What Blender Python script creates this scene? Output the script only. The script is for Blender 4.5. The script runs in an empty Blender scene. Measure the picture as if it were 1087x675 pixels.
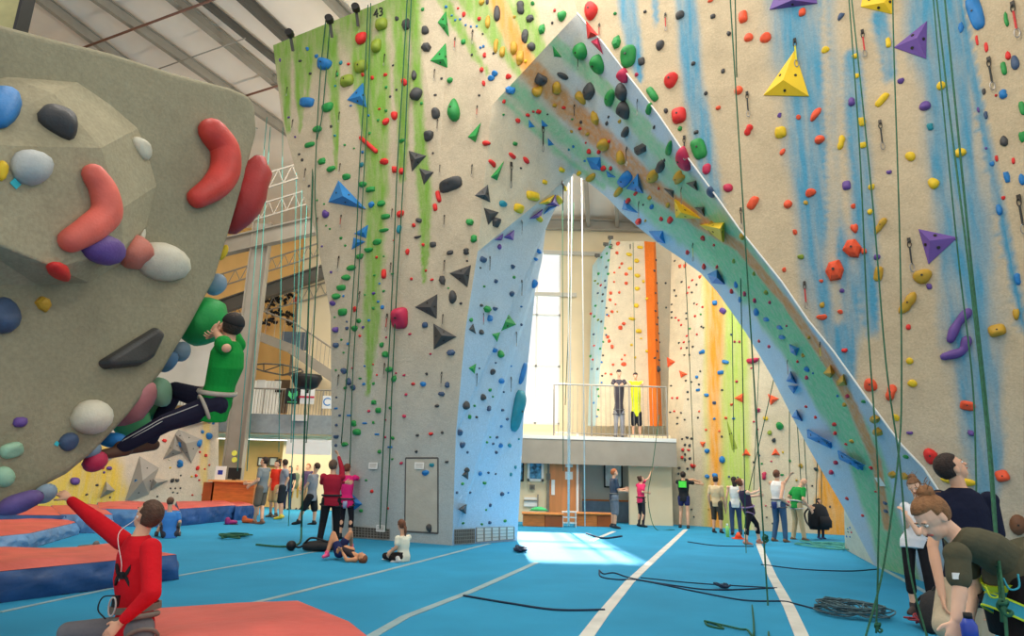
import bpy, bmesh, math, random
import numpy as np
from mathutils import Vector, Matrix, Euler
from mathutils.bvhtree import BVHTree
random.seed(7); np.random.seed(7)
PI = math.pi
COL = bpy.context.scene.collection
# ---------------- camera ----------------
FPX = 700.0; CX, CY = 543.5, 337.5
PITCH = math.atan(172/FPX); ROLL = math.atan(.027)
CAM = Vector((0, 0, 1.35))
FW = Vector((0, math.cos(PITCH), math.sin(PITCH))); _U = Vector((0, -math.sin(PITCH), math.cos(PITCH))); _R = Vector((1, 0, 0))
RT = _R*math.cos(ROLL)+_U*math.sin(ROLL); UP = _U*math.cos(ROLL)-_R*math.sin(ROLL)      # the camera was held slightly tilted
cam_d = bpy.data.cameras.new('camera'); cam = bpy.data.objects.new('camera', cam_d); COL.objects.link(cam)
cam.matrix_world = Matrix.Translation(CAM) @ Matrix((RT, UP, -FW)).transposed().to_4x4()
cam_d.sensor_fit = 'HORIZONTAL'; cam_d.sensor_width = 36; cam_d.lens = 36*FPX/1087; cam_d.clip_end = 200; cam_d.clip_start = .05
bpy.context.scene.camera = cam
def ray(px, py):
    return RT*((px-CX)/FPX) + UP*((CY-py)/FPX) + FW
def P(px, py, Y):            # world point seen at a photo position, at distance Y in front
    d = ray(px, py); return CAM + d*(Y/d.y)
def F(px, py, z=0.0):        # world point on the horizontal plane z
    d = ray(px, py); return CAM + d*((z-CAM.z)/d.z)
def project(v):
    q = v-CAM; dep = q.dot(FW); return (CX+FPX*q.dot(RT)/dep, CY-FPX*q.dot(UP)/dep, dep)
def on_plane(px, py, p0, n):
    d = ray(px, py); return CAM + d*((p0-CAM).dot(n)/d.dot(n))
# ---------------- materials ----------------
def s2l(c):
    return tuple((x/12.92 if x <= .04045 else ((x+.055)/1.055)**2.4) for x in [v/255 for v in c])
MATS = {}
def mat(name, rgb, rough=.6, var=.12, scale=6.0, bump=.0, bscale=40.0, metal=0.0, spec=.4, emit=0, alpha=1.0, stretch=(1,1,1)):
    if name in MATS: return MATS[name]
    m = bpy.data.materials.new(name); m.use_nodes = True; nt = m.node_tree; N = nt.nodes; L = nt.links
    b = N['Principled BSDF']; c = s2l(rgb)
    tc = N.new('ShaderNodeTexCoord'); mp = N.new('ShaderNodeMapping'); mp.inputs['Scale'].default_value = stretch
    L.new(tc.outputs['Object'], mp.inputs['Vector'])
    nz = N.new('ShaderNodeTexNoise'); nz.inputs['Scale'].default_value = scale; nz.inputs['Detail'].default_value = 4
    L.new(mp.outputs[0], nz.inputs['Vector'])
    cr = N.new('ShaderNodeValToRGB'); e = cr.color_ramp.elements
    e[0].position = .3; e[1].position = .7
    e[0].color = tuple(x*(1-var) for x in c)+(1,); e[1].color = tuple(min(1, x*(1+var)) for x in c)+(1,)
    L.new(nz.outputs['Fac'], cr.inputs['Fac']); L.new(cr.outputs['Color'], b.inputs['Base Color'])
    b.inputs['Roughness'].default_value = rough; b.inputs['Metallic'].default_value = metal
    b.inputs['Specular IOR Level'].default_value = spec
    if emit:
        L.new(cr.outputs['Color'], b.inputs['Emission Color']); b.inputs['Emission Strength'].default_value = emit
    if alpha < 1: b.inputs['Alpha'].default_value = alpha
    if bump:
        n2 = N.new('ShaderNodeTexNoise'); n2.inputs['Scale'].default_value = bscale; n2.inputs['Detail'].default_value = 6
        L.new(tc.outputs['Object'], n2.inputs['Vector'])
        bp = N.new('ShaderNodeBump'); bp.inputs['Strength'].default_value = bump; bp.inputs['Distance'].default_value = .02
        L.new(n2.outputs['Fac'], bp.inputs['Height']); L.new(bp.outputs[0], b.inputs['Normal'])
    MATS[name] = m; return m
# ---------------- objects ----------------
def tag(o, label=None, cat=None, group=None, kind=None):
    if label: o['label'] = label
    if cat: o['category'] = cat
    if group: o['group'] = group
    if kind: o['kind'] = kind
    return o
def link(name, me, m=None, parent=None, smooth=False):
    o = bpy.data.objects.new(name, me); COL.objects.link(o)
    if m: me.materials.append(m)
    if smooth:
        for p in me.polygons: p.use_smooth = True
    if parent:
        o.parent = parent
        o.matrix_parent_inverse = parent.matrix_basis.inverted()
    return o
def mesh_of(name, vs, fs, m=None, parent=None, smooth=False, fix=True):
    me = bpy.data.meshes.new(name); me.from_pydata([tuple(v) for v in vs], [], fs); me.update()
    if fix:
        bm = bmesh.new(); bm.from_mesh(me); bmesh.ops.recalc_face_normals(bm, faces=bm.faces); bm.to_mesh(me); bm.free()
    return link(name, me, m, parent, smooth)
def empty(name, loc=(0,0,0), rz=0, **k):
    o = bpy.data.objects.new(name, None); COL.objects.link(o); o.location = loc; o.rotation_euler = (0,0,rz); o.empty_display_size = .1
    return tag(o, **k)
def recenter(o):
    """move a mesh object's origin to its bounding centre"""
    me = o.data; n = len(me.vertices); a = np.empty(n*3); me.vertices.foreach_get('co', a); a = a.reshape(-1,3)
    c = (a.min(0)+a.max(0))/2; a -= c; me.vertices.foreach_set('co', a.ravel()); me.update()
    o.location = Vector(c); return o
class MB:
    def __init__(s): s.v = []; s.f = []
    def add(s, vs, fs):
        k = len(s.v); s.v += [Vector(v) for v in vs]; s.f += [tuple(i+k for i in f) for f in fs]; return s
    def box(s, c, size, rz=0, M=None):
        hx, hy, hz = [x/2 for x in size]; R = M or Matrix.Rotation(rz, 3, 'Z'); c = Vector(c)
        vs = [c+R@Vector((x*hx, y*hy, z*hz)) for x in (-1,1) for y in (-1,1) for z in (-1,1)]
        return s.add(vs, [(0,1,3,2),(4,6,7,5),(0,4,5,1),(2,3,7,6),(0,2,6,4),(1,5,7,3)])
    def beam(s, a, b, w, h, up=Vector((0,0,1))):
        a = Vector(a); b = Vector(b); d = (b-a).normalized(); x = d.cross(up)
        if x.length < 1e-3: x = d.cross(Vector((0,1,0)))
        x.normalize(); z = x.cross(d)
        vs = [p+x*(i*w/2)+z*(j*h/2) for p in (a,b) for i,j in ((-1,-1),(1,-1),(1,1),(-1,1))]
        return s.add(vs, [(3,2,1,0),(4,5,6,7),(0,1,5,4),(1,2,6,5),(2,3,7,6),(3,0,4,7)])
    def tube(s, pts, r, n=8, cap=True):
        pts = [Vector(p) for p in pts]; rr = r if isinstance(r, (list, tuple)) else [r]*len(pts)
        rings = []; prev = None
        for i, p in enumerate(pts):
            t = (pts[min(i+1, len(pts)-1)]-pts[max(i-1, 0)])
            if t.length < 1e-9: t = Vector((0,0,1))
            t.normalize()
            if prev is None:
                x = t.cross(Vector((0,0,1)))
                if x.length < .05: x = t.cross(Vector((0,1,0)))
            else: x = prev - t*prev.dot(t)
            x.normalize(); prev = x; y = t.cross(x)
            rings.append([p+(x*math.cos(2*PI*k/n)+y*math.sin(2*PI*k/n))*rr[i] for k in range(n)])
        vs = [v for r_ in rings for v in r_]; fs = []
        for i in range(len(rings)-1):
            for k in range(n): fs.append((i*n+k, i*n+(k+1)%n, (i+1)*n+(k+1)%n, (i+1)*n+k))
        if cap: fs += [tuple(range(n))[::-1], tuple(range((len(rings)-1)*n, len(rings)*n))]
        return s.add(vs, fs)
    def capsule(s, a, b, ra, rb, n=14):
        a = Vector(a); b = Vector(b); d = b-a
        if d.length < 1e-5: d = Vector((0,0,1e-4))
        u = d.normalized(); pts = []; rs = []
        for k in range(4): t = (k+.35)/4*PI/2; pts.append(a-u*ra*math.cos(t)); rs.append(ra*math.sin(t))
        pts.append(a); rs.append(ra); pts.append(b); rs.append(rb)
        for k in range(3,-1,-1): t = (k+.35)/4*PI/2; pts.append(b+u*rb*math.cos(t)); rs.append(rb*math.sin(t))
        return s.tube(pts, rs, n)
    def loft(s, rings, n=20):     # rings: (centre, xvec, yvec)
        k0 = []; fs = []
        for c, x, y in rings:
            for k in range(n): a = 2*PI*k/n; k0.append(Vector(c)+Vector(x)*math.cos(a)+Vector(y)*math.sin(a))
        for i in range(len(rings)-1):
            for k in range(n): fs.append((i*n+k, i*n+(k+1)%n, (i+1)*n+(k+1)%n, (i+1)*n+k))
        fs += [tuple(range(n))[::-1], tuple(range((len(rings)-1)*n, len(rings)*n))]
        return s.add(k0, fs)
    def ell(s, c, r, M=None, seg=16, rg=10):
        c = Vector(c); M = M or Matrix.Identity(3); vs = [c+M@Vector((0,0,-r[2]))]
        for i in range(1, rg):
            t = PI*i/rg
            for k in range(seg):
                a = 2*PI*k/seg; vs.append(c+M@Vector((r[0]*math.sin(t)*math.cos(a), r[1]*math.sin(t)*math.sin(a), -r[2]*math.cos(t))))
        vs.append(c+M@Vector((0,0,r[2]))); fs = []
        for k in range(seg): fs.append((0, 1+(k+1)%seg, 1+k))
        for i in range(rg-2):
            for k in range(seg): a = 1+i*seg; fs.append((a+k, a+(k+1)%seg, a+seg+(k+1)%seg, a+seg+k))
        a = 1+(rg-2)*seg
        for k in range(seg): fs.append((a+k, a+(k+1)%seg, len(vs)-1))
        return s.add(vs, fs)
    def prism(s, pts, h):       # polygon pts (3D) extruded by vector h
        n = len(pts); vs = [Vector(p) for p in pts]+[Vector(p)+Vector(h) for p in pts]
        fs = [tuple(range(n))[::-1], tuple(range(n, 2*n))]+[(i, (i+1)%n, n+(i+1)%n, n+i) for i in range(n)]
        return s.add(vs, fs)
    def build(s, name, m=None, parent=None, smooth=False, fix=True):
        return mesh_of(name, s.v, s.f, m, parent, smooth, fix)
def bevel(o, w=.02, seg=2, angle=True):
    b = o.modifiers.new('bevel', 'BEVEL'); b.width = w; b.segments = seg
    if angle: b.limit_method = 'ANGLE'
    return o
def curve_pts(pts, n=8):      # Catmull-Rom
    pts = [Vector(p) for p in pts]
    if len(pts) < 3: return pts
    q = [pts[0]*2-pts[1]]+pts+[pts[-1]*2-pts[-2]]; out = []
    for i in range(1, len(q)-2):
        p0,p1,p2,p3 = q[i-1:i+3]
        for k in range(n):
            t = k/n; out.append(.5*((2*p1)+(p2-p0)*t+(2*p0-5*p1+4*p2-p3)*t*t+(3*p1-p0-3*p2+p3)*t**3))
    out.append(pts[-1]); return out
def text_obj(body, size, m, parent=None, name='lettering', depth=.004):
    c = bpy.data.curves.new(name, 'FONT'); c.body = body; c.size = size; c.extrude = depth; c.align_x = 'CENTER'; c.align_y = 'CENTER'
    t = bpy.data.objects.new(name, c); COL.objects.link(t)
    dg = bpy.context.evaluated_depsgraph_get(); me = bpy.data.meshes.new_from_object(t.evaluated_get(dg)); me.name = name
    bpy.data.objects.remove(t); me.materials.clear()
    return link(name, me, m, parent)
# ---------------- the building ----------------
def roofz(y): return 14.9 - (y-15)*.19
M_floor = mat('blue_carpet', (46,142,184), .85, .09, .9, .15, 220, spec=.15)
M_seam = mat('seam_tape_grey', (205,205,198), .7, .12, 3, .1, 60)
M_roof = mat('roof_insulation', (232,216,198), .8, .05, .8, .15, 2)
M_steel = mat('painted_steel', (150,142,128), .5, .08, 2)
M_steeld = mat('dark_steel', (92,88,80), .5, .08, 2)
M_cream = mat('cream_wall', (226,208,172), .8, .04, 1.5)
M_greywall = mat('grey_panel_wall', (196,190,176), .8, .04, 1.5)
M_tan = mat('tan_wall', (232,190,122), .8, .05, 1.5)
M_white = mat('white_paint', (235,235,230), .6, .03, 2)
M_wood = mat('orange_wood', (205,118,52), .45, .18, 3, stretch=(1,1,6))
M_black = mat('black_plastic', (22,22,24), .5, .1, 5)
def struct(o): o['kind'] = 'structure'; return o
fl = MB().box((-2, 14, -.1), (44, 42, .2)).build('floor', M_floor); struct(fl)
ti = 0
def trim(o):
    global ti
    ti += 1; o.name = 'trim_%d' % ti; return struct(o)
M_seamg = mat('seam_tape_worn', (140,166,172), .8, .14, 3, .1, 60)
def seam(pts, w, m=None):
    ps = [F(*p) for p in pts]; mb = MB(); vs = []; fs = []
    for i, p in enumerate(ps):
        d = (ps[min(i+1, len(ps)-1)]-ps[max(i-1,0)]).normalized(); x = Vector((-d.y, d.x, 0))*w/2
        vs += [p+x, p-x, p-x+Vector((0,0,.006)), p+x+Vector((0,0,.006))]
    for i in range(len(ps)-1):
        a = i*4; b = a+4
        fs += [(a, a+1, b+1, b), (a+1, a+2, b+2, b+1), (a+2, a+3, b+3, b+2), (a+3, a, b, b+3)]
    fs += [(3,2,1,0), (len(vs)-4, len(vs)-3, len(vs)-2, len(vs)-1)]
    trim(mesh_of('trim', vs, fs, m or M_seam))
seam([(612,690),(640,652),(668,618),(728,562)], .13)
seam([(380,684),(430,655),(500,628),(570,597)], .1, M_seamg)
seam([(628,574),(652,564)], .12)
seam([(862,700),(838,645),(820,612),(805,577)], .13)
seam([(0,650),(150,618),(300,592),(350,583)], .06, M_seamg)
seam([(270,640),(400,608),(520,577)], .08, M_seamg)
seam([(930,600),(985,630),(1010,648)], .08, M_seamg)
# roof slab (stepped slope) with gentle sheet ribs
vs = []; ys = [1, 30]
mb = MB(); x0, x1 = -22, 14
mb.add([(x0,2.5,roofz(2.5)),(x1,2.5,roofz(2.5)),(x1,28.6,roofz(28.6)),(x0,28.6,roofz(28.6)),
        (x0,2.5,roofz(2.5)+.2),(x1,2.5,roofz(2.5)+.2),(x1,28.6,roofz(28.6)+.2),(x0,28.6,roofz(28.6)+.2)],
       [(0,1,2,3),(7,6,5,4),(0,4,5,1),(1,5,6,2),(2,6,7,3),(3,7,4,0)])
struct(mb.build('ceiling', M_roof))
# rafters / purlins seen in the photograph, laid on the underside of the roof
RN = Vector((0, .19, 1)).normalized(); RP = Vector((0, 15, 14.9))
def roofpt(px, py, drop=.0): return on_plane(px, py, RP-Vector((0,0,drop)), RN)
def ibeam(a, b, h, w, m, name, label, cat='roof beam', group=None, parent=None):
    mb = MB(); u = Vector((0,0,1))
    mb.beam(a, b, .02, h); o = u*(h/2)
    mb.beam(Vector(a)+o, Vector(b)+o, w, .03); mb.beam(Vector(a)-o, Vector(b)-o, w, .03)
    o = mb.build(name, m); recenter(o); tag(o, label, cat, group); return o
k = 0
for (a, b, h, w, m) in [((64,14),(140,72),.32,.16,M_steel), ((60,-33),(262,109),.32,.16,M_steel),
                   ((150,-30),(305,97),.3,.2,M_steel), ((178,-30),(318,84),.22,.1,M_steeld), ((228,-30),(330,64),.32,.16,M_steeld), ((322,-30),(372,22),.32,.16,M_steel)]:
    A = roofpt(*a, .25); B = roofpt(*b, .25); d = (B-A); A = A-d*.6; B = B+d*.5
    lab = ['leftmost grey steel purlin under the pale roof, above the boulder', 'long grey steel purlin crossing the roof above the red banana holds',
           'wide grey steel purlin left of the tower top', 'thin dark steel purlin running beside a wider grey one', 'dark steel purlin meeting the top left corner of the tower', 'grey steel purlin disappearing behind the top of the tower'][k]
    ibeam(A, B, h, w, m, 'roof_purlin', lab); k += 1
def rod(a, b, r, label, dr=.5, name='roof_rod', m=None):
    A = roofpt(*a, dr); B = roofpt(*b, dr); d = B-A
    o = MB().tube([A-d*.3, B+d*.3], r, 8).build(name, m or M_rust, None, True); recenter(o); tag(o, label, 'pipe')
    return o
M_rust = mat('red_brown_pipe', (120,82,66), .5, .15, 4)
rod((90,50),(225,0), .035, 'long red brown sprinkler pipe under the roof above the boulder')
rod((260,102),(292,92), .035, 'short red brown pipe stub beside the tower top')
rod((163,75),(237,49), .02, 'thin grey brace rod crossing two purlins', m=M_steel)
rod((120,98),(240,128), .02, 'thin grey brace rod low behind the boulder top', m=M_steel)
# truss lattices below the roof, left of the tower
def roofY(px, py, Y): return P(px, py, Y)
# big frame: column with a knee beam
colb = F(248, 546); cy = 23.4
A = P(250, 505, cy); 
cb = MB()
def tri_col(px_top, top_z, Y, wx0, wx1, name, label, m):
    base = P(px_top, 520, Y); x = base.x
    mb = MB()
    mb.box((x, Y, top_z/2), (wx0, .02, top_z)); 
    return mb
cx = P(262, 380, cy).x
mb = MB(); mb.box((cx, cy, 5.25), (.62, .05, 10.5)); mb.box((cx-.32, cy, 5.25), (.04, .3, 10.5)); mb.box((cx+.32, cy, 5.25), (.04, .3, 10.5))
o = mb.build('steel_column', M_steel); tag(o, 'tall grey steel column behind the green shirted climber', 'column')
zt = 9.05
mb = MB(); bA = Vector((cx-4.5, cy+.2, 7.9)); bB = Vector((cx+4.2, cy-.6, 9.6))
def hbeam(a, b, h, w): 
    u = Vector((0,0,h/2)); mb.beam(a, b, .04, h); mb.beam(Vector(a)+u, Vector(b)+u, w, .05); mb.beam(Vector(a)-u, Vector(b)-u, w, .05)
bA = P(238, 262, cy+.1); bB = P(345, 237, cy-.6); d = bB-bA; hbeam(bA-d*.35, bB+d*.4, .62, .3)
o = mb.build('steel_girder', M_steel); tag(o, 'deep grey steel girder joining the column to the tower', 'girder')
# second girder further back
mb = MB(); bA = P(275, 312, 26); bB = P(345, 288, 26); d = bB-bA; hbeam(bA-d*1.2, bB+d*1.0, .55, .3)
o = mb.build('steel_girder', M_steeld); tag(o, 'far dark steel girder above the balcony wall', 'girder')
# lattice joists
def joist(a, b, drop, n, label):
    A, B = a, b; mb = MB(); mb.beam(A, B, .05, .05); dn = Vector((0,0,-drop)); mb.beam(A+dn, B+dn, .05, .05)
    for i in range(n):
        p = A.lerp(B, i/n); q = A.lerp(B, (i+1)/n); mid = A.lerp(B, (i+.5)/n)+dn
        mb.tube([p, mid], .018, 5); mb.tube([mid, q], .018, 5)
    o = mb.build('lattice_joist', M_steel); recenter(o); tag(o, label, 'roof joist')
for i, (a, b, Y) in enumerate([((215,205),(345,165),20.5),((225,232),(345,196),21.6),((232,292),(345,256),26.5),((235,330),(345,300),27)]):
    A = P(*a, Y); B = P(*b, Y); d = B-A
    joist(A-d*.3, B+d*.3, .55, 14, ['highest grey lattice joist between boulder and tower','lattice joist just above the deep girder','lattice joist just below the deep girder','lowest and farthest lattice joist left of the tower'][i])
# ---------------- far walls ----------------
YL = F(640,556).y; YB = 27.2
def wallbox(name, xa, xb, y, za, zb, m, th=.15):
    return struct(MB().box(((xa+xb)/2, y+th/2, (za+zb)/2), (xb-xa, th, zb-za)).build(name, m))
# upper back wall with tall window openings
wx = [(0.25, 1.75)]
wz0, wz1 = 3.6, 11.1
zb = roofz(YB)
wallbox('wall_back', 2.05, 14, YB, 0, zb, M_cream)
o = MB().box((-4.6, YB+.075, zb/2), (9.0, .15, zb)).build('wall_back_left', M_cream); struct(o)
struct(MB().box((.95, YB+.075, (zb+wz1)/2), (2.2, .15, zb-wz1)).build('wall_back_top', M_cream))
struct(MB().box((.95, YB+.075, wz0/2), (2.2, .15, wz0)).build('wall_back_sill', M_cream))
# window: frame with frosted panes
M_glass = bpy.data.materials.new('window_glass'); M_glass.use_nodes = True
b = M_glass.node_tree.nodes['Principled BSDF']; b.inputs['Base Color'].default_value = (.95,.97,1,1); b.inputs['Roughness'].default_value = .05
b.inputs['Alpha'].default_value = .12
M_frame = mat('window_frame_white', (225,222,214), .5, .03, 2)
win = empty('window_1', (.95, YB, wz0)); struct(win)
mb = MB()
for z in (wz0+.03, wz0+2.4, wz0+4.6, wz1-.03): mb.box((.95, YB+.03, z), (2.2, .1, .09))
for x in (-.12, 1.05, 2.02): mb.box((x, YB+.03, (wz0+wz1)/2), (.07, .1, wz1-wz0))
f = mb.build('window_frame', M_frame, win)
f2 = MB().box((.95, YB+.05, (wz0+wz1)/2), (2.18, .012, wz1-wz0)).build('pane', M_glass, win)
struct(f); struct(f2)
# horizontal girts on the upper wall
for i, (y, xa, xb) in enumerate([(268,577,690),(312,567,612)]):
    A = P(xa, y, YB-.12); B = P(xb, y, YB-.12); B.z = A.z
    o = MB().beam(A, B, .12, .16).build('wall_girt', M_greywall); recenter(o); tag(o, ['upper horizontal girt across the far window wall','lower horizontal girt across the far window wall'][i], 'wall girt')
o = MB(); mb = o; hb = P(590,238, YB-.3); hb2 = P(700,243,YB-.3); hb2.z = hb.z; hbeam(hb-Vector((3,0,0)), hb2+Vector((2,0,0)), .42, .25)
o = mb.build('steel_girder', M_steel); tag(o, 'pale girder high on the far wall seen through the arch', 'girder')
for i, (a, b) in enumerate([((607,186),(626,240)),((640,190),(657,240)),((672,205),(678,240))]):
    A = P(*b, YB-.4); A.z = hb.z+.2; t = P(*a, 20); t.z = roofz(20)-.35
    A2 = Vector((A.x, YB, roofz(YB)-.35)); t = Vector((P(*a,20).x, 18, roofz(18)-.35))
    ibeam(A2, t, .3, .16, M_steel, 'roof_purlin', ['left grey purlin seen through the arch peak','middle grey purlin seen through the arch peak','right grey purlin seen through the arch peak'][i])
# lower wall under the balcony, through the arch
xL0 = P(545, 500, YL).x; xL1 = P(611.5, 500, YL).x; 
o = wallbox('wall_lobby', xL0-1.5, xL1, YL, 0, 3.0, M_cream)
wallbox('wall_lobby_recess', xL1-.3, P(667,500,YL+1.2).x, YL+1.2, 0, 3.0, M_greywall)
wallbox('wall_lobby_right', P(667,500,YL).x, P(712,500,YL).x, YL-.1, 0, 3.0, M_cream)
struct(MB().box((xL1+.04, YL+.6, 1.5), (.08, 1.4, 3)).build('wall_lobby_return', M_white))
# wainscot in the recess (blue grey) with orange rail
za = P(640, 549, YL+1.15).z; zc = P(640, 532, YL+1.15).z
trim(MB().box(((xL1+P(667,500,YL+1).x)/2, YL+1.17, zc/2), (2.2, .04, zc)).build('t', mat('blue_wainscot', (118,140,160), .7)))
trim(MB().box(((xL1+P(667,500,YL+1).x)/2, YL+1.15, zc+.03), (2.2, .05, .05)).build('t', M_wood))
# balcony slab
bz = P(600, 466, YL-.3).z; bx0 = P(540,460,YL).x-2; bx1 = P(714,460,YL).x
slab = MB(); slab.box(((bx0+bx1)/2, (YL-.5+YB)/2, bz+.04), (bx1-bx0, YB-YL+.5, .12))
b_ = slab.build('balcony_floor', M_frame); 
bal = empty('balcony', (0, YL, 0)); tag(bal, 'far balcony with grey fascia and thin railing seen through the arch', 'balcony')
b_.parent = bal; b_.matrix_parent_inverse = Matrix.Translation((0,-YL,0))
zf = P(600, 492, YL-.4).z
MB().box(((bx0+bx1)/2, YL-.42, (bz+zf)/2-.02), (bx1-bx0, .12, bz-zf)).build('fascia', M_steel, bal)
zr = P(640, 409, YL-.4).z; 
mb = MB(); r0 = P(588,440,YL-.4).x; r1 = P(708,440,YL-.4).x
mb.tube([(r0, YL-.4, zr), (r1, YL-.4, zr)], .03); mb.tube([(r0, YL-.4, bz+.2), (r1, YL-.4, bz+.2)], .015)
mb.build('handrail', M_steel, bal)
mb = MB(); n = 24
for i in range(n+1):
    x = r0+(r1-r0)*i/n; mb.tube([(x, YL-.4, bz+.1), (x, YL-.4, zr)], .03 if i % 8 == 0 else .009, 6)
mb.build('balusters', M_steel, bal)
# lobby door
d1 = P(583,488,YL-.02); d2 = P(615.5,558,YL-.02); dz = d1.z
dr = empty('door_1', ((d1.x+d2.x)/2, YL-.03, 0)); struct(dr)
w = d2.x-d1.x; xc = (d1.x+d2.x)/2
mb = MB()
mb.box((d1.x-.03, YL-.04, dz/2), (.08,.1,dz)); mb.box((d2.x+.03, YL-.04, dz/2), (.08,.1,dz)); mb.box((xc, YL-.04, dz+.04), (w+.14,.1,.08))
struct(mb.build('door_frame', mat('grey_door_frame', (130,122,108), .5), dr))
struct(MB().box((xc, YL-.03, dz/2), (w-.04, .05, dz-.02)).build('door_leaf', mat('orange_door_wood', (214,140,84), .4, .12, 2, stretch=(4,4,.5)), dr))
struct(MB().box((d1.x+.14, YL-.07, 1.15), (.12, .02, .5)).build('push_plate', M_white, dr))
mb = MB()
mb.box((xc+.15, YL-.06, 1.98), (.26, .01, .3)); mb.box((xc+.15, YL-.06, 1.55), (.26, .01, .26))
struct(mb.build('paper_notice', M_white, dr))
def picture(px0, py0, px1, py1, Y, label, frame_m, inner, name='framed_poster', fw=.05):
    a = P(px0, py0, Y); b = P(px1, py1, Y); r = empty(name, ((a.x+b.x)/2, Y, b.z)); tag(r, label, 'picture')
    w = b.x-a.x; h = a.z-b.z; c = ((a.x+b.x)/2, Y, (a.z+b.z)/2)
    mb = MB()
    for s in (-1, 1):
        mb.box((c[0]+s*(w/2-fw/2), Y, c[2]), (fw, .05, h)); mb.box((c[0], Y, c[2]+s*(h/2-fw/2)), (w, .05, fw))
    mb.build('frame', frame_m, r); MB().box((c[0], Y+.01, c[2]), (w-fw, .02, h-fw)).build('print', inner, r)
    return r
M_print_b = mat('print_teal', (70,135,170), .5, .9, 7); M_print_w = mat('print_pale', (225,230,224), .5, .3, 3)
picture(560,489,577,511,YL-.04, 'teal poster in a white frame left of the lobby door', M_white, M_print_b, fw=.08)
picture(549,489,556,511,YL-.04, 'narrow dark framed picture beside the blue pillar', M_black, M_print_b)
picture(641,489,661,518,YL+1.1, 'black framed pale map in the wall recess', M_black, M_print_w)
o = MB().box(P(582,506,YL-.05), (.14,.08,.22)).build('wall_phone', mat('grey_device',(120,118,110))); tag(o, 'small grey box on the wall beside the door', 'wall box')
r = empty('hand_sanitizer', P(565,517,YL-.05)); tag(r, 'small grey dispenser plate under the teal poster', 'wall box'); c = P(565,517,YL-.04)
MB().box(c, (.18,.06,.16)).build('plate', MATS['grey_device'], r); MB().box(c+Vector((0,-.035,0)), (.1,.02,.08)).build('slot', M_steeld, r)
r = empty('coat_rack', P(564,531,YL)); tag(r, 'low metal handle rail on the wall above the left wooden bench', 'rail')
c = P(564,531,YL-.06)
MB().tube([c+Vector((-.25,0,0)), c+Vector((.25,0,0))], .025).build('rail_bar', M_steel, r)
MB().box(c+Vector((.22,.0,-.05)), (.05,.05,.5)).build('bracket', M_steel, r); MB().box(c+Vector((-.02,.03,-.05)),(.45,.03,.3)).build('back_board', M_white, r)
# wooden bench boxes
for (xa, xb, lab) in [(554,596,'left orange wooden bench box below the teal poster'), (612,649,'right orange wooden bench box behind the man in grey')]:
    A = F(xa+1, 558.5); B = F(xb, 558.5); Y = A.y+.0
    r = empty('wooden_bench', ((A.x+B.x)/2, Y, 0)); tag(r, lab, 'bench', 'wooden bench boxes')
    h = P(xa, 545, Y).z; xm = A.x*.45+B.x*.55
    bevel(MB().box(((A.x+xm)/2, Y+.35, h/2-.02), (xm-A.x-.01, .7, h-.04)).build('box', M_wood, r), .01)
    bevel(MB().box(((xm+B.x)/2, Y+.35, h/2-.02), (B.x-xm-.01, .7, h-.04)).build('box', mat('dark_orange_wood', (172,88,38), .45, .15, 3), r), .01)
    bevel(MB().box(((A.x+B.x)/2, Y+.35, h), (B.x-A.x+.06, .78, .05)).build('lid', mat('bench_lid_wood', (222,140,70), .4), r), .01)
c = F(604, 559); r = empty('white_steps', c); tag(r, 'small white step unit on the floor in front of the door', 'step')
for i in range(3): MB().box((c.x, c.y, .12+.16*i), (.44, .3, .035)).build('tread', M_white, r)
MB().box((c.x-.2, c.y, .2), (.03,.28,.4)).build('side', M_white, r); MB().box((c.x+.2, c.y, .2), (.03,.28,.4)).build('side', M_white, r)
c = F(572, 557) ; c.z = .42
vs = MB(); vs.loft([(c+Vector((0,.2,0)), Vector((.3,0,0)), Vector((0,.15,0))), (c+Vector((0,.2,.06)), Vector((.24,0,0)), Vector((0,.12,0))), (c+Vector((0,.2,.12)), Vector((.1,0,0)), Vector((0,.06,0)))])
o = vs.build('green_cloth', mat('green_cloth', (70,190,120), .8), None, True); tag(o, 'crumpled green cloth on the left wooden bench', 'cloth')
# ---------------- left back: mezzanine, lobby ----------------
YM = 24.2; YW = 28.6
def X(px, Y, py=450): return P(px, py, Y).x
wallbox('wall_left_back', -20, X(380, YW), YW, 0, roofz(YW), M_tan)
mz = P(300, 440, YM).z; mzb = P(300, 460, YM).z
mx0, mx1 = X(150, YM), X(372, YM)
me_ = empty('mezzanine', ((mx0+mx1)/2, YM, 0)); tag(me_, 'grey mezzanine deck with metal railing left of the tower', 'mezzanine')
MB().box(((mx0+mx1)/2, (YM+YW)/2, mz-.06), (mx1-mx0, YW-YM, .12)).build('deck', M_frame, me_)
MB().box(((mx0+mx1)/2, YM-.06, (mz+mzb)/2), (mx1-mx0, .12, mz-mzb)).build('fascia', mat('grey_blue_fascia',(142,150,152),.5), me_)
zr = P(300, 413, YM).z
mb = MB(); mb.tube([(mx0, YM, zr), (mx1, YM, zr)], .03)
n = 70
for i in range(n+1):
    x = mx0+(mx1-mx0)*i/n; mb.tube([(x, YM, mz), (x, YM, zr)], .03 if i % 10 == 0 else .01, 6)
mb.build('railing', M_steel, me_)
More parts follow.
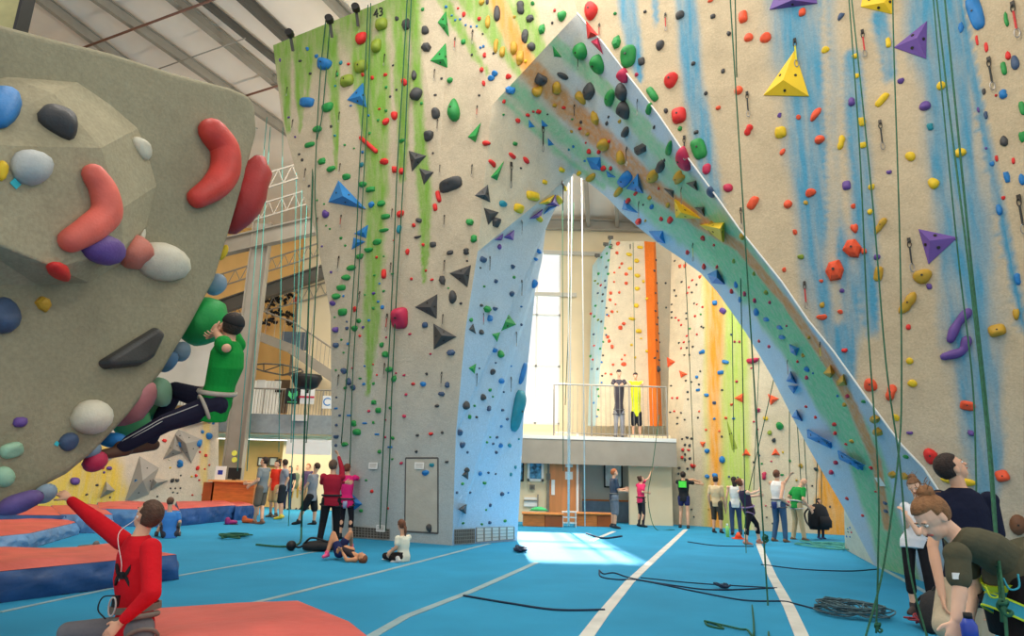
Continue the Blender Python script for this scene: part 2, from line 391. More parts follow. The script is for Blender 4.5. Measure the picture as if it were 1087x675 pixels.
# white corrugated panel and grey shutter upstairs
o = MB(); x = X(262,26.61)
while x < X(292,26.61): o.tube([(x, 26.61, mz), (x, 26.61, P(280,404,26.61).z)], .07, 6); x += .14
o = o.build('corrugated_panel', M_white); tag(o, 'white corrugated panel standing on the mezzanine', 'panel')
def wbox(a, b, Y, name, label, cat, m, th=.12):
    p = P(*a, Y); q = P(*b, Y); o = MB().box(((p.x+q.x)/2, Y, (p.z+q.z)/2), (abs(q.x-p.x), th, abs(p.z-q.z))).build(name, m); recenter(o); tag(o, label, cat); return o
wbox((170,330),(262,432), 27.61, 'white_wall_panel', 'tall white wall panel seen between the boulder and the climber', 'wall panel', M_white, .2)
wbox((333,255),(352,410), 27.61, 'steel_column', 'dark upright steel post beside the tower edge', 'column', M_steeld, .3)
wbox((318,300),(336,400), 27.71, 'steel_column', 'grey narrow steel post right of the dragon mural', 'column', M_steel, .3)
wbox((292,403),(352,440), 27.61, 'storage_shelf', 'dark open storage area behind the banners', 'shelf', mat('dim_brown',(120,100,80)), .1)
struct(MB().box((-20, 15.4, 7.5), (.2, 26, 15)).build('wall_left', M_tan))
# black wall sculpture made of curling strokes
rs = random.Random(3); mb = MB()
for i in range(26):
    px = rs.uniform(277, 320); py = rs.uniform(306, 345); a = rs.uniform(0, 6.28); pts = []
    for k in range(6):
        pts.append(P(px, py, 27.71)); a += rs.uniform(-.9, .9); px += 2.2*math.cos(a); py += 1.6*math.sin(a)
        px = min(max(px, 276), 324); py = min(max(py, 304), 348)
    mb.tube(curve_pts(pts, 3), [.03+.06*abs(math.sin(j*.9)) for j in range(len(curve_pts(pts,3)))], 5)
o = mb.build('wall_mural', M_black, None, True); tag(o, 'black curling brush stroke mural high on the tan wall', 'mural')
c = P(318,319,27.71); o = MB().ell(c, (.3,.06,.22)).build('red_disc', mat('red_disc',(235,90,70)), None, True); tag(o, 'small red rounded emblem on the tan wall', 'emblem'); recenter(o)
c = P(318,331,27.71)
mb = MB(); mb.tube([c+Vector((.15*math.cos(t/12*2*PI),0,.15*math.sin(t/12*2*PI))) for t in range(13)], .03, 6, cap=False)
r = empty('wall_clock', c); tag(r, 'round dark rimmed clock on the tan wall', 'clock'); mb.build('rim', M_black, r, True)
MB().tube([c+Vector((0,.02,0)), c+Vector((0,.05,0))], .15, 16).build('dial', M_white, r); MB().tube([c+Vector((0,-.01,0)), c+Vector((.02,-.01,.1))], .01, 5).build('hand', M_black, r)
# stair
A = P(268,366,25.4); B = P(306,366,25.4); C_ = P(352,402,25.4)
st = empty('staircase', A); tag(st, 'steel staircase with landing coming down behind the tower', 'staircase')
A = P(262,352,25.41); B = P(309,370,25.41); C_ = P(356,402,25.41)
mb = MB(); mb.beam(A, B, .1, .35); mb.beam(B, C_, .1, .38)
mb.build('stringer', M_steel, st)
mb = MB()
for i in range(9): p = B.lerp(C_, i/9); mb.box(p+Vector((0,.5,.1)), (.3,.9,.05))
mb.build('treads', M_steel, st)
mb = MB(); h = Vector((0,0,1.05))
mb.tube([B+h, C_+h], .035); mb.tube([A+h, B+h], .035)
for i in range(12): p = B.lerp(C_, i/11); mb.tube([p, p+h], .012, 5)
for i in range(6): p = A.lerp(B, i/5); mb.tube([p, p+h], .012, 5)
mb.build('railing', M_steel, st)
wbox((300,352),(325,372), 27.2, 'blue_panel', 'dark blue grey guard panel beside the stair landing', 'panel', mat('slate_panel',(84,98,112)), .1)
# hanging hexagon truss
c0 = P(275,388,23.9); mb = MB(); tp = [P(262,388,23.8),P(280,386,23.8),P(300,387,23.8),P(320,392,23.8),P(322,395,23.8),P(300,398,24.5),P(280,394,24.5)]
for i in range(len(tp)): mb.tube([tp[i], tp[(i+1)%len(tp)]], .03, 5)
for a, b in ((1,6),(2,6),(2,5),(3,5)): mb.tube([tp[a], tp[b]], .022, 5)
o = mb.build('hanging_truss', M_steeld); tag(o, 'dark rusty open truss hanging above the mezzanine', 'truss')
wbox((251,400),(262,445), 26.61, 'door_2x', 'narrow dark panel at the left end of the mezzanine', 'panel', mat('dim_green',(70,84,76)), .08).name = 'dark_panel'
# speaker / projector, banners
c = P(325.5,404.5,23.1); r = empty('loudspeaker', c); tag(r, 'round dark loudspeaker hanging over the banners', 'loudspeaker')
mb = MB(); mb.loft([(c+Vector((0,0,.22)), Vector((.5,0,0)), Vector((0,.35,0))), (c+Vector((0,0,.1)), Vector((.55,0,0)), Vector((0,.38,0))), (c+Vector((0,0,-.2)), Vector((.4,0,0)), Vector((0,.3,0))), (c+Vector((0,0,-.28)), Vector((.25,0,0)), Vector((0,.2,0)))])
mb.build('housing', M_black, r, True); MB().tube([c+Vector((0,0,.2)), Vector((c.x, c.y, roofz(c.y)))], .02, 6).build('hanging_rod', M_steel, r)
def banner(a, b, Y, label, m):
    p = P(*a, Y); q = P(*b, Y); r = empty('banner', ((p.x+q.x)/2, Y, q.z)); tag(r, label, 'banner')
    MB().box(((p.x+q.x)/2, Y, (p.z+q.z)/2), (q.x-p.x, .02, p.z-q.z)).build('sheet', m, r)
    return r, p, q
YN = YM-.08
r, p, q = banner((304,412),(318,429), YN, 'black banner with a green emblem on the mezzanine rail', M_black)
M_emb = mat('emblem_green', (90,215,130), .6); cx_ = (p.x+q.x)/2; cz = p.z*.55+q.z*.45; y = YN-.02
def rot_text(t, loc, rz=0): t.location = loc; t.rotation_euler = (PI/2, 0, rz); return t
def ptext(body, size, m, parent, loc, name='lettering', rz=0):
    t = text_obj(body, size, m, None, name); bpy.context.view_layer.update()
    t.parent = parent; t.matrix_parent_inverse = parent.matrix_basis.inverted(); rot_text(t, loc, rz); return t
mb = MB()
for s in (-1,1):
    mb.prism([Vector((cx_+s*.02,y,cz-.16)), Vector((cx_+s*.17,y,cz+.0)), Vector((cx_+s*.15,y,cz+.17)), Vector((cx_+s*.08,y,cz+.08)), Vector((cx_+s*.02,y,cz+.09))], (0,-.01,0))
    mb.ell((cx_+s*.0, y, cz), (.01,.01,.01))
mb.build('emblem', M_emb, r)
mb = MB()
for i in range(7): mb.box((cx_-.15+.05*i, y, q.z+.07), (.032,.01,.04))
mb.build('emblem_bar', M_emb, r)
r, p, q = banner((318.5,411),(333,429), YN, 'white banner with a red band and small black emblem', M_white)
MB().box(((p.x+q.x)/2, YN-.02, (p.z*.42+q.z*.58)), (q.x-p.x, .01, .07)).build('red_band', mat('banner_red',(214,60,90)), r)
MB().box(((p.x+q.x)/2, YN-.02, p.z-.15), (.12, .01, .12)).build('emblem', M_black, r)
r, p, q = banner((343,420),(360,434), YN, 'white sign with blue lettering half hidden by the tower', M_white)
ptext('C', .42, mat('sign_blue',(40,130,200)), r, ((p.x+.16), YN-.02, (p.z+q.z)/2))
ptext('L', .42, MATS['sign_blue'], r, ((p.x+.42), YN-.02, (p.z+q.z)/2))
r, p, q = banner((273,403),(281,412), 24.5, 'small white sign with dark print on the corrugated panel', M_white)
MB().box(((p.x+q.x)/2, 26.47, (p.z+q.z)/2), (.3,.01,.12)).build('print', M_black, r)
wbox((311,440),(326,447), YM-.2, 'exit_light', 'pale emergency light under the mezzanine edge', 'light', M_frame, .14)
# ground floor behind: soffit lights, white screen board, pictures, desk
struct(MB().box(((mx0+mx1)/2, (YM+YW)/2, mzb-.03), (mx1-mx0, YW-YM, .06)).build('ceiling_lobby', M_cream))
wbox((305,466),(351,483), 23.8, 'projector_screen', 'white hanging board under the mezzanine', 'screen', M_white, .05)
for i, (a, b) in enumerate([((274,485),(284,495)),((286,485),(294,495)),((296,487),(303,495))]):
    picture(*a, *b, YW-.1, ['left small framed picture on the tan lobby wall','middle small framed picture on the tan lobby wall','right yellow framed picture on the tan lobby wall'][i], M_steeld, M_print_w if i < 2 else M_wood)
p_ = wbox((316,484),(334,494), YW-.2, 'notice_board', 'white notice board with a red stripe', 'notice board', M_white, .05)
c = P(329,489,YW-.24); b_ = MB().box((0,0,0), (.1,.02,.36)).build('red_stripe', mat('stripe_red',(210,40,50))); b_.parent = p_; b_.location = c-p_.location
r = empty('reception_desk', F(240, 538)); c = F(240, 538); tag(r, 'orange wooden reception desk behind the crash mats', 'desk')
YD = 22.3
p = P(226,511,YD); q = P(268,538,YD); 
bevel(MB().box(((p.x+q.x)/2, YD+.3, p.z/2), (q.x-p.x, .7, p.z)).build('front', M_wood, r), .02)
MB().box(((p.x+q.x)/2, YD+.25, p.z+.03), (q.x-p.x+.15, .9, .06)).build('counter_top', mat('counter_light',(235,170,96),.4), r)
MB().box((p.x-.1, YD+.2, p.z/2), (.35,.5,p.z*.95)).build('end_panel', MATS['dark_orange_wood'], r)
c = P(249,503,YD+.2); r = empty('computer_monitor', c); tag(r, 'black computer monitor on the reception desk', 'monitor')
MB().box(c+Vector((0,0,.02)), (.42,.05,.36)).build('screen', M_black, r); MB().box(Vector((c.x,c.y,p.z+.09)), (.1,.1,.16)).build('stand', M_black, r)
c = P(234,503,YD+.1); r = empty('hanging_shirt', c); tag(r, 'small white shirt with blue print hung at the desk end', 'shirt')
MB().box(c, (.34,.05,.5)).build('cloth', M_white, r); MB().box(c+Vector((0,-.03,.05)), (.16,.01,.14)).build('print', mat('print_blue',(40,60,160)), r)
# yellow dot signs on the column
for i, y in enumerate((481,488)):
    c = P(249, y, cy-.2); o = MB().tube([c, c+Vector((0,-.03,0))], .09, 16).build('round_sign', mat('sign_yellow',(225,225,90))); recenter(o)
    tag(o, ['upper','lower'][i]+' small round yellow sign on the steel column', 'sign')

a = P(-60,-50,7.5); b = P(25,24,7.5)
r = empty('olive_board', ((a.x+b.x)/2, 7.5, b.z)); tag(r, 'olive panel with black edge at the top left corner above the boulder', 'panel')
MB().box(((a.x+b.x)/2, 7.5, (a.z+b.z)/2-.3), (b.x-a.x, .12, a.z-b.z+.6)).build('board', mat('olive_board', (150,146,104), .8), r)
MB().box((b.x+.02, 7.46, (a.z+b.z)/2-.3), (.04, .2, a.z-b.z+.6)).build('edge_post', M_black, r)
# ---------------- climbing walls ----------------
def hash2(ix, iy):
    n = (ix*374761393 + iy*668265263) & 0x7fffffff; n = ((n ^ (n >> 13))*1274126177) & 0x7fffffff
    return ((n ^ (n >> 16)) & 0xffff)/65535.0
def vnoise(x, y):
    ix = np.floor(x).astype(np.int64); iy = np.floor(y).astype(np.int64); fx = x-ix; fy = y-iy
    fx = fx*fx*(3-2*fx); fy = fy*fy*(3-2*fy)
    a = hash2(ix,iy); b = hash2(ix+1,iy); c = hash2(ix,iy+1); d = hash2(ix+1,iy+1)
    return (a*(1-fx)+b*fx)*(1-fy)+(c*(1-fx)+d*fx)*fy
def sstep(a, b, x):
    t = np.clip((x-a)/(b-a), 0, 1); return t*t*(3-2*t)
def pline(px, py, pts):       # distance and along-parameter to a polyline with widths (x, y, w)
    best = np.full(px.shape, 1e9)
    for (x0,y0,w0), (x1,y1,w1) in zip(pts[:-1], pts[1:]):
        dx, dy = x1-x0, y1-y0; t = np.clip(((px-x0)*dx+(py-y0)*dy)/(dx*dx+dy*dy), 0, 1)
        d = np.hypot(px-(x0+t*dx), py-(y0+t*dy))/(w0+(w1-w0)*t); best = np.minimum(best, d)
    return best
def stroke(px, py, pts, soft=.5, rag=.5, s=9):
    d = pline(px, py, pts); n = vnoise(px/s, py/(s*5))*.65+vnoise(px/(s*.35), py/(s*2.5))*.35
    return 1-sstep(1-soft, 1+soft, d+(n-.5)*rag*2)
def wall_material(name, base, blue=(92,156,190), green=(126,168,70), orange=(222,152,74), wash=(170,206,228), streak=(1,1,.12), painted=True):
    m = bpy.data.materials.new(name); m.use_nodes = True; nt = m.node_tree; N = nt.nodes; L = nt.links
    b = N['Principled BSDF']; b.inputs['Roughness'].default_value = .85; b.inputs['Specular IOR Level'].default_value = .2
    tc = N.new('ShaderNodeTexCoord')
    at = N.new('ShaderNodeAttribute'); at.attribute_name = 'paint'; sp = N.new('ShaderNodeSeparateColor'); L.new(at.outputs['Color'], sp.inputs[0])
    n1 = N.new('ShaderNodeTexNoise'); n1.inputs['Scale'].default_value = 1.6; n1.inputs['Detail'].default_value = 8; n1.inputs['Roughness'].default_value = .7
    L.new(tc.outputs['Object'], n1.inputs['Vector'])
    cr = N.new('ShaderNodeValToRGB'); c = s2l(base); e = cr.color_ramp.elements; e[0].position = .25; e[1].position = .75
    e[0].color = tuple(x*.78 for x in c)+(1,); e[1].color = tuple(x*1.08 for x in c)+(1,); L.new(n1.outputs['Fac'], cr.inputs['Fac'])
    mp = N.new('ShaderNodeMapping'); mp.inputs['Scale'].default_value = streak; L.new(tc.outputs['Object'], mp.inputs['Vector'])
    n2 = N.new('ShaderNodeTexNoise'); n2.inputs['Scale'].default_value = 9; n2.inputs['Detail'].default_value = 5; L.new(mp.outputs[0], n2.inputs['Vector'])
    mr = N.new('ShaderNodeMapRange'); mr.inputs[1].default_value = .3; mr.inputs[2].default_value = .62; mr.inputs[3].default_value = .6; mr.inputs[4].default_value = 1.0
    L.new(n2.outputs['Fac'], mr.inputs[0])
    cur = cr.outputs['Color']
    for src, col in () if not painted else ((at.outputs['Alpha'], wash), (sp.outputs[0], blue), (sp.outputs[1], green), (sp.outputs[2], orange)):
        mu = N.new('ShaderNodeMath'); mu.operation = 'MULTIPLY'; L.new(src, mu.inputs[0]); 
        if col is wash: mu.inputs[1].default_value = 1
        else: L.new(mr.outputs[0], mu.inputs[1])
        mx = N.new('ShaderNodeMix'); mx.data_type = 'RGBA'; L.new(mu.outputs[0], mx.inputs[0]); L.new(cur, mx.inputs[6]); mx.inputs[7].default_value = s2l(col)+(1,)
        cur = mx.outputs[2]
    # fine speckle of grit and chalk
    n3 = N.new('ShaderNodeTexNoise'); n3.inputs['Scale'].default_value = 38; n3.inputs['Detail'].default_value = 3; L.new(tc.outputs['Object'], n3.inputs['Vector'])
    m3 = N.new('ShaderNodeMapRange'); m3.inputs[1].default_value = .3; m3.inputs[2].default_value = .7; m3.inputs[3].default_value = .9; m3.inputs[4].default_value = 1.08
    L.new(n3.outputs['Fac'], m3.inputs[0])
    mx = N.new('ShaderNodeMix'); mx.data_type = 'RGBA'; mx.blend_type = 'MULTIPLY'; mx.inputs[0].default_value = 1; L.new(cur, mx.inputs[6]); L.new(m3.outputs[0], mx.inputs[7])
    L.new(mx.outputs[2], b.inputs['Base Color'])
    n4 = N.new('ShaderNodeTexNoise'); n4.inputs['Scale'].default_value = 11; n4.inputs['Detail'].default_value = 9; n4.inputs['Roughness'].default_value = .75
    L.new(tc.outputs['Object'], n4.inputs['Vector'])
    bp = N.new('ShaderNodeBump'); bp.inputs['Strength'].default_value = .7; bp.inputs['Distance'].default_value = .025
    L.new(n4.outputs['Fac'], bp.inputs['Height']); L.new(bp.outputs[0], b.inputs['Normal'])
    return m
FACETS = []       # (v0, v1, v2, wall name) for placing holds
def wall(name, polys, m, paint=None, thr=.09, thick=.3, label=None, cat='climbing wall', zone=None, parent=None, smooth=False, relax=0):
    bm = bmesh.new(); cache = {}
    def gv(p):
        k = (round(p[0],4), round(p[1],4), round(p[2],4))
        if k not in cache: cache[k] = bm.verts.new(p)
        return cache[k]
    for poly in polys:
        try: bm.faces.new([gv(p) for p in poly])
        except ValueError: pass
    bmesh.ops.triangulate(bm, faces=bm.faces[:], ngon_method='BEAUTY')
    bmesh.ops.recalc_face_normals(bm, faces=bm.faces[:])
    tot = 0
    for f in bm.faces: tot += f.normal.dot(CAM-f.calc_center_median())*f.calc_area()
    if tot < 0: bmesh.ops.reverse_faces(bm, faces=bm.faces[:])
    if zone is not None and not relax:
        for f in bm.faces: FACETS.append(([v.co.copy() for v in f.verts], f.normal.copy(), zone))
    back_v = []; back_f = []
    if thick:
        bm.verts.ensure_lookup_table(); bm.normal_update(); bm.verts.index_update()
        off = [v.co - v.normal*thick for v in bm.verts]; nv = len(off)
        back_v = [v.co.copy() for v in bm.verts]+off
        back_f = [tuple(nv+v.index for v in f.verts)[::-1] for f in bm.faces]
        for e in bm.edges:
            if len(e.link_faces) == 1:
                lp = e.link_loops[0]; a = lp.vert.index; b = lp.link_loop_next.vert.index
                back_f.append((b, a, nv+a, nv+b))
    for it in range(12):
        es = [e for e in bm.edges if e.calc_length() > thr*1.4]
        if not es: break
        bmesh.ops.subdivide_edges(bm, edges=es, cuts=1, use_grid_fill=False)
        bmesh.ops.triangulate(bm, faces=[f for f in bm.faces if len(f.verts) > 3])
    if relax:
        inn = [v for v in bm.verts if not v.is_boundary]
        for _ in range(relax): bmesh.ops.smooth_vert(bm, verts=inn, factor=.5, use_axis_x=True, use_axis_y=True, use_axis_z=True)
        bm.normal_update()
        for f in bm.faces: FACETS.append(([v.co.copy() for v in f.verts], f.normal.copy(), zone))
    vn = [bm.verts.new(v) for v in back_v]
    if smooth:
        for f in bm.faces: f.smooth = True
    for f in back_f: bm.faces.new([vn[i] for i in f])
    me = bpy.data.meshes.new(name); bm.to_mesh(me); bm.free()
    n = len(me.vertices); a = np.empty(n*3); me.vertices.foreach_get('co', a); a = a.reshape(-1,3)
    ca = me.color_attributes.new('paint', 'FLOAT_COLOR', 'POINT'); col = np.zeros((n,4))
    if paint:
        q = a-np.array(CAM); dep = q@np.array(FW); px = CX+FPX*(q@np.array(RT))/dep; py = CY-FPX*(q@np.array(UP))/dep
        col = paint(px, py, col)
    ca.data.foreach_set('color', col.ravel().astype(np.float32))
    o = link(name, me, m, parent)
    if label: tag(o, label, cat)
    return o
M_wall = wall_material('textured_wall_paint', (200,182,150), blue=(78,146,176))
M_wallL = wall_material('textured_tower_paint', (202,187,160))
M_soff = wall_material('arch_paint', (222,206,176), blue=(110,170,200), green=(112,200,146), orange=(216,146,78), wash=(176,206,230), streak=(1,1,1))
# --- key points
A0 = F(352,569); B0 = F(480,579); C0 = F(549,574)
TWN = (B0-A0).cross(P(437,-14,12.9)-A0).normalized()
def TW(px, py): return on_plane(px, py, A0, TWN)
L = [TW(*p) for p in ((352,470),(351,335),(345,300),(335,248),(312,175),(299,125),(290,48))]
TT = [TW(*p) for p in ((367,17),(403,3),(437,-14))]
B1 = TW(484,460); B2 = TW(494,350); B3 = TW(507,267); K = TW(467,171); J = TW(522,112)
WN = Vector((.6,.8,.03)).normalized(); W0 = F(1080,650)
def W(px, py): return on_plane(px, py, W0, WN)
T0 = W(613,14)
T1 = W(596,-60); Q = P(609,184,14.4); Q2 = P(623,193,14.2)
front = [(639,44),(700,123),(727,163),(761,209),(785,243),(830,299),(858,340),(885,373),(925,429),(957,472),(981,497)]
front = [W(*p) for p in front]
E0 = W0.copy()
inner = [P(588,224,14.7),P(580,237,14.9),P(575,277,15.1),P(568,309,15.3),P(565,340,15.4),P(560,389,15.6),P(556,440,15.75),P(553,500,15.85)]
# tower
def paint_tower(px, py, c):
    g = np.zeros(px.shape)
    g = np.maximum(g, (1-sstep(40, 95, py+(vnoise(px/7, py*0)-.5)*70+(px-290)*.12))*(1-sstep(438,452,px))*.95)
    S = lambda *p, **k: stroke(px, py, p, **k)
    for st in ([(302,40,7),(304,100,5),(306,140,2)], [(318,40,7),(318,100,5),(319,140,1)], [(328,50,5),(326,105,2)], [(352,40,7),(356,120,5),(357,180,1)],
               [(384,40,12),(386,110,8),(388,150,2)], [(402,50,12),(400,120,13),(401,200,12),(397,260,10),(395,340,9),(391,420,2)],
               [(425,20,8),(427,90,8),(428,150,6),(427,190,4)], [(441,-20,6),(440,20,5),(443,90,6),(446,150,6),(452,220,7),(450,300,2)]):
        g = np.maximum(g, stroke(px, py, st, soft=.35, rag=.35, s=5))
    for st in ([(475,-30,9),(500,10,7),(540,60,6),(556,80,6)], [(492,-30,8),(520,20,8),(556,62,7)], [(512,-40,9),(545,20,9),(575,70,8)], [(470,0,5),(505,60,4),(520,80,1)], [(545,-30,8),(558,10,9),(572,52,8)]):
        g = np.maximum(g, stroke(px, py, st, soft=.5, rag=.5, s=5)*.9)
    c[:,1] = g; c[:,2] = stroke(px, py, [(518,-30,7),(533,15,8),(550,50,9),(562,70,9)], soft=.3, rag=.2)
    c[:,1] *= 1-c[:,2]
    c[:,3] = sstep(330, 560, py)*.34+sstep(200, 420, py)*.06  # pale blue towards the bottom paints in light bounced off the floor
    return c
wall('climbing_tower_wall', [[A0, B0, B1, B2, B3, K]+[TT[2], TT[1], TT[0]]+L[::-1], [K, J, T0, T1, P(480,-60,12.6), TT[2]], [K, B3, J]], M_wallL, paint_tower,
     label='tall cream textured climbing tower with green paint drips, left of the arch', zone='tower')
def paint_pillar(px, py, c):
    c[:,3] = .55+.35*sstep(250, 520, py)+.1*vnoise(px/20, py/30); c[:,3] *= .6+.4*sstep(200,300,py); return c
wall('arch_pillar_wall', [[B0, C0]+inner[::-1]+[Q, B3, B2, B1]], M_soff, paint_pillar, label='pale blue inner pillar wall of the arch, right side of the tower', zone='pillar', smooth=True)
# arch leg
def paint_leg(px, py, c):
    cen = [(560,60,20),(610,105,22),(650,145,24),(700,198,24),(750,250,22),(798,296,20),(836,352,19),(878,412,18),(913,475,17),(934,540,17),(958,620,19)]
    g = stroke(px, py, cen, soft=.22, rag=.22, s=14); o = stroke(px, py, [(556,66,11),(600,112,12),(650,158,11),(700,205,9),(750,240,7),(785,262,5),(835,322,4),(880,385,5),(905,430,5),(930,490,5),(942,560,4)], soft=.3, rag=.15)
    g = g*sstep(640,760,px)
    for st in ([(583,40,6),(640,95,6),(690,150,7),(740,205,10),(790,262,12)], [(545,92,8),(590,138,8),(640,180,8),(700,228,10),(760,270,14)], [(530,100,3),(590,160,3),(640,198,3)], [(600,50,3),(650,95,3),(690,135,3)]):
        g = np.maximum(g, stroke(px, py, st, soft=.5, rag=.3, s=6)*.8)
    c[:,2] = o*.9; c[:,1] = g*(1-o)*.9; c[:,3] = np.clip(sstep(560, 680, px)*.65+.2*sstep(520,600,px)*vnoise(px/14, py/14)+(1-sstep(0,40,px+py*.9-700+0*py))*0, 0, .95)*(1-.7*g)
    return c
nb = [(636,200),(657,224),(673,237),(689,251),(700,259),(724,275),(748,293),(767,317),(791,352),(817,395),(837,435),(858,475),(872,499),(896,540)]
G0 = F(928,600); bk = []
for p in nb:
    t = (p[1]-193)/(600-193); bk.append(P(*p, 14.2+(G0.y-14.2)*t**1.2))
def resample(pts, n):
    d = [0]
    for p, q in zip(pts[:-1], pts[1:]): d.append(d[-1]+(q-p).length)
    out = []
    for i in range(n):
        t = d[-1]*i/(n-1); k = max(j for j in range(len(d)) if d[j] <= t+1e-9); k = min(k, len(pts)-2)
        out.append(pts[k].lerp(pts[k+1], (t-d[k])/(d[k+1]-d[k])))
    return out
fr = resample([T0]+front+[E0], 20); br = resample([Q, Q2]+bk+[G0], 20)
leg = [[fr[i], fr[i+1], br[i+1], br[i]] for i in range(19)]
wall('arch_leg_wall', leg+[[T0, J, B3, Q]], M_soff, paint_leg, smooth=True, relax=70, label='sloping blue and green painted arch leg descending to the right', zone='arch', thick=.25)
wall('arch_leg_end_wall', [[bk[-1], F(897,583), G0]], wall_material('arch_foot_cream', (236,228,204), painted=False), None, thick=.2, label='small cream triangular end panel at the foot of the arch leg', zone='arch foot')
# right wall
c0 = W(1018,0); c1 = W(1087,350); ct = W(1006,-70); dd = (c1-c0); cf = c1+dd*(c1.z/(-dd.z))
def paint_right(px, py, c):
    b = np.zeros(px.shape)
    for st in ([(664,-30,8),(668,20,8),(675,60,7),(680,85,3)], [(694,-30,4),(697,25,2)], [(724,-30,11),(730,30,11),(736,90,11),(744,150,11),(753,185,9),(765,230,4)],
               [(848,-30,38),(850,20,34),(856,80,28),(862,150,22),(868,230,20),(884,310,26),(893,350,22),(900,400,10)],
               [(905,60,8),(908,120,10),(914,200,11),(920,290,12),(926,350,7)],
               [(935,20,9),(945,80,6)], [(985,-30,26),(990,20,27),(1004,90,24),(1014,160,28),(1022,260,28),(1028,330,30),(1036,400,27),(1046,480,20),(1046,550,8)]):
        b = np.maximum(b, stroke(px, py, st, soft=.45, rag=.38, s=16))
    # pale vertical streak inside the wide band
    b *= 1-.75*stroke(px, py, [(874,-20,3),(877,80,4),(882,200,5),(884,280,7),(890,340,5)], soft=.6, rag=.6)
    b *= .8+.35*vnoise(px/9, py/45)
    b = np.maximum(b, stroke(px, py, [(1010,-60,3.5),(1018,0,4),(1034,90,4.5),(1052,170,5),(1087,345,5)], soft=.4, rag=.15))
    c[:,0] = np.clip(b, 0, 1)
    c[:,1] = stroke(px, py, [(560,-60,18),(600,-10,8)], soft=.6, rag=.5)*.5
    c[:,3] = sstep(330,600,py)*.15; return c  # faint blue low down: floor bounce light put into the colour
wall('climbing_wall_right', [[T1, T0]+front+[E0, cf, c1, c0, ct]], M_wall, paint_right, label='huge cream climbing wall with blue paint streaks on the right', zone='right wall')
d2 = Vector((.42,-.9,0)).normalized()
def paint_r2(px, py, c):
    c[:,0] = stroke(px, py, [(1010,-60,3.5),(1018,0,4),(1034,90,4.5),(1052,170,5),(1087,345,5)], soft=.4, rag=.15); return c
wall('climbing_wall_side', [[ct, c0, c1, cf, cf+d2*3, c1+d2*3, c0+d2*3, ct+d2*3]], M_wall, paint_r2, label='cream climbing wall section angled toward the viewer at the far right edge', zone='far right wall')
# arete trim: the pale worn edge of the arch
mb = MB(); mb.tube([T0-WN*.01]+[p-WN*.01 for p in front]+[E0-WN*.01], .015, 6)
o = mb.build('edge_strip', M_white, None, True); tag(o, 'thin white strip along the front edge of the arch leg', 'edge strip')
# little hatch door and mesh vents at the tower foot
TN = ((B0-A0).cross(Vector((0,0,1)))).normalized()
if TN.dot(CAM-A0) < 0: TN = -TN
# --- boulder on the left
BP1 = P(272,130,6.1); BP2 = P(75,505,4.7); BP3 = P(0,40,4.0); BN = (BP2-BP1).cross(BP3-BP1).normalized()
if BN.dot(CAM-BP1) < 0: BN = -BN
def BPl(px, py, off=0): return on_plane(px, py, BP1+BN*off, BN)
outer = [(-120,-20),(0,24),(60,40),(120,55),(185,76),(245,92),(264,100),(272,112),(274,140),(262,190),(246,245),(230,298),(205,345),(175,395),(140,440),(105,478),(75,503),(52,515),(25,533),(0,548),(-120,590)]
bmx = bmesh.new()
fv = [bmx.verts.new(BPl(*p)) for p in outer]
bmx.faces.new(fv)
backd = Vector((-.86,.45,-.18)).normalized()*2.6
bv = [bmx.verts.new(v.co + (Vector((-.75,.62,.1)).normalized()*3.2 if i <= 8 else Vector((-.93,.35,-.05)).normalized()*2.6)) for i, v in enumerate(fv)]
for i in range(len(fv)): bmx.faces.new([fv[i], fv[(i+1)%len(fv)], bv[(i+1)%len(fv)], bv[i]])
bmx.faces.new(bv[::-1]); bmesh.ops.recalc_face_normals(bmx, faces=bmx.faces[:])
me = bpy.data.meshes.new('bouldering_boulder'); bmx.to_mesh(me); bmx.free()
M_bould = wall_material('boulder_cement', (154,148,122), painted=False)
o = link('bouldering_boulder', me, M_bould); tag(o, 'huge grey overhanging boulder filling the upper left', 'boulder'); bevel(o, .07, 4)
o.modifiers['bevel'].angle_limit = .35
boulder = o
for i in range(len(outer)): pass
fl_ = [BPl(*p) for p in outer]
for i in range(1, len(outer)-1): FACETS.append(([fl_[0], fl_[i], fl_[i+1]], BN.copy(), 'boulder'))
# big faceted volume on the boulder
ov = [(-60,95),(8,81),(83,87),(118,111),(147,136),(160,172),(167,197),(156,240),(133,277),(95,300),(40,303),(-60,300)]
iv = {'a':(57,99,.16),'b':(107,157,.34),'c':(17,155,.36),'d':(128,222,.30),'e':(131,262,.22),'f':(60,285,.30),'g':(-60,235,.38),'h':(-60,150,.34)}
O = [BPl(x,y,.0) for x,y in ov]; I = {k: BPl(x,y,h) for k,(x,y,h) in iv.items()}
vs = O+[I[k] for k in 'abcdefgh']; n0 = len(O); ix = {k: n0+i for i,k in enumerate('abcdefgh')}
fs = [(0,1,ix['a'],ix['h']),(1,2,ix['a']),(2,3,ix['a']),(3,4,ix['b'],ix['a']),(4,5,ix['d'],ix['b']),(5,6,ix['d']),(6,7,ix['e'],ix['d']),(7,8,ix['e']),(8,9,ix['f'],ix['e']),(9,10,ix['f']),(10,11,ix['g'],ix['f']),
      (ix['a'],ix['b'],ix['c']),(ix['a'],ix['c'],ix['h']),(ix['c'],ix['b'],ix['d'],ix['f']),(ix['d'],ix['e'],ix['f']),(ix['c'],ix['f'],ix['g'],ix['h']),(11,0,ix['h'],ix['g'])]
vs2 = vs+[p-BN*.06 for p in O]; k = len(vs)
for i in range(n0): j = (i+1)%n0; fs.append((i, j, k+j, k+i))
fs.append(tuple(k+i for i in range(n0))[::-1])
M_bvol = wall_material('boulder_volume_cement', (172,163,134), painted=False)
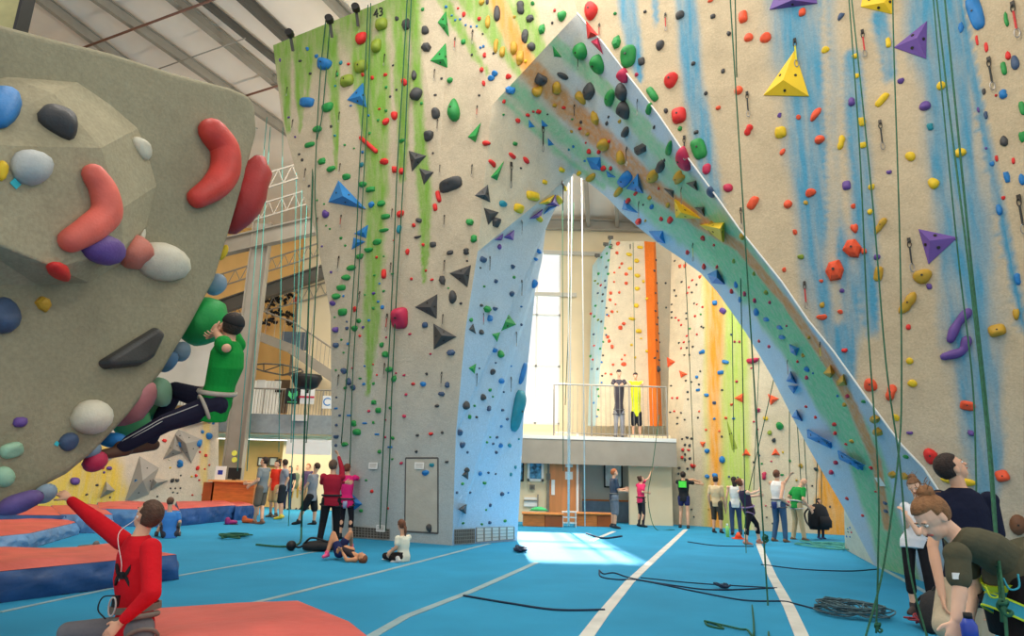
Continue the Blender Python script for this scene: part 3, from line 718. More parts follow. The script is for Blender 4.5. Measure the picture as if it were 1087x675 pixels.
o = mesh_of('boulder_volume', vs2, fs, M_bvol); tag(o, 'large grey faceted volume bolted on the boulder under the red banana holds', 'climbing volume'); bevel(o, .015, 2)
vol_v = vs2; vol_f = fs
for f in fs[:17]:
    for t in range(1, len(f)-1): 
        a, b, c = vs2[f[0]], vs2[f[t]], vs2[f[t+1]]; nn = (b-a).cross(c-a).normalized()
        if nn.dot(CAM-a) < 0: nn = -nn
        FACETS.append(([a,b,c], nn, 'boulder'))
# ---- back walls seen through the arch and lower left
M_bw = wall_material('far_wall_paint', (222,204,172), blue=(140,200,220), green=(176,204,84), orange=(232,156,52))
def PF(px, py, Y): return P(px, py, Y)
# far pinnacle: blue side, white edge strip, cream face with orange arete
YP = 25.2
zb_ = P(640,452,YP).z
wall('far_pinnacle_side', [[P(629,282,26.0),P(649,253,25.0),P(652,256,25.0),P(632,452,25.0),P(624,452,26.0)]], M_bw, lambda px,py,c: (c.__setitem__((slice(None),0), .75*np.ones(px.shape)), c)[1], thick=.15, label='narrow pale blue side face of the far pinnacle wall', zone='far pinnacle')
wall('far_pinnacle_wall', [[P(649,253,25.0),P(656,256,24.95),P(643,452,24.95),P(632,452,25.0)],[P(656,256,24.95),P(684,256,25.1),P(690,452,25.1),P(643,452,24.95)]], M_bw, None, thick=.3, label='far cream pinnacle wall with orange and yellow holds behind the balcony', zone='far pinnacle')
M_or = wall_material('orange_wall', (238,122,44), painted=False)
wall('orange_arete_wall', [[P(684,256,25.1),P(694,257,24.7),P(697,452,24.7),P(690,452,25.1)],[P(694,257,24.7),P(696,257,25.2),P(703,452,25.2),P(697,452,24.7)]], M_or, None, thick=.2, label='narrow bright orange wall corner right of the far pinnacle', zone='orange arete')
wall('far_recess_wall', [[P(695,258,26),P(722,258,26),P(722,452,26),P(695,452,26)]], M_bw, None, thick=.2, label='shaded cream wall strip between the orange corner and the tall far wall', zone='far recess')
def paint_far(px, py, c):
    n = (vnoise(px/6, py/60)-.5)*8; x = px+n*.6
    c[:,1] = np.clip(sstep(744,752,x)*(1-sstep(764,780,x)*0)-sstep(790+ (py-400)*.02,803,x), 0, 1)*.9
    o = np.exp(-((x-759)/7.5)**2); c[:,2] = np.clip(o*1.3, 0, 1); c[:,1] *= 1-c[:,2]
    o2 = sstep(862,872,px+(vnoise(px/5,py/9)-.5)*6); c[:,2] = np.maximum(c[:,2], o2*sstep(440,500,py)); return c
f0 = F(706,556); f1 = F(757,559.5); f2 = F(800,563); f3 = F(905,568.5)
wall('far_tall_wall', [[f0,f1,P(752,262,f1.y-.4),P(713,262,f0.y+.3)],[f1,f2,P(800,262,f2.y-.3),P(752,262,f1.y-.4)],[f2,f3,P(905,262,f3.y),P(800,262,f2.y-.3)]], M_bw, paint_far, thick=.3, label='far cream climbing wall with green and orange painted stripes behind the arch leg', zone='far wall')
# left far bouldering wall
def paint_lb(px, py, c):
    c[:,2] = (1-sstep(118,136,px-(py-500)*.35+(vnoise(px/9,py/9)-.5)*10))*.9+stroke(px, py, [(220,440,4),(216,500,4),(221,545,3)], soft=.4)*.6; return c
M_lb = wall_material('bouldering_wall_paint', (218,204,182), orange=(238,200,60))
q0 = F(40,545.5); q1 = F(232,543); qn = (q1-q0).cross(Vector((0,0,1))).normalized()
def QW(px, py): return on_plane(px, py, q0, qn)
wall('bouldering_wall', [[q0, q1, QW(232,446), QW(200,450), QW(150,440), QW(100,440), QW(40,440)]], M_lb, paint_lb, thick=.3, label='white and yellow bouldering wall behind the crash mats on the left', zone='bouldering wall')
BVH = None
def make_bvh():
    global BVH
    vs = []; fs = []
    for tri, n, z in FACETS:
        k = len(vs); vs += tri; fs.append((k, k+1, k+2))
    BVH = BVHTree.FromPolygons(vs, fs)
make_bvh()
def hit(px, py):
    d = ray(px, py).normalized(); r = BVH.ray_cast(CAM, d)
    if r[0] is None: return None
    n = FACETS[r[2]][1]; 
    if n.dot(d) > 0: n = -n
    return r[0], n.copy(), FACETS[r[2]][2]
# ---------------- holds ----------------
HC = {'r':((214,44,40),'red'),'o':((226,84,48),'orange red'),'O':((232,84,44),'bright orange'),'g':((40,140,66),'green'),'l':((132,150,48),'lime green'),'d':((66,66,66),'dark grey'),
 'b':((38,120,184),'blue'),'t':((40,136,150),'teal'),'y':((222,186,36),'yellow'),'k':((186,146,44),'mustard'),'p':((98,70,140),'purple'),'n':((64,84,112),'slate blue'),'w':((206,200,178),'cream'),'i':((190,44,78),'crimson'),
 'a':((150,168,170),'pale grey'),'G':((150,190,160),'pale green'),'x':((26,26,26),'black'),'R':((200,118,100),'rose')}
def hm(c): return mat('hold_'+HC[c][1].replace(' ','_'), HC[c][0], .55, .16, 5, .25, 60)
M_bolt = mat('bolt_steel', (60,58,54), .4, .1, 4, metal=.6)
RH = random.Random(11)
HOLDS = []     # dict(px,py,area,color,shape,zone,obj factory)
def basis(px, py, w, h, ang=0):
    r = hit(px, py)
    if not r: return None
    p, n, zone = r
    q = p-CAM; dep = q.dot(FW); s = dep/FPX
    up = Vector((0,0,1)); v = up-n*up.dot(n); 
    if v.length < .05: v = UP-n*UP.dot(n)
    v.normalize(); u = v.cross(n).normalized()
    # real extents so the outline spans w x h pixels
    def ext(axis):
        a = project(p); b = project(p+axis*.05); return math.hypot(b[0]-a[0], b[1]-a[1])/.05
    su = max(ext(u), .45/s); sv = max(ext(v), .45/s)
    a = w/2/su; b = h/2/sv
    if ang:
        c, s_ = math.cos(math.radians(ang)), math.sin(math.radians(ang)); u, v = u*c+v*s_, v*c-u*s_
    return p, n, u, v, a, b, zone
def hold_mesh(a, b, u, v, n, shape, rnd, depth=None):
    """a rounded or angular lump standing off the wall; local coordinates around the contact point"""
    d = depth or min(a, b)*rnd.uniform(.85, 1.15); vs = []; fs = []; seg = 14; rg = 6
    if min(a,b) < .05: seg, rg = 9, 4
    ph = rnd.uniform(0, 6.28); k1 = rnd.uniform(.03,.12); k2 = rnd.uniform(.02,.08); lift = rnd.uniform(-.25,.3); ex = rnd.choice([.75,.85,1,1,1.1])
    if shape == 'c': ex = .6; k1 = .04; k2 = .02
    if shape == 'f': seg, rg = 6, 3; k1 = .14
    for i in range(rg):
        t = PI/2*i/rg; rr = math.cos(t)**.75; z = math.sin(t)
        for k in range(seg):
            th = 2*PI*k/seg; rad = 1+k1*math.sin(2*th+ph)+k2*math.sin(3*th+2*ph)
            x = math.copysign(abs(math.cos(th))**ex, math.cos(th)); y = math.copysign(abs(math.sin(th))**ex, math.sin(th))
            if shape == 'T': x *= .35+.65*(1-y)/2*1.25
            if shape == 'h': x *= 1-.3*math.exp(-(y/.35)**2)
            if shape == 'j' and y > 0: y *= .8-.35*math.exp(-(x/.5)**2)
            zz = z*d*(1+lift*y)
            vs.append(u*(x*rad*rr*a)+v*(y*rad*rr*b)+n*(zz-.012 if i == 0 else zz))
    vs.append(n*d*1.02)
    for i in range(rg-1):
        for k in range(seg): fs.append((i*seg+k, i*seg+(k+1)%seg, (i+1)*seg+(k+1)%seg, (i+1)*seg+k))
    t0 = (rg-1)*seg
    for k in range(seg): fs.append((t0+k, t0+(k+1)%seg, len(vs)-1))
    fs.append(tuple(range(seg))[::-1])
    return vs, fs, d
def add_hold(px, py, w, h, c, shape='b', ang=0, depth=None, name='climbing_hold', label=None):
    B = basis(px, py, w, h, ang)
    if not B: return
    p, n, u, v, a, b, zone = B
    HOLDS.append(dict(px=px, py=py, w=w, h=h, c=c, shape=shape, zone=zone, p=p, n=n, u=u, v=v, a=a, b=b, depth=depth, seed=RH.random(), name=name, label=label, kind='hold'))
def add_volume(poly, c, apex=None, height=None, label=None, bolts=True, name='climbing_volume'):
    """pyramid-like plywood volume; outline traced on the wall plane"""
    cx_ = sum(p[0] for p in poly)/len(poly); cy_ = sum(p[1] for p in poly)/len(poly)
    r = hit(cx_, cy_)
    if not r: return
    p, n, zone = r; base = [on_plane(x, y, p, n) for x, y in poly]
    size = max((q-p).length for q in base); H = height or size*.38
    ap = on_plane(*(apex or (cx_, cy_)), p+n*H, n)
    area = abs(sum(poly[i][0]*poly[(i+1)%len(poly)][1]-poly[(i+1)%len(poly)][0]*poly[i][1] for i in range(len(poly))))/2
    HOLDS.append(dict(px=cx_, py=cy_, w=max(q[0] for q in poly)-min(q[0] for q in poly), h=max(q[1] for q in poly)-min(q[1] for q in poly), c=c, shape='V', zone=zone, p=p, n=n, base=base, ap=ap, label=label, kind='vol', name=name, area=area*1.6, bolts=bolts))
def add_bar(p0, p1, w, c, mid=None, name='climbing_hold', label=None):
    pts = [p0]+([mid] if mid else [])+[p1]; r = [hit(*p) for p in pts]
    if any(x is None for x in r): return
    r0 = r[0]; dep = project(r0[0])[2]
    HOLDS.append(dict(px=(p0[0]+p1[0])/2, py=(p0[1]+p1[1])/2, w=abs(p0[0]-p1[0])+w, h=abs(p0[1]-p1[1])+w, c=c, shape='S', zone=r0[2], p=r[len(r)//2][0], n=r0[1], pts=[x[0] for x in r], rad=w/2*dep/FPX, label=label, kind='bar', name=name, area=math.hypot(p0[0]-p1[0],p0[1]-p1[1])*w))
def parse(ox, oy, sc_, txt):
    for item in txt.replace('\n', ' ').split(';'):
        item = item.strip()
        if not item: continue
        q = item.split(','); x = float(q[0]); y = float(q[1]); nums = []; i = 2
        while i < len(q) and q[i].replace('.','').replace('-','').isdigit(): nums.append(float(q[i])); i += 1
        w = nums[0] if nums else 10; h = nums[1] if len(nums) > 1 else w; ang = nums[2] if len(nums) > 2 else 0
        c = q[i]; sh = q[i+1] if i+1 < len(q) else RH.choice('bbbbchjf')
        add_hold(ox+x/sc_, oy+y/sc_, max(w/sc_, 2.2), max(h/sc_, 2.2), c, sh, ang)
def vz(ox, oy, poly, c, apex=None, **k): 
    add_volume([(ox+x/3.748, oy+y/3.748) for x,y in poly], c, (ox+apex[0]/3.748, oy+apex[1]/3.748) if apex else None, **k)
S = 3.748
# A: tower top
parse(270,0,S,'''428,153,48,46,r,b;508,98,48,44,l,c;488,183,36,52,l,c;425,266,54,46,l,c;371,322,50,48,l,c;568,75,16,d;606,100,38,42,d;680,122,32,30,d;685,190,38,38,d,f;670,38,14,g;
212,195,12,14,b;248,223,16,b;280,255,58,46,-25,b;345,250,14,16,t;375,255,14,12,r;183,243,14,10,d;103,240,8,14,p;223,293,12,d;211,408,60,36,-15,b;293,428,46,34,g;330,296,10,20,g;322,342,9,t;
432,298,14,r;470,310,12,16,r;522,298,18,12,r;552,260,10,8,d;597,327,22,32,25,r;636,300,22,40,d;646,375,40,56,-35,d;566,357,10,d;525,347,12,g;541,384,10,d;665,411,12,g;745,312,11,d;720,378,14,10,d;
779,320,22,24,g;895,380,10,d;498,434,12,8,r;493,478,11,g;524,484,28,r;558,460,26,34,r;524,440,12,14,g;384,420,10,b;455,460,9,b;306,503,11,d;321,540,10,t;137,466,12,10,p;163,545,9,p;
252,514,34,28,g;221,576,40,20,g;270,642,32,24,g;308,668,30,20,g;360,577,10,g;397,590,8,g;459,530,12,g;431,605,12,b;427,656,20,t;587,560,24,16,g;518,644,32,26,r;711,609,8,d;722,452,38,42,d;695,541,36,42,d;
796,437,56,96,g,T;923,570,32,22,-20,r;1026,619,34,20,-15,r;946,650,32,20,-20,r;1080,638,30,20,-20,r;1037,572,18,16,g;1060,668,10,d;1048,479,20,r;991,456,10,g;993,404,14,18,r;1019,358,46,30,b;
1012,306,22,20,r;943,312,26,22,b;957,294,26,22,b;913,332,14,24,r;905,278,16,20,r;916,220,16,20,r;952,213,10,d;987,207,24,40,k;961,183,22,56,k;929,88,22,50,k;966,55,28,60,d;1058,28,30,44,d;1077,147,26,54,d;
1033,192,30,50,k;1058,228,30,54,k;866,218,10,d;912,185,12,b;900,190,11,b;885,105,10,b;862,106,10,b;841,100,10,b;819,77,10,b;800,80,10,b;786,62,9,b;763,28,12,b;834,58,14,22,r;811,34,9,r;895,74,16,20,r;832,165,18,28,g;909,135,9,d;905,10,22,24,k;927,8,14,20,d''')
vz(270,0,[(763,45),(730,90),(776,150)],'g',(760,98)); vz(270,0,[(762,172),(700,242),(770,272)],'g',(752,235)); vz(270,0,[(433,330),(370,398),(447,427)],'b',(420,382))
vz(270,0,[(902,488),(850,545),(880,566)],'g',(880,540))
add_bar((383.5,146.5),(400,161),4.5,'r')
parse(270,160,S,'''782,135,96,50,8,d,c;733,182,18,50,12,r,c;720,225,16,32,10,r,c;960,285,36,40,d,f;269,42,34,24,g;306,73,34,24,g;367,104,34,24,g;431,134,36,24,g;463,154,42,22,g;467,215,24,26,b;505,210,36,24,g;522,262,38,20,g;516,315,38,20,g;
489,363,40,22,g;455,393,36,24,g;420,420,36,22,g;386,466,40,22,g;366,504,34,26,g;346,545,36,24,g;326,579,36,24,g;352,642,34,30,g;286,250,26,38,-30,p;518,43,32,28,r;559,75,24,28,r;587,82,22,26,r;582,251,28,r;577,312,18,34,-20,t;
655,277,24,18,-20,d;635,297,14,18,r;650,342,32,14,d;672,374,12,14,r;711,373,26,22,d;610,402,16,26,r;779,405,30,18,d;844,401,24,26,d;847,438,9,d;749,515,24,42,d;790,582,28,56,d;822,607,12,d;683,477,10,r;707,513,14,12,r;625,510,12,r;
516,490,18,40,r,c;550,489,12,g;858,284,32,28,g;988,211,32,26,t;874,350,28,34,g;1050,229,38,34,y,c;487,424,11,r;515,420,8,g;555,356,8,r;269,380,8,p;306,483,12,p;345,348,12,g;362,377,10,g;286,298,8,g;301,311,8,g;278,212,8,g;250,197,7,g;
312,607,24,20,p;355,578,10,b;320,662,8,g;400,630,14,26,r;475,567,14,p;498,528,9,b;515,558,12,g;493,600,10,b;473,626,12,g;510,622,14,16,b;478,495,10,g;440,573,8,g;772,546,8,g;218,140,10,d;191,37,12,d;179,14,10,d;
910,431,24,30,n;974,382,16,20,p;1028,461,16,18,n;1023,569,18,22,n;960,519,14,16,n;925,630,26,34,g;957,627,18,n;899,466,8,d;914,540,10,g;1033,503,10,g;1062,620,8,b;903,615,12,d''')
vz(270,160,[(615,0),(684,20),(628,82)],'d',(640,34)); vz(270,160,[(657,70),(714,85),(675,135)],'d',(680,95)); vz(270,160,[(337,120),(297,205),(445,232)],'b',(352,180)); vz(270,160,[(453,295),(397,330),(445,348)],'b',(435,325)); vz(270,160,[(396,345),(388,393),(442,362)],'b',(405,365))
vz(270,160,[(928,135),(877,178),(938,205)],'d',(918,175)); vz(270,160,[(913,227),(972,245),(930,295)],'d',(935,250)); vz(270,160,[(992,42),(940,105),(965,118)],'g',(968,90)); vz(270,160,[(777,487),(862,455),(848,543)],'d',(832,492)); vz(270,160,[(640,622),(728,571),(726,668)],'d',(700,622))
vz(270,160,[(1035,310),(990,345),(1030,356)],'p'); vz(270,160,[(990,330),(955,355),(985,357)],'p')
vz(270,320,[(714,88),(805,140),(715,190)],'d',(745,135)); vz(270,320,[(990,25),(1040,92),(978,118)],'g',(1000,80)); vz(270,320,[(870,88),(853,112),(882,130)],'d'); vz(270,320,[(945,130),(978,122),(966,160)],'g'); vz(270,320,[(852,265),(882,247),(876,288)],'g')
parse(270,320,S,'''581,67,64,84,i,c;416,77,20,18,g;400,107,24,g;456,75,10,b;433,102,12,p;420,137,12,r;368,80,8,n;369,106,13,n;324,110,22,28,p;325,171,24,n;347,152,10,g;372,168,11,b;355,203,8,g;507,172,22,20,g;522,210,26,28,g;439,257,8,b;390,265,8,i;325,273,8,g;
357,276,22,24,n;376,318,18,30,25,n;393,340,18,26,25,n;421,305,12,g;362,344,14,g;436,328,12,b;475,326,12,g;473,250,8,r;488,292,8,r;537,270,26,24,g;556,307,22,28,g;564,285,8,i;596,293,14,10,i;632,328,16,14,r;619,130,14,10,i;525,143,8,i;701,209,10,i;680,93,22,24,n;
783,203,32,28,n;672,328,24,20,b;745,367,26,22,n;768,331,22,n;686,288,12,d;604,370,12,i;727,415,18,14,d;597,456,18,14,i;703,525,18,r;649,532,14,12,d;748,521,12,d;645,597,12,d;766,637,16,12,d;585,643,14,12,i;476,401,22,20,g;494,433,22,g;541,423,12,g;456,436,12,i;
521,470,10,i;474,481,11,g;397,485,22,24,g;409,519,30,28,g;439,484,20,8,b,c;325,425,16,8,b,c;376,453,18,8,b,c;488,528,20,8,b,c;327,381,8,n;327,491,12,n;340,453,10,n;326,536,20,18,n;325,572,12,n;360,568,28,22,g;551,543,14,g;521,540,10,i;540,579,22,8,b,c;498,597,16,g;549,626,10,g;
903,122,20,d;862,73,16,g;936,66,18,26,b;1062,92,10,n;956,192,18,26,b;979,209,26,28,g;947,280,18,26,d;982,316,16,24,b;909,381,20,26,d;841,413,24,34,d;876,415,10,g;937,352,14,g;949,378,8,g;932,425,16,22,n;987,432,12,n;856,459,12,18,g;884,460,10,d;1006,468,12,n;
817,521,20,24,n;827,568,20,30,n;848,600,10,n;982,496,10,b;938,540,8,g;925,560,10,g;965,540,12,n;950,566,10,n;979,573,14,20,b;1014,572,12,20,t;962,600,12,n;1052,547,8,t;1038,657,8,18,t;960,244,8,n;895,266,8,n;1021,257,8,b;992,360,8,n;1044,435,36,165,-4,t,c;1066,285,14,90,-10,b;707,648,22,20,t;845,670,20,d''')
parse(270,495,S,'''445,55,10,g;468,99,14,r;425,176,14,g;531,167,12,r;682,25,28,24,b;697,244,22,34,20,d;897,28,12,18,b;931,25,10,n;960,30,8,n;1020,32,8,18,t;915,65,14,g;828,69,12,g;806,104,10,n;858,104,10,n;985,110,14,18,n;1010,105,8,b;938,155,12,14,n;922,173,8,g;830,226,10,g;905,230,10,g;936,224,14,n;997,217,12,g''')
vz(270,495,[(852,8),(824,35),(850,52)],'d'); vz(270,495,[(843,150),(812,170),(842,193)],'d'); vz(270,495,[(385,105),(430,150),(388,180)],'b',label='blue triangular volume beside the girl in pink at the tower foot')
# E, F: arch
parse(540,0,S,'''329,45,58,70,r,b;212,62,38,46,g;183,42,14,r;174,92,12,d;133,118,32,36,g,f;96,15,16,g;48,32,32,56,d;85,75,30,36,40,d;65,142,26,54,d;90,185,32,42,30,d;23,68,12,k;424,55,14,g;543,47,14,d;682,61,34,d;603,181,34,36,d;430,170,44,50,g;478,228,66,78,g,b;
529,245,28,30,d;509,298,16,i;647,321,58,56,r,b;678,460,60,62,r,c;735,253,18,d;785,372,18,16,d;853,283,18,d;813,66,22,18,d;876,134,20,d;933,68,38,46,o,c;955,150,36,o;1023,152,46,34,o;803,3,26,14,o;915,360,34,36,o;955,518,32,40,-35,r;834,430,22,16,o;
1077,460,16,p;1077,530,36,48,y;746,526,20,16,d;626,441,18,22,d;682,512,20,g;572,375,30,70,25,g,c;560,432,40,30,g;757,593,58,84,12,g,c;290,202,54,66,g,b;361,256,54,66,g,b;461,300,36,54,25,i;453,365,44,60,20,d,c;465,437,44,56,15,d,c;405,388,54,50,g;
322,362,54,52,d,c;128,312,50,52,d;215,302,50,24,-12,d;190,350,40,56,30,k;112,358,40,52,30,k;290,388,30,62,20,k;345,468,28,52,15,k;20,197,28,44,k;45,230,28,60,k;68,245,14,y;466,522,42,36,d;527,592,64,38,-15,d;381,575,38,54,10,k;448,627,36,50,12,k;606,660,44,40,d;
640,590,56,30,g;579,506,18,10,d;36,480,20,18,r;76,458,18,16,r;98,443,12,r;119,444,20,18,r;219,428,18,14,r;154,455,8,d;24,572,18,16,g;239,595,10,t;257,583,12,b;284,512,14,r;288,486,12,d;307,568,8,r;320,602,16,22,r;315,533,16,k;250,523,12,k;183,419,16,k;
391,490,14,d;398,465,10,d;442,483,18,14,k;360,603,18,r;303,640,10,b;620,637,10,d;400,562,12,r;253,473,10,g;703,630,60,70,30,i,b''')
vz(540,0,[(175,182),(180,225),(212,228)],'g'); vz(540,0,[(308,85),(315,155),(355,140)],'r'); vz(540,0,[(328,165),(355,150),(375,215)],'i'); vz(540,0,[(80,475),(104,505),(80,508)],'b'); vz(540,0,[(130,475),(157,500),(132,508)],'b'); vz(540,0,[(155,548),(180,575),(157,580)],'b')
parse(540,160,S,'''378,70,20,r;407,70,16,r;466,112,60,46,b,c;574,102,60,42,-10,k;680,105,62,42,-12,k;327,107,44,26,k;437,163,50,24,k;598,150,10,r;505,170,22,12,r;561,187,16,k;570,222,18,b;634,216,18,k;476,198,20,r;517,281,26,24,r;544,278,10,k;608,271,16,18,r;643,275,26,22,r;
535,215,8,d;812,306,44,40,k,c;775,347,20,r;818,375,12,r;896,438,22,18,l;712,404,20,16,r;778,460,24,18,r;830,461,18,14,r;905,532,22,b;889,558,18,r;940,568,20,i;977,488,16,l;1040,603,14,i;980,595,20,i;922,591,24,20,b;987,640,30,b;1026,563,18,l;930,340,24,k;
95,180,54,36,8,y,c;40,230,36,34,y,c;143,125,20,18,y;211,75,24,22,y;223,150,18,y;280,90,18,y;120,270,24,y;197,195,34,26,y;120,400,18,b;107,430,16,b;99,530,16,34,b;21,503,12,g;15,460,16,n;12,568,14,n;50,620,8,n;788,73,36,40,i,b;873,148,38,34,i,b;
808,163,26,38,25,n;972,208,38,52,-35,o,c''')
vz(540,160,[(310,28),(365,25),(368,78),(330,72)],'b',(350,55)); vz(540,160,[(388,78),(428,105),(395,105)],'b'); vz(540,160,[(515,90),(470,150),(535,168)],'b',(515,140)); vz(540,160,[(618,150),(658,158),(655,187)],'d'); vz(540,160,[(707,128),(745,118),(752,158)],'d'); vz(540,160,[(740,225),(778,222),(780,260)],'d')
vz(540,160,[(460,195),(452,232),(515,247)],'b',(470,230)); vz(540,160,[(662,192),(768,268),(668,265)],'y',(685,245)); vz(540,160,[(762,290),(860,285),(858,360)],'y',(840,310)); vz(540,160,[(558,320),(613,318),(622,368),(590,360)],'b',(600,345)); vz(540,160,[(793,490),(830,472),(863,530),(810,525)],'b',(828,505))
vz(540,160,[(120,210),(180,175),(175,215)],'y'); vz(540,160,[(185,175),(145,215),(200,220)],'p'); vz(540,160,[(195,218),(138,252),(160,222)],'b'); vz(540,160,[(135,232),(82,270),(125,268)],'p'); 
# G, H, I, J: right wall
parse(797,0,S,'''205,50,34,28,o;360,63,26,38,-35,n;297,199,32,26,y;547,170,24,40,y,c;415,222,26,y;422,300,22,24,y;597,322,32,24,p;401,406,36,34,p;522,398,34,56,-45,y,c;757,342,38,34,y;693,422,52,36,p;443,486,36,y;446,576,30,y;714,505,32,28,t;635,623,42,38,y;
832,608,50,40,y;360,567,32,54,-20,y,h;119,528,46,44,y;115,459,20,18,p;190,467,20,22,o;258,455,32,56,-35,o;274,556,42,34,o;126,605,22,28,-30,o;60,152,50,36,o;895,50,62,140,4,b,c;836,110,26,44,b;1017,78,22,60,g;900,160,14,42,r;937,188,16,44,r;1024,222,24,38,r;1052,250,38,56,n;
1007,272,24,56,g;1005,375,38,b;976,380,12,r;928,364,16,26,d;905,437,14,24,p;936,458,20,32,n;1008,562,32,50,d;1080,430,26,60,g;1080,540,28,60,g;936,590,12,p;978,628,14,32,r;1045,640,14,28,r;960,650,22,24,b''')
vz(797,0,[(175,203),(52,380),(232,384)],'y',(128,318)); vz(797,0,[(110,-50),(75,40),(265,15),(250,-50)],'p',(165,0)); vz(797,0,[(450,-40),(438,28),(562,57),(568,-40)],'y',(530,10)); vz(797,0,[(701,85),(570,190),(698,235)],'p',(662,150))
parse(797,160,S,'''381,138,34,38,p,c;550,84,24,20,p;480,143,30,28,y;474,243,24,y;727,130,50,44,y,b;408,221,24,20,o;238,168,42,34,o;148,213,34,36,o;219,207,20,k;176,324,22,o;199,421,26,l;133,474,20,o;516,298,36,72,-35,k,h;412,305,32,46,o;405,390,72,86,O,f;
450,400,26,24,o;335,478,88,84,O,f;280,517,18,o;363,557,20,p;502,423,28,24,p;508,490,38,58,-15,k,c;815,348,18,p;683,500,80,58,k,b;710,540,24,p;625,607,56,96,-40,k,h;356,641,22,20,o;284,614,24,k;283,660,44,30,o;1020,105,28,46,b;1080,115,26,50,b;1005,186,18,20,r;988,235,30,44,b;1062,510,30,50,b;1055,645,30,60,k''')
vz(797,160,[(667,312),(822,345),(707,452)],'p',(712,358))
parse(797,320,S,'''627,102,24,22,r;373,193,28,22,r;632,237,34,28,y;643,326,38,34,y;578,462,32,y;476,333,56,52,o,b;558,362,46,70,-25,o,h;979,115,72,50,10,k,c;862,415,66,38,-15,o,c;876,523,32,26,p;632,521,28,20,p;715,615,60,66,r,b;
24,42,30,20,-15,b;63,70,30,20,-15,b;116,102,32,20,-15,b;126,141,36,22,-15,b;143,96,10,i;34,157,14,r;74,179,16,i;208,214,18,k;187,238,12,r;226,269,24,b;248,285,10,b;224,302,18,i;232,143,14,k;346,375,12,b;385,376,18,i;374,410,18,k;450,398,18,g;221,418,14,r;258,460,14,r;
334,488,20,r;337,523,18,r;403,556,18,k;380,568,14,r;340,640,20,i;498,466,40,42,k,f;508,517,44,40,k,f;618,617,20,g;479,660,14,r''')
vz(797,320,[(155,170),(192,185),(182,215),(160,200)],'b'); vz(797,320,[(160,278),(143,315),(182,325)],'b'); vz(797,320,[(150,335),(190,335),(172,365)],'b'); vz(797,320,[(183,430),(165,458),(205,475)],'b'); vz(797,320,[(318,252),(290,285),(318,302),(334,285)],'k',(318,285)); vz(797,320,[(370,288),(343,318),(345,335),(382,332)],'k',(366,318))
vz(797,320,[(228,508),(320,560),(322,582),(230,540)],'b',(275,540)); vz(797,320,[(348,592),(445,645),(447,670),(355,625)],'b',(400,630))
vz(797,495,[(455,-5),(400,-30),(400,-10),(430,12)],'b')
add_bar((1028,331),(1009,361),9,'p',(1016,345)); add_bar((1027,360),(1002,379),9,'p',(1021,373))
parse(797,495,S,'''322,22,22,i;384,128,16,r;446,195,14,r;535,145,20,16,n;538,177,20,16,n;568,32,30,34,k,f;615,38,30,34,k,f;480,8,12,r;497,100,10,r;395,243,9,b;388,260,9,d;401,262,9,r;382,278,9,b;395,279,9,b;386,248,8,t;1000,38,60,46,15,o,c''')
HC['B'] = ((110,74,50),'brown')
add_hold(1081,557,20,24,'B','b'); add_hold(1018,511,40,9,'y','b',-8)
N_NEAR = len(HOLDS)
# boulder
BH = [(171,279,54,42,'w','b',0),(109,265,42,34,'p','b',20),(138,268,18,34,'R','b',-25),(150,251,7,20,'w','b',-15),(63,288,30,20,'r','b',5),(45,323,17,17,'k','f',0),(31,178,42,37,'a','b',0),(2,181,12,22,'y','b',0),(61,131,42,27,'d','b',-8),(3,115,38,40,'b','b',0),
      (149,158,20,18,'w','b',-20),(95,443,40,40,'w','b',30),(72,469,20,20,'n','b',0),(21,448,15,12,'p','b',0),(12,478,24,18,'G','b',20),(2,335,36,42,'n','b',0),(4,506,22,22,'G','b',0)]
for x,y,w,h,c,s_,a in BH: add_hold(x, y, w, h, c, s_, a)
LM = [(384,101,'the upper blue tower triangle'),(366,207,'the wide blue tower triangle'),(382,251,'the double blue tower triangle'),(384,41,'the round red tower hold'),(425,337,'the big crimson tower hold'),(443,170,'the black tower arrows'),
 (489,291,'the upper black tower triangle'),(455,325,'the middle black tower triangle'),(472,356,'the lowest black tower triangle'),(482,117,'the green teardrop'),(467,60,'the green tower triangles'),(400,50,'the lime tower holds'),(447,505,'the tower hatch'),(300,100,"the tower's left edge"),
 (352,430,"the tower's lower left edge"),(549,436,'the big teal oval'),(538,340,'the green pillar triangle'),(612,25,'the arch peak'),(558,50,"the orange stripe's top"),(730,222,'the upper yellow arch triangle'),(760,245,'the lower yellow arch triangle'),(675,195,'the blue arch triangles'),
 (763,293,'the blue diamond volume'),(903,490,'the blue arch bars'),(885,400,'the twin mustard arch volumes'),(841,405,'the small blue arch arrows'),(608,195,"the opening's peak"),(834,85,'the yellow pyramid'),(970,43,'the upper purple pyramid'),(993,260,'the lower purple pyramid'),(895,275,'the orange hold pair'),
 (1017,355,'the purple banana holds'),(931,5,'the topmost yellow volume'),(716,103,'the red hold pair'),(1040,20,'the long blue hold'),(1060,60,'the far right wall edge'),(1070,160,"the right edge's blue stripe"),(925,415,'the orange hold trio'),(640,60,'the green dome holds'),(580,420,'the balcony'),
 (60,200,'the big faceted boulder volume'),(95,443,"the boulder's lower tip"),(20,520,'the boulder bottom'),(775,420,"the far wall's orange stripe"),(660,350,'the far pinnacle'),(735,330,'the far tall wall top'),(735,480,'the man in black'),(850,430,'the red far triangles'),(150,510,'the grey bouldering volumes'),(215,480,'the orange bouldering edge'),(90,500,'the yellow bouldering corner')]
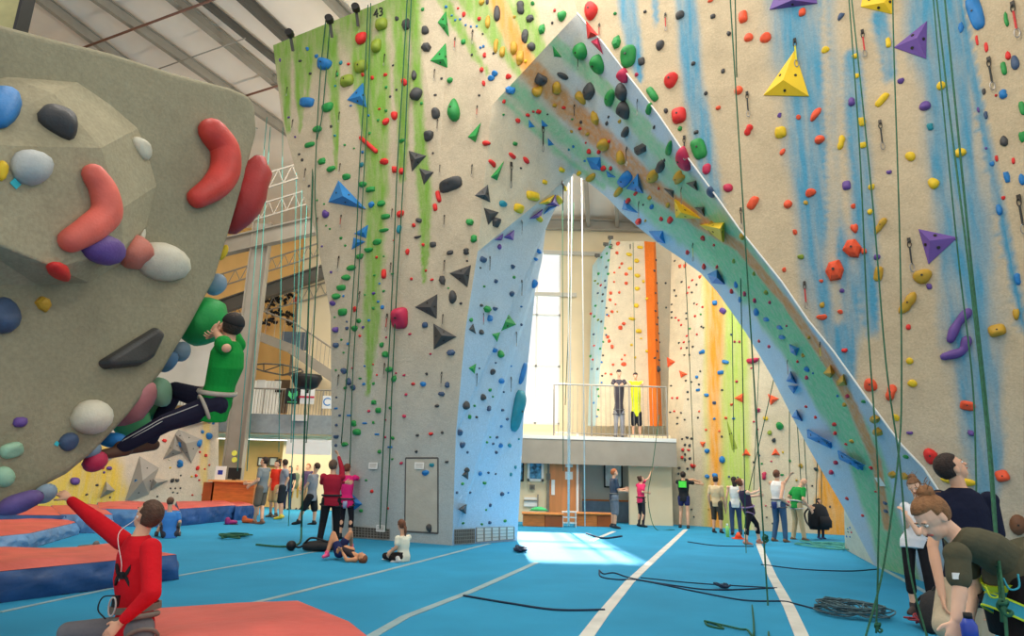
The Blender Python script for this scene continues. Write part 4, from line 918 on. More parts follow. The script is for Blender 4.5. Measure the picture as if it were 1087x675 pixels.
# far walls
parse(600,240,4.22,'''236,78,18,o;232,120,14,o;253,168,14,o;243,186,10,o;220,208,10,o;273,215,16,o;219,250,10,o;273,255,16,o;204,300,14,o;242,297,12,o;201,330,14,o;225,350,8,o;286,127,28,16,y;320,155,26,18,y;335,95,26,14,y;290,190,26,14,y;323,222,26,18,y;322,280,24,18,y;318,356,28,20,y;
299,414,28,20,y;329,470,26,20,y;350,248,14,y;366,325,12,y;262,437,18,o;247,455,18,20,o;190,495,14,18,o;197,515,14,18,o;210,540,14,18,o;267,578,10,o;262,618,26,18,o;253,597,10,o;210,383,14,o;195,402,10,o;233,383,8,k;180,660,10,o;205,662,12,o;214,620,12,o;297,532,12,y;340,502,10,y;313,588,12,y;365,560,12,y;
163,140,10,g;150,213,12,g;135,245,10,l;147,258,10,l;160,265,10,r;147,300,9,n;136,357,10,g;117,392,12,r;148,420,10,l;131,404,10,g;128,485,8,n;130,535,9,r;114,583,12,g;125,598,10,r;120,640,8,n;
405,152,7,d;399,200,7,d;409,255,7,d;404,300,7,d;412,345,7,d;404,380,7,d;414,410,7,d;410,440,7,d;418,480,7,d;408,510,7,d;422,520,8,d;412,560,7,d;402,590,7,d;420,600,7,d;415,640,12,30,d;450,255,8,d;452,365,8,d;
491,155,9,d;515,180,12,16,o;537,178,12,16,o;522,250,8,d;570,242,10,r;555,275,10,r;547,300,10,r;589,262,8,d;568,297,8,d;605,227,14,o;490,288,9,d;497,312,9,d;477,350,9,d;578,346,9,d;590,350,8,r;615,362,10,r;477,385,8,d;495,410,10,r;509,422,10,r;520,443,10,r;543,415,9,d;543,390,7,d;582,403,10,r;607,395,9,g;477,410,7,d;559,459,9,g;545,492,10,r;610,450,9,d;619,455,9,d;590,485,8,r;510,523,9,d;532,520,10,r;555,517,9,d;520,547,9,r;545,545,9,d;571,540,9,d;534,577,9,d;557,577,8,d;612,565,26,14,b;605,650,9,d''')
for i in range(26):
    y = 262+i*7.2; x = 648-(y-256)*.087+RH.uniform(-3,4.5); add_hold(x, y, 2.4, 2.4, RH.choice('dnbgd'), 'b')
parse(540,320,S,'''651,384,9,r;671,384,9,r;712,360,10,d;713,388,10,d;646,335,8,d;705,315,8,d;727,320,9,d;748,300,12,b;757,330,9,d;753,352,20,12,b;787,372,20,14,b;818,403,14,n;643,440,9,d;659,437,8,r;686,443,8,d;672,462,8,d;671,486,8,d;700,470,8,d;753,462,9,d;758,437,8,o;785,510,10,o;
690,546,10,d;710,540,12,d;727,545,10,d;702,570,10,d;720,573,12,d;693,590,12,r;716,590,12,r;702,608,11,d;690,620,12,r;702,630,11,d;720,625,11,d;789,594,20,b;850,629,26,b;848,537,9,d;838,515,9,o;712,665,10,d;680,662,10,d;818,466,11,b;864,463,12,o;895,465,12,b;887,409,12,o;907,317,12,i;849,352,10,d;
852,37,28,22,-40,p;820,5,20,b;886,132,10,n;899,160,10,i;918,160,11,i;769,200,24,14,30,b;862,240,30,14,-15,b;843,282,26,16,b;970,233,50,28,i,j;965,265,8,i;992,433,20,18,i;1022,465,20,16,y;975,478,10,i;1038,522,20,l;1055,552,20,d;1078,495,34,30,g,b;990,508,8,i;997,612,9,n;975,640,9,d;1045,635,9,i;1007,645,9,g''')
parse(700,470,4.5,'''107,68,14,12,r;122,77,11,d;147,75,11,16,d;120,10,11,d;146,10,11,d;115,32,10,d;93,120,12,d;92,147,12,d;153,318,10,d;165,353,8,d;160,108,28,26,r;226,38,22,b;300,78,28,b;228,160,22,b;266,157,26,b;333,162,12,n;375,165,10,n;450,92,10,d;585,153,20,12,g;623,86,14,g;590,45,12,y;
500,157,24,38,i;748,126,22,20,d;655,178,14,k;730,205,9,d;815,305,12,d;512,355,10,d;540,385,10,d;615,290,30,28,i;675,110,22,28,k;508,300,8,i;235,317,10,k''')
for poly in ([(708,379),(717,384),(709,390)],[(721,393),(730,397),(723,401)],[(779.5,422.5),(789.5,417),(789.5,428)],[(815,418),(827,423),(818,430)],[(788,483.5),(792,476),(797,483.5)],[(819,483),(823,475.5),(828,483)],[(743,469),(749,469),(746,475)]): add_volume(poly, 'O', height=.12)
add_volume([(770,440),(783,476),(777,478)], 'l', height=.03)
parse(70,430,5.19,'''400,423,70,64,b,b;632,212,36,42,b;729,210,46,44,b;788,170,38,b;628,323,42,b;752,147,22,b;560,265,22,w;812,98,18,b;586,415,26,d;613,412,24,d;50,418,56,44,p;152,320,70,60,i;100,325,30,24,p;239,347,30,22,p;238,292,36,26,w;204,344,18,r;195,318,14,p;210,370,14,p;172,440,20,14,15,d;
114,492,18,12,15,d;243,508,12,d;230,560,12,d;543,195,28,22,r;725,347,22,28,r;717,388,18,r;771,277,18,r;738,258,13,r;735,230,13,r;590,237,20,14,y;577,458,11,d;603,458,11,d;590,480,11,d;615,483,11,d;631,457,10,d;633,387,9,d;697,495,9,r;752,493,9,r;734,413,9,r;775,535,22,y;661,541,10,i;785,457,10,o;765,352,10,r;790,330,12,o;
693,393,12,y;570,300,16,10,w;575,345,10,y;447,338,24,w;412,325,20,w;455,370,14,w;504,503,10,d''')
def v5(poly, **k): add_volume([(70+x/5.19, 430+y/5.19) for x,y in poly], 'a2', height=.35, **k)
HC['a2'] = ((150,144,134), 'grey'); HC['a'] = ((176,180,176), 'pale grey')
v5([(405,282),(510,345),(455,490),(320,543)], label='large grey kite shaped volume with a blue ball on the bouldering wall'); v5([(475,400),(565,413),(465,470)], label='grey arrow shaped volume right of the kite on the bouldering wall'); v5([(620,135),(750,190),(690,320),(640,250),(600,160)], label='grey triangular volume with two blue holds on the bouldering wall')
v5([(600,165),(535,298),(640,262)], label='small grey volume left of the upper triangular one on the bouldering wall'); v5([(220,420),(270,470),(187,512)], label='small white and grey pyramid on the yellow bouldering corner')
# ---- build them
def area(h): return h.get('area', h['w']*h['h']*.8)
def relation(h, exclude=False):
    best = min(LM, key=lambda l: (l[0]-h['px'])**2+(l[1]-h['py'])**2 if math.hypot(l[0]-h['px'], l[1]-h['py']) > 6 else 1e9)
    dx = h['px']-best[0]; dy = h['py']-best[1]; v = 'above' if dy < -abs(dx)*.4 else ('below' if dy > abs(dx)*.4 else ''); s_ = ('right' if dx > 0 else 'left') if abs(dx) > abs(dy)*.4 else ''
    if v and s_: rel = v+' and '+s_+' of'
    elif v: rel = 'right '+v if False else 'straight '+v
    else: rel = 'level '+s_+' of'
    return rel+' '+best[2]
def words(h):
    A = area(h); sz = 'tiny' if A < 16 else 'small' if A < 45 else 'medium' if A < 110 else 'large' if A < 500 else 'huge'
    if h['kind'] == 'vol': return '%s %s pointed volume' % (sz, HC[h['c']][1])
    if h['kind'] == 'bar': return '%s %s banana hold' % (sz, HC[h['c']][1])
    r = h['w']/h['h']; sh = {'f':'faceted','T':'teardrop','h':'waisted','j':'scooped'}.get(h['shape'], '')
    if not sh: sh = 'long' if max(r,1/r) > 1.8 else 'oval' if max(r,1/r) > 1.25 else 'blocky' if h['shape'] == 'c' else 'round'
    return '%s %s %s hold' % (sz, HC[h['c']][1], sh)
hold_list = [h for h in HOLDS if h['kind'] != 'vol']; hold_list.sort(key=area, reverse=True)
single = hold_list[:300]; rest = hold_list[300:]; vols = [h for h in HOLDS if h['kind'] == 'vol']
groups_ = {}
for h in single+vols:
    if not h.get('label'):
        h['label'] = words(h)+' '+relation(h); groups_.setdefault(h['label'], []).append(h)
NUM = ['','','two','three','four','five','six','seven','eight','nine','ten','eleven','twelve','thirteen','fourteen','fifteen','sixteen']
ORD = ['','','second','third','fourth','fifth','sixth','seventh','eighth','ninth','tenth','eleventh','twelfth','thirteenth','fourteenth','fifteenth','sixteenth']
for lab, hs in groups_.items():
    if len(hs) > 1:
        hs.sort(key=lambda h: h['py'])
        for i, h in enumerate(hs): h['label'] = lab+', '+('highest' if i == 0 else ('lowest' if i == len(hs)-1 else ORD[i+1]+' highest'))
ZG = {'tower':'holds on the left tower','pillar':'holds on the arch pillar','arch':'holds on the arch leg','right wall':'holds on the right wall','far right wall':'holds on the far right wall section','boulder':'holds on the boulder','arch foot':'holds at the arch foot'}
def build_hold(h, mb=None):
    rnd = random.Random(h['seed'] if 'seed' in h else 1); p, n = h['p'], h['n']
    if h['kind'] == 'bar':
        pts = curve_pts([q+n*h['rad']*.55 for q in h['pts']], 5); k = len(pts); t = MB()
        pp = [pts[0]-(pts[1]-pts[0]).normalized()*h['rad']*.7]+pts+[pts[-1]+(pts[-1]-pts[-2]).normalized()*h['rad']*.7]
        t.tube(pp, [h['rad']*.45]+[h['rad']*(1+.12*math.sin(i*1.1)) for i in range(k)]+[h['rad']*.45], 10)
        return [v-p for v in t.v], t.f, h['rad']
    vs, fs, d = hold_mesh(h['a'], h['b'], h['u'], h['v'], n, h['shape'], rnd, h['depth']); return vs, fs, d
for h in single:
    vs, fs, d = build_hold(h); o = mesh_of(h['name'], vs, fs, hm(h['c']), None, h['shape'] not in 'f'); o.location = h['p']
    tag(o, h['label'], 'climbing hold', ZG.get(h['zone'], 'holds on the far walls'))
    if area(h) > 130 and h['kind'] == 'hold' and h['zone'] != 'boulder':
        n = h['n']; r = min(h['a'], h['b'])*.14; b = MB().tube([n*d*.9, n*(d*1.02+.008)], r, 8).build('bolt', M_bolt); b.parent = o
for h in vols:
    n = h['n']; base = h['base']; ap = h['ap']; k = len(base); p = h['p']
    H = (ap-p).dot(n); lip = [q+n*H*.1 for q in base]
    vs = [q-n*.01-p for q in base]+[q-p for q in lip]+[ap-p]
    fs = [tuple(range(k))[::-1]]+[(i,(i+1)%k,k+(i+1)%k,k+i) for i in range(k)]+[(k+i,k+(i+1)%k,2*k) for i in range(k)]
    o = mesh_of(h['name'], vs, fs, mat('volume_'+HC[h['c']][1].replace(' ','_'), tuple(min(255, int(x*1.03+4)) for x in HC[h['c']][0]), .6, .06, 3, .1, 80)); o.location = p
    tag(o, h['label'], 'climbing volume', 'triangular volumes on the climbing walls')
    if h['w']*h['h'] > 300:
        for i in range(k):
            mb = MB()
            c = (lip[i]+lip[(i+1)%k]+ap)/3-p; nn = (lip[(i+1)%k]-lip[i]).cross(ap-lip[i]).normalized(); 
            if nn.dot(n) < 0: nn = -nn
            mb.tube([c-nn*.005, c+nn*.01], .022, 8)
            b = mb.build('bolt', M_bolt); b.parent = o
if rest:
    mats = {}; vs_all = []; fs_all = []; mi = []
    for h in rest:
        vs, fs, d = build_hold(h); k = len(vs_all); vs_all += [v+h['p'] for v in vs]; fs_all += [tuple(i+k for i in f) for f in fs]
        m = mats.setdefault(h['c'], len(mats)); mi += [m]*len(fs)
    me = bpy.data.meshes.new('small_climbing_holds'); me.from_pydata([tuple(v) for v in vs_all], [], fs_all); me.update()
    for c in mats: me.materials.append(hm(c))
    me.polygons.foreach_set('material_index', mi)
    o = bpy.data.objects.new('small_climbing_holds', me); COL.objects.link(o); tag(o, 'scatter of tiny coloured footholds and small holds across all the climbing walls', 'climbing holds', kind='stuff')
print('HOLDS', len(HOLDS), len(single), len(rest), len(vols))
# ---- big boulder holds
def lathe_curve(pts_px, rad_px, c, label, off=.45):
    r = [hit(*p) for p in pts_px]; n = r[0][1]; n = BN
    dep = project(r[0][0])[2]; R = [x*dep/FPX for x in rad_px]
    base = [BPl(*p, off*.25) for p in pts_px]
    hp = max((hit(*p)[0]-BPl(*p)).dot(BN) for p in pts_px)
    base = [BPl(*p, (hit(*p)[0]-BPl(*p)).dot(BN)+R[min(i,len(R)-1)]*.45) for i, p in enumerate(pts_px)]
    pts = curve_pts(base, 5); RR = []
    for i in range(len(pts)):
        t = i/5; k = min(int(t), len(R)-2); RR.append(R[k]+(R[k+1]-R[k])*(t-k))
    d0 = (pts[0]-pts[1]).normalized(); d1 = (pts[-1]-pts[-2]).normalized(); cap0 = []; cap1 = []; r0 = []; r1 = []
    for a in (75, 55, 30): 
        s_, c_ = math.sin(math.radians(a)), math.cos(math.radians(a)); cap0.append(pts[0]+d0*RR[0]*s_); r0.append(RR[0]*c_); cap1.append(pts[-1]+d1*RR[-1]*s_); r1.append(RR[-1]*c_)
    mb = MB().tube(cap0+pts+cap1[::-1], r0+RR+r1[::-1], 16); o = mb.build('banana_hold', c, None, True); recenter(o); tag(o, label, 'climbing hold'); return o
M_redb = mat('boulder_red_hold', (206,66,56), .5, .22, 3.5, .2, 50)
lathe_curve([(226,141),(238,158),(239,180),(229,197),(210,210)], [15,15.5,15.5,14,10.5], M_redb, 'thick red banana hold on the boulder, near its right edge')
lathe_curve([(100,186),(110,203),(113,226),(97,242),(76,255)], [12,14,15.5,15,12.5], mat('boulder_pink_hold', (224,104,88), .5, .2, 3.5, .2, 50), 'thick pink red banana hold on the faceted boulder volume')
# black wing
wing = [(101,384),(164,345.5),(173.5,353),(160,381),(144,390),(107,393.5)]
ps = [BPl(*p, 0) for p in wing]; mb = MB(); cen = sum(ps, Vector())/len(ps)
top = [cen+(q-cen)*.82+BN*.09 for q in ps]; k = len(ps)
o = mesh_of('climbing_hold', [q-BN*.01 for q in ps]+top, [tuple(range(k))[::-1], tuple(range(k, 2*k))]+[(i,(i+1)%k,k+(i+1)%k,k+i) for i in range(k)], mat('black_wing', (62,62,60), .45, .3, 4, .2, 50)); bevel(o, .03, 3); recenter(o)
tag(o, 'long black wing shaped hold on the grey boulder', 'climbing hold', 'holds on the boulder')
# holds bolted on the hidden overhanging face, showing past the boulder's right edge
M_ = {'gr':mat('hold_bright_green',(30,150,70),.5,.25,3,.2,40),'pg':mat('hold_mint',(128,172,140),.55,.15,3,.2,40),'rg':mat('hold_rose_grey',(176,112,112),.55,.3,4,.2,40),'bg':mat('hold_blue_grey',(128,150,166),.55,.15,3,.2,40)}
def edge_hold(x, y, w, h, m, Y, ang, label, dpt=.6):
    p = P(x, y, Y); dep = project(p)[2]; s_ = dep/FPX; a = math.radians(ang)
    u = RT*math.cos(a)+Vector((0,0,1))*math.sin(a); v = Vector((0,0,1))*math.cos(a)-RT*math.sin(a); q = u.cross(v).normalized()
    M = Matrix((u, v, q)).transposed(); mb = MB().ell((0,0,0), (w/2*s_, h/2*s_, min(w,h)/2*s_*dpt), M, 18, 12)
    rnd = random.Random(x); ph = rnd.uniform(0, 6)
    mb.v = [z*(1+.06*math.sin(z.x*30+ph)*math.sin(z.z*26+ph)) for z in mb.v]
    o = mb.build('climbing_hold', m, None, True); o.location = p; tag(o, label, 'climbing hold', "holds past the boulder's right edge"); return o
edge_hold(262,206,40,92,mat('hold_deep_red',(172,52,48),.5,.25,3,.2,40),6.15,-14,'huge deep red hold sticking out behind the upper right boulder edge',.9)
edge_hold(216,341,46,56,M_['gr'],5.85,-38,"big green dome hold below the climber's hands on the boulder edge",1)
edge_hold(192,373,20,22,M_['bg'],5.7,0,'pale blue grey hold under the green dome hold',1)
edge_hold(178,384,18,24,mat('hold_steel_blue',(96,134,170),.55,.15,3),5.6,-35,'steel blue hold on the boulder edge under the green dome hold',1)
edge_hold(170,416,24,34,M_['pg'],5.5,20,"mint hold on the boulder edge above the climber's knee",1)
edge_hold(163,430,26,34,mat('hold_leaf_green',(70,150,96),.55,.15,3),5.65,-30,'leaf green hold half hidden behind the mint hold',1)
edge_hold(139,446,40,36,MATS['hold_leaf_green'],5.35,-25,'leaf green hold under the rose grey hold beside the climbing shoes',1)
edge_hold(143,428,34,56,M_['rg'],5.25,-32,'large rose grey hold on the lower boulder edge',1)
edge_hold(120,467,34,16,hm('b'),5.1,-8,"blue hold under the climber's feet",1)
edge_hold(101,490,24,22,hm('i'),4.95,20,'crimson hold near the boulder tip with blue above it',1)
edge_hold(97,478,20,16,M_['bg'],4.9,30,'pale blue hold at the boulder tip above the crimson one',1)
edge_hold(229,302,22,24,M_['bg'],6.1,-20,'pale hold with red mark on the boulder edge above the green dome',1)
edge_hold(237,268,8,18,hm('y'),6.15,-15,'small yellow hold on the right boulder edge',1)
edge_hold(20,534,52,22,mat('hold_violet_marbled',(96,78,132),.5,.5,5,.2,40),4.3,18,'large violet hold under the boulder at the left picture edge',1)
edge_hold(48,524,22,20,M_['bg'],4.45,35,'grey violet hold under the boulder next to the kid\'s hand',1)
# cyan route tags
for (x,y,lab) in [(16,195,'small cyan tape square on the boulder volume'),(60,471,'small cyan tape tag on the lower boulder')]:
    r = hit(x, y); p, n, z = r; s_ = 6 if x < 20 else 3; v = Vector((0,0,1)); v = (v-n*v.dot(n)).normalized(); u = v.cross(n)
    dep = project(p)[2]/FPX*s_; qs = [p+n*.002+(u*math.cos(a)+v*math.sin(a))*dep for a in (.3,1.9,3.4,5)]
    o = MB().prism(qs, n*.004).build('tape_tag', mat('cyan_tape',(60,190,200))); recenter(o); tag(o, lab, 'tape')
# white paper on the arch leg
r = hit(935, 511); p, n, z = r; v = Vector((0,0,1)); v = (v-n*v.dot(n)).normalized(); u = v.cross(n)
o = MB().prism([p+n*.01+u*a+v*b for a,b in ((-.12,-.07),(.12,-.07),(.1,.07),(-.14,.07))], n*.004).build('paper_sign', M_white); recenter(o); tag(o, 'small pale paper sign on the green stripe of the arch leg', 'sign')
# ---- quickdraws
QD = [(270,0,[(520,220,45),(330,285,35),(800,155,50),(870,125,55),(718,280,45),(340,450,40),(155,480,40),(730,480,45),(888,425,45),(133,350,35)]),
 (270,160,[(205,75,45),(343,55,40),(740,60,35),(868,60,45),(347,260,45),(550,235,40),(758,260,45),(338,425,55),(545,450,45),(758,440,50),(253,270,40),(1020,55,95),(935,425,50),(1062,280,50),(1062,520,55),(421,565,50)]),
 (270,320,[(530,55,60),(752,55,45),(337,295,50),(520,250,50),(747,285,50),(883,290,45),(910,50,40),(1040,125,50),(1019,305,50)]),
 (540,0,[(625,60,70),(950,375,95),(700,550,90),(362,100,60),(515,400,60),(278,225,55),(262,420,55),(135,505,100),(472,590,70)]),
 (540,160,[(690,150,60),(520,205,55),(735,370,65),(212,130,105),(50,285,35),(925,235,75)]),
 (797,0,[(445,130,105),(515,490,110),(176,165,110),(1045,20,140),(950,240,125)]),(797,160,[(630,360,120),(215,530,95),(1070,190,140)]),(797,320,[(280,165,65),(150,235,50)])]
slings = {c: mat('sling_'+c, rgb, .7) for c, rgb in {'red':(190,50,50),'yellow':(210,200,50),'black':(50,52,50),'green':(60,170,80)}.items()}
def ring(mb, c, w, h, r, t=Vector((1,0,0))):
    mb.tube([Vector(c)+t*(w*math.cos(a))+Vector((0,0,h*math.sin(a))) for a in [2*PI*i/14 for i in range(15)]], r, 6, cap=False)
QM = {}
def qd_mesh(kind):
    if kind in QM: return QM[kind]
    mb = MB()
    if kind == 'hanger': mb.box((0,-.0,.02), (.12,.04,.16)); ring(mb, (0,-.03,-.12), .06, .11, .018)
    elif kind == 'carabiner': ring(mb, (0,-.03,-.86), .075, .13, .02, Vector((.9,.4,0)))
    else: mb.beam((0,-.03,-.2), (0,-.03,-.75), .06, .03, Vector((0,1,0)))
    me = bpy.data.meshes.new('qd_'+kind); me.from_pydata([tuple(v) for v in mb.v], [], mb.f); QM[kind] = me; return me
qlabels = {}
qn = 0
for ox, oy, lst in QD:
    for (x, y, ln) in lst:
        px, py = ox+x/S, oy+y/S; r = hit(px, py)
        if not r: continue
        p, n, z = r; dep = project(p)[2]; Lm = ln/S*dep/FPX/.92
        root = empty('quickdraw', p+n*.02); root.scale = (Lm*.8, Lm*.8, Lm); root.rotation_euler = (0,0,math.atan2(n.x, -n.y))
        col_ = ['black','black','red','black','yellow' if px > 700 else 'black','red' if px > 700 else 'black'][qn % 6]; qn += 1
        lab = 'quickdraw with %s sling hanging %s' % (col_, relation(dict(px=px, py=py))); qlabels.setdefault(lab, []).append((py, root))
        tag(root, lab, 'quickdraw', 'quickdraws hanging on the walls')
        for kind, m in (('hanger', M_bolt), ('carabiner', mat('alloy', (150,146,140), .35, .05, 3, metal=.7)), ('sling', slings[col_])):
            me = qd_mesh(kind+('' if kind != 'sling' else '')) 
            key = kind+(col_ if kind == 'sling' else '')
            if key not in QM: QM[key] = me.copy() if kind == 'sling' else me
            me = QM[key]
            if not me.materials: me.materials.append(m)
            o = bpy.data.objects.new(kind, me); COL.objects.link(o); o.parent = root
for lab, rs_ in qlabels.items():
    if len(rs_) > 1:
        rs_.sort(key=lambda t: t[0])
        for i, (_, r) in enumerate(rs_): r['label'] = lab+', '+('highest' if i == 0 else ('lowest' if i == len(rs_)-1 else ORD[i+1]+' highest'))
# ---------------- people ----------------
SK = {'light':(224,172,140),'tan':(206,146,108),'pale':(232,188,160)}
def smooth_obj(mb, name, m, parent, vox, it=5, fac=.5):
    o = mb.build(name, m, parent, True)
    r = o.modifiers.new('skin', 'REMESH'); r.mode = 'VOXEL'; r.voxel_size = vox; r.use_smooth_shade = True
    s = o.modifiers.new('smooth', 'SMOOTH'); s.iterations = it; s.factor = fac
    return o
def frame(fwd, up):
    f = Vector(fwd).normalized(); u = Vector(up); u = (u-f*u.dot(f)).normalized(); r = f.cross(u); return r, f, u
def hand(mb, wr, d, nrm, k, side, curl=.5, fr=.0088):
    """palm, four unequal fingers and a thumb; d = direction of the fingers, nrm = back of the hand"""
    d = Vector(d).normalized(); nrm = Vector(nrm); nrm = (nrm-d*nrm.dot(d))
    if nrm.length < .05: nrm = d.orthogonal()
    nrm.normalize(); x = d.cross(nrm)*side
    L = .085*k
    mb.loft([(wr-d*.01*k, x*.026*k, nrm*.019*k), (wr+d*.02*k, x*.032*k, nrm*.017*k), (wr+d*L*.7, x*.042*k, nrm*.015*k), (wr+d*L, x*.039*k, nrm*.012*k)], 12)
    for i, (off, ln) in enumerate([(-.033,.068),(-.011,.077),(.012,.072),(.033,.056)]):
        p = wr+d*(L-.012*k)+x*off*k; a = curl*.5+.05; dirc = d; r = fr*k
        for j, sl in enumerate((.45,.32,.25)):
            dirc = (d*math.cos(a)-nrm*math.sin(a)+x*off*1.6).normalized(); q = p+dirc*ln*sl*k*1.05; mb.capsule(p, q, r, r*.94, 8); p = q; a += curl*.75; r *= .94
    p = wr+d*.022*k-x*.026*k; a = (d*.62-x*.78-nrm*.15).normalized(); q = p+a*.04*k; mb.capsule(p, q, .0115*k, .0105*k, 8); a2 = (d*.85-x*.4-nrm*.35).normalized(); mb.capsule(q, q+a2*.032*k, .0102*k, .009*k, 8)
def human(label, base, yaw, H=1.75, near=False, over={}, skin='light', shirt=(90,90,90), sleeve='short', bottom='pants', bcol=(40,40,50), hair=(60,42,30), hstyle='short', shoes=(40,40,44),
          look=None, loose=0, fem=False, harness=None, group=None, cat='person', torso_long=0, wide=1.0, bodyup=None, tops=True, hands=.5, hvec=None, toes=None, chalk=None):
    k = H/1.75; base = Vector(base); R = Matrix.Rotation(math.radians(yaw), 3, 'Z')
    loc = dict(pel=(0,0,.95), che=(0,0,1.24), nec=(0,.0,1.47), hd=(0,.025,1.625), ls=(-.18,0,1.41), rs=(.18,0,1.41), le=(-.245,-.02,1.13), re=(.245,-.02,1.13), lw=(-.25,.07,.88), rw=(.25,.07,.88),
               lh=(-.09,0,.92), rh=(.09,0,.92), lk=(-.11,.03,.5), rk=(.11,.03,.5), la=(-.12,-.02,.085), ra=(.12,-.02,.085))
    J = {n: base+R@(Vector(v)*k) for n, v in loc.items()}
    for n, v in over.items():
        if n in ('lt','rt'): continue
        if len(v) == 4: J[n] = base+R@(Vector(v[:3])*k)         # local metres
        else: J[n] = P(v[0], v[1], base.y+v[2])                 # seen position + depth offset
    fwd = R@Vector((0,1,0)); rgt = R@Vector((1,0,0))
    if 'pel' in over and 'lh' not in over:
        J['lh'] = J['pel']-rgt*.09*k-Vector((0,0,.03*k)); J['rh'] = J['pel']+rgt*.09*k-Vector((0,0,.03*k))
    if 'nec' in over and 'ls' not in over:
        up_ = (J['nec']-J['pel']).normalized(); J['ls'] = J['nec']-rgt*.18*k-up_*.06*k; J['rs'] = J['nec']+rgt*.18*k-up_*.06*k
    if 'che' not in over: J['che'] = J['pel'].lerp(J['nec'], .56)
    vox = .0052 if near else .0105; msk = mat('skin_'+skin, SK[skin], .55, .05, 6, spec=.3)
    root = empty('person', (base.x, base.y, 0 if base.z < .5 else base.z), label=label, cat=cat, group=group)
    hdir = Vector(look).normalized() if look is not None else fwd
    spine = (J['nec']-J['pel']).normalized(); sx = (J['rs']-J['ls']).normalized(); hx = (J['rh']-J['lh']).normalized()
    sf = spine.cross(sx)*-1; 
    if sf.dot(fwd) < 0: sf = -sf
    hf = hx.cross(spine); hf = hf if hf.dot(fwd) > 0 else -hf
    w_hip, w_wa, w_ch = (.168,.118,.145) if fem else (.16,.136,.165)
    w_hip *= wide; w_wa *= wide; w_ch *= wide
    def torso(mb, g=0, hem=0, low=True):
        pel, che, nec = J['pel'], J['che'], J['nec']; rings = []
        if low: rings.append((pel-spine*(.12+hem)*k, hx*(w_hip*.9+g)*k, hf*(.105+g)*k))
        rings += [(pel-spine*.03*k, hx*(w_hip+g)*k, hf*(.118+g)*k), (pel.lerp(che,.45), (hx+sx).normalized()*(w_wa+g)*k, (hf+sf).normalized()*(.1+g)*k),
                  (che, sx*(w_ch+g)*k, sf*(.118+g)*k), (che.lerp(nec,.55), sx*(w_ch*1.0+g)*k, sf*(.108+g)*k), (che.lerp(nec,.86), sx*(.125+g)*k, sf*(.078+g)*k), (nec-spine*.005, sx*(.066+g*.6)*k, sf*(.06+g*.6)*k)]
        mb.loft(rings, 20)
        return mb
    mb = MB(); torso(mb)
    # neck + head
    hu = bodyup or (J['hd']-J['nec']).normalized(); hr, hf_, hu_ = frame(hdir, hu)
    hc = J['hd']; M = Matrix((hr, hf_, hu_)).transposed()
    mb.capsule(J['nec']-spine*.03*k, hc-hu_*.06*k-hf_*.015*k, .056*k, .052*k)
    mb.ell(hc+hu_*.02*k-hf_*.008*k, (.077*k,.098*k,.1*k), M); mb.ell(hc-hu_*.045*k+hf_*.03*k, (.057*k,.062*k,.068*k), M)
    mb.ell(hc-hu_*.088*k+hf_*.062*k, (.026*k,.024*k,.02*k), M, 10, 8)     # chin
    mb.capsule(hc+hf_*.083*k+hu_*.008*k, hc+hf_*.108*k-hu_*.03*k, .0085*k, .014*k, 8)
    for s in (-1, 1): mb.ell(hc+hr*s*.077*k-hu_*.008*k-hf_*.005*k, (.01*k,.019*k,.031*k), M, 10, 8)
    for s in (-1, 1): mb.ell(hc+hr*s*.03*k+hf_*.083*k+hu_*.022*k, (.022*k,.011*k,.008*k), M, 8, 6)   # brow
    # arms
    for s, sh, el, wr in ((-1,'ls','le','lw'),(1,'rs','re','rw')):
        mb.ell(J[sh], (.058*k,)*3); mb.capsule(J[sh], J[el], (.047 if not fem else .041)*k, (.04 if not fem else .035)*k)
        a = J[el].lerp(J[wr], .3); mb.capsule(J[el], a, .038*k, (.041 if not fem else .035)*k); mb.capsule(a, J[wr], (.04 if not fem else .034)*k, .027*k)
        hd_ = (J[wr]-J[el]).normalized(); nv = (hvec or {}).get(s, None); nb = Vector(nv) if nv else (rgt*s)
        hand(mb, J[wr]+hd_*.012*k, hd_, nb, k*(1.0 if near else 1.08), s, hands if not isinstance(hands, dict) else hands[s], .0088 if near else .0105)
    for s, hp, kn, an in ((-1,'lh','lk','la'),(1,'rh','rk','ra')):
        mb.capsule(J[hp], J[kn], .083*k, .056*k); kk = J[kn].lerp(J[an], .28); back = -(fwd)
        mb.capsule(J[kn], kk+back*.012*k, .053*k, .055*k); mb.capsule(kk+back*.012*k, J[an], .054*k, .036*k)
        t = over.get('lt' if s < 0 else 'rt'); td = (P(t[0], t[1], base.y+t[2])-J[an]).normalized() if t else (Vector(toes) if toes else fwd+Vector((0,0,-.28))).normalized()
        mb.capsule(J[an]-td*.03*k-Vector((0,0,.03*k)), J[an]+td*.14*k-Vector((0,0,.02*k)), .036*k, .028*k)
        if shoes:
            sh = MB(); sh.capsule(J[an]-td*.045*k-Vector((0,0,.028*k)), J[an]+td*.155*k-Vector((0,0,.022*k)), .047*k, .038*k); sh.capsule(J[an]-Vector((0,0,.02)), J[an]+Vector((0,0,.03*k)), .048*k, .05*k)
            smooth_obj(sh, 'shoe', mat('shoe_%d_%d_%d' % shoes, shoes, .6), root, .009, 3)
    smooth_obj(mb, 'body', msk, root, vox, 4 if near else 3)
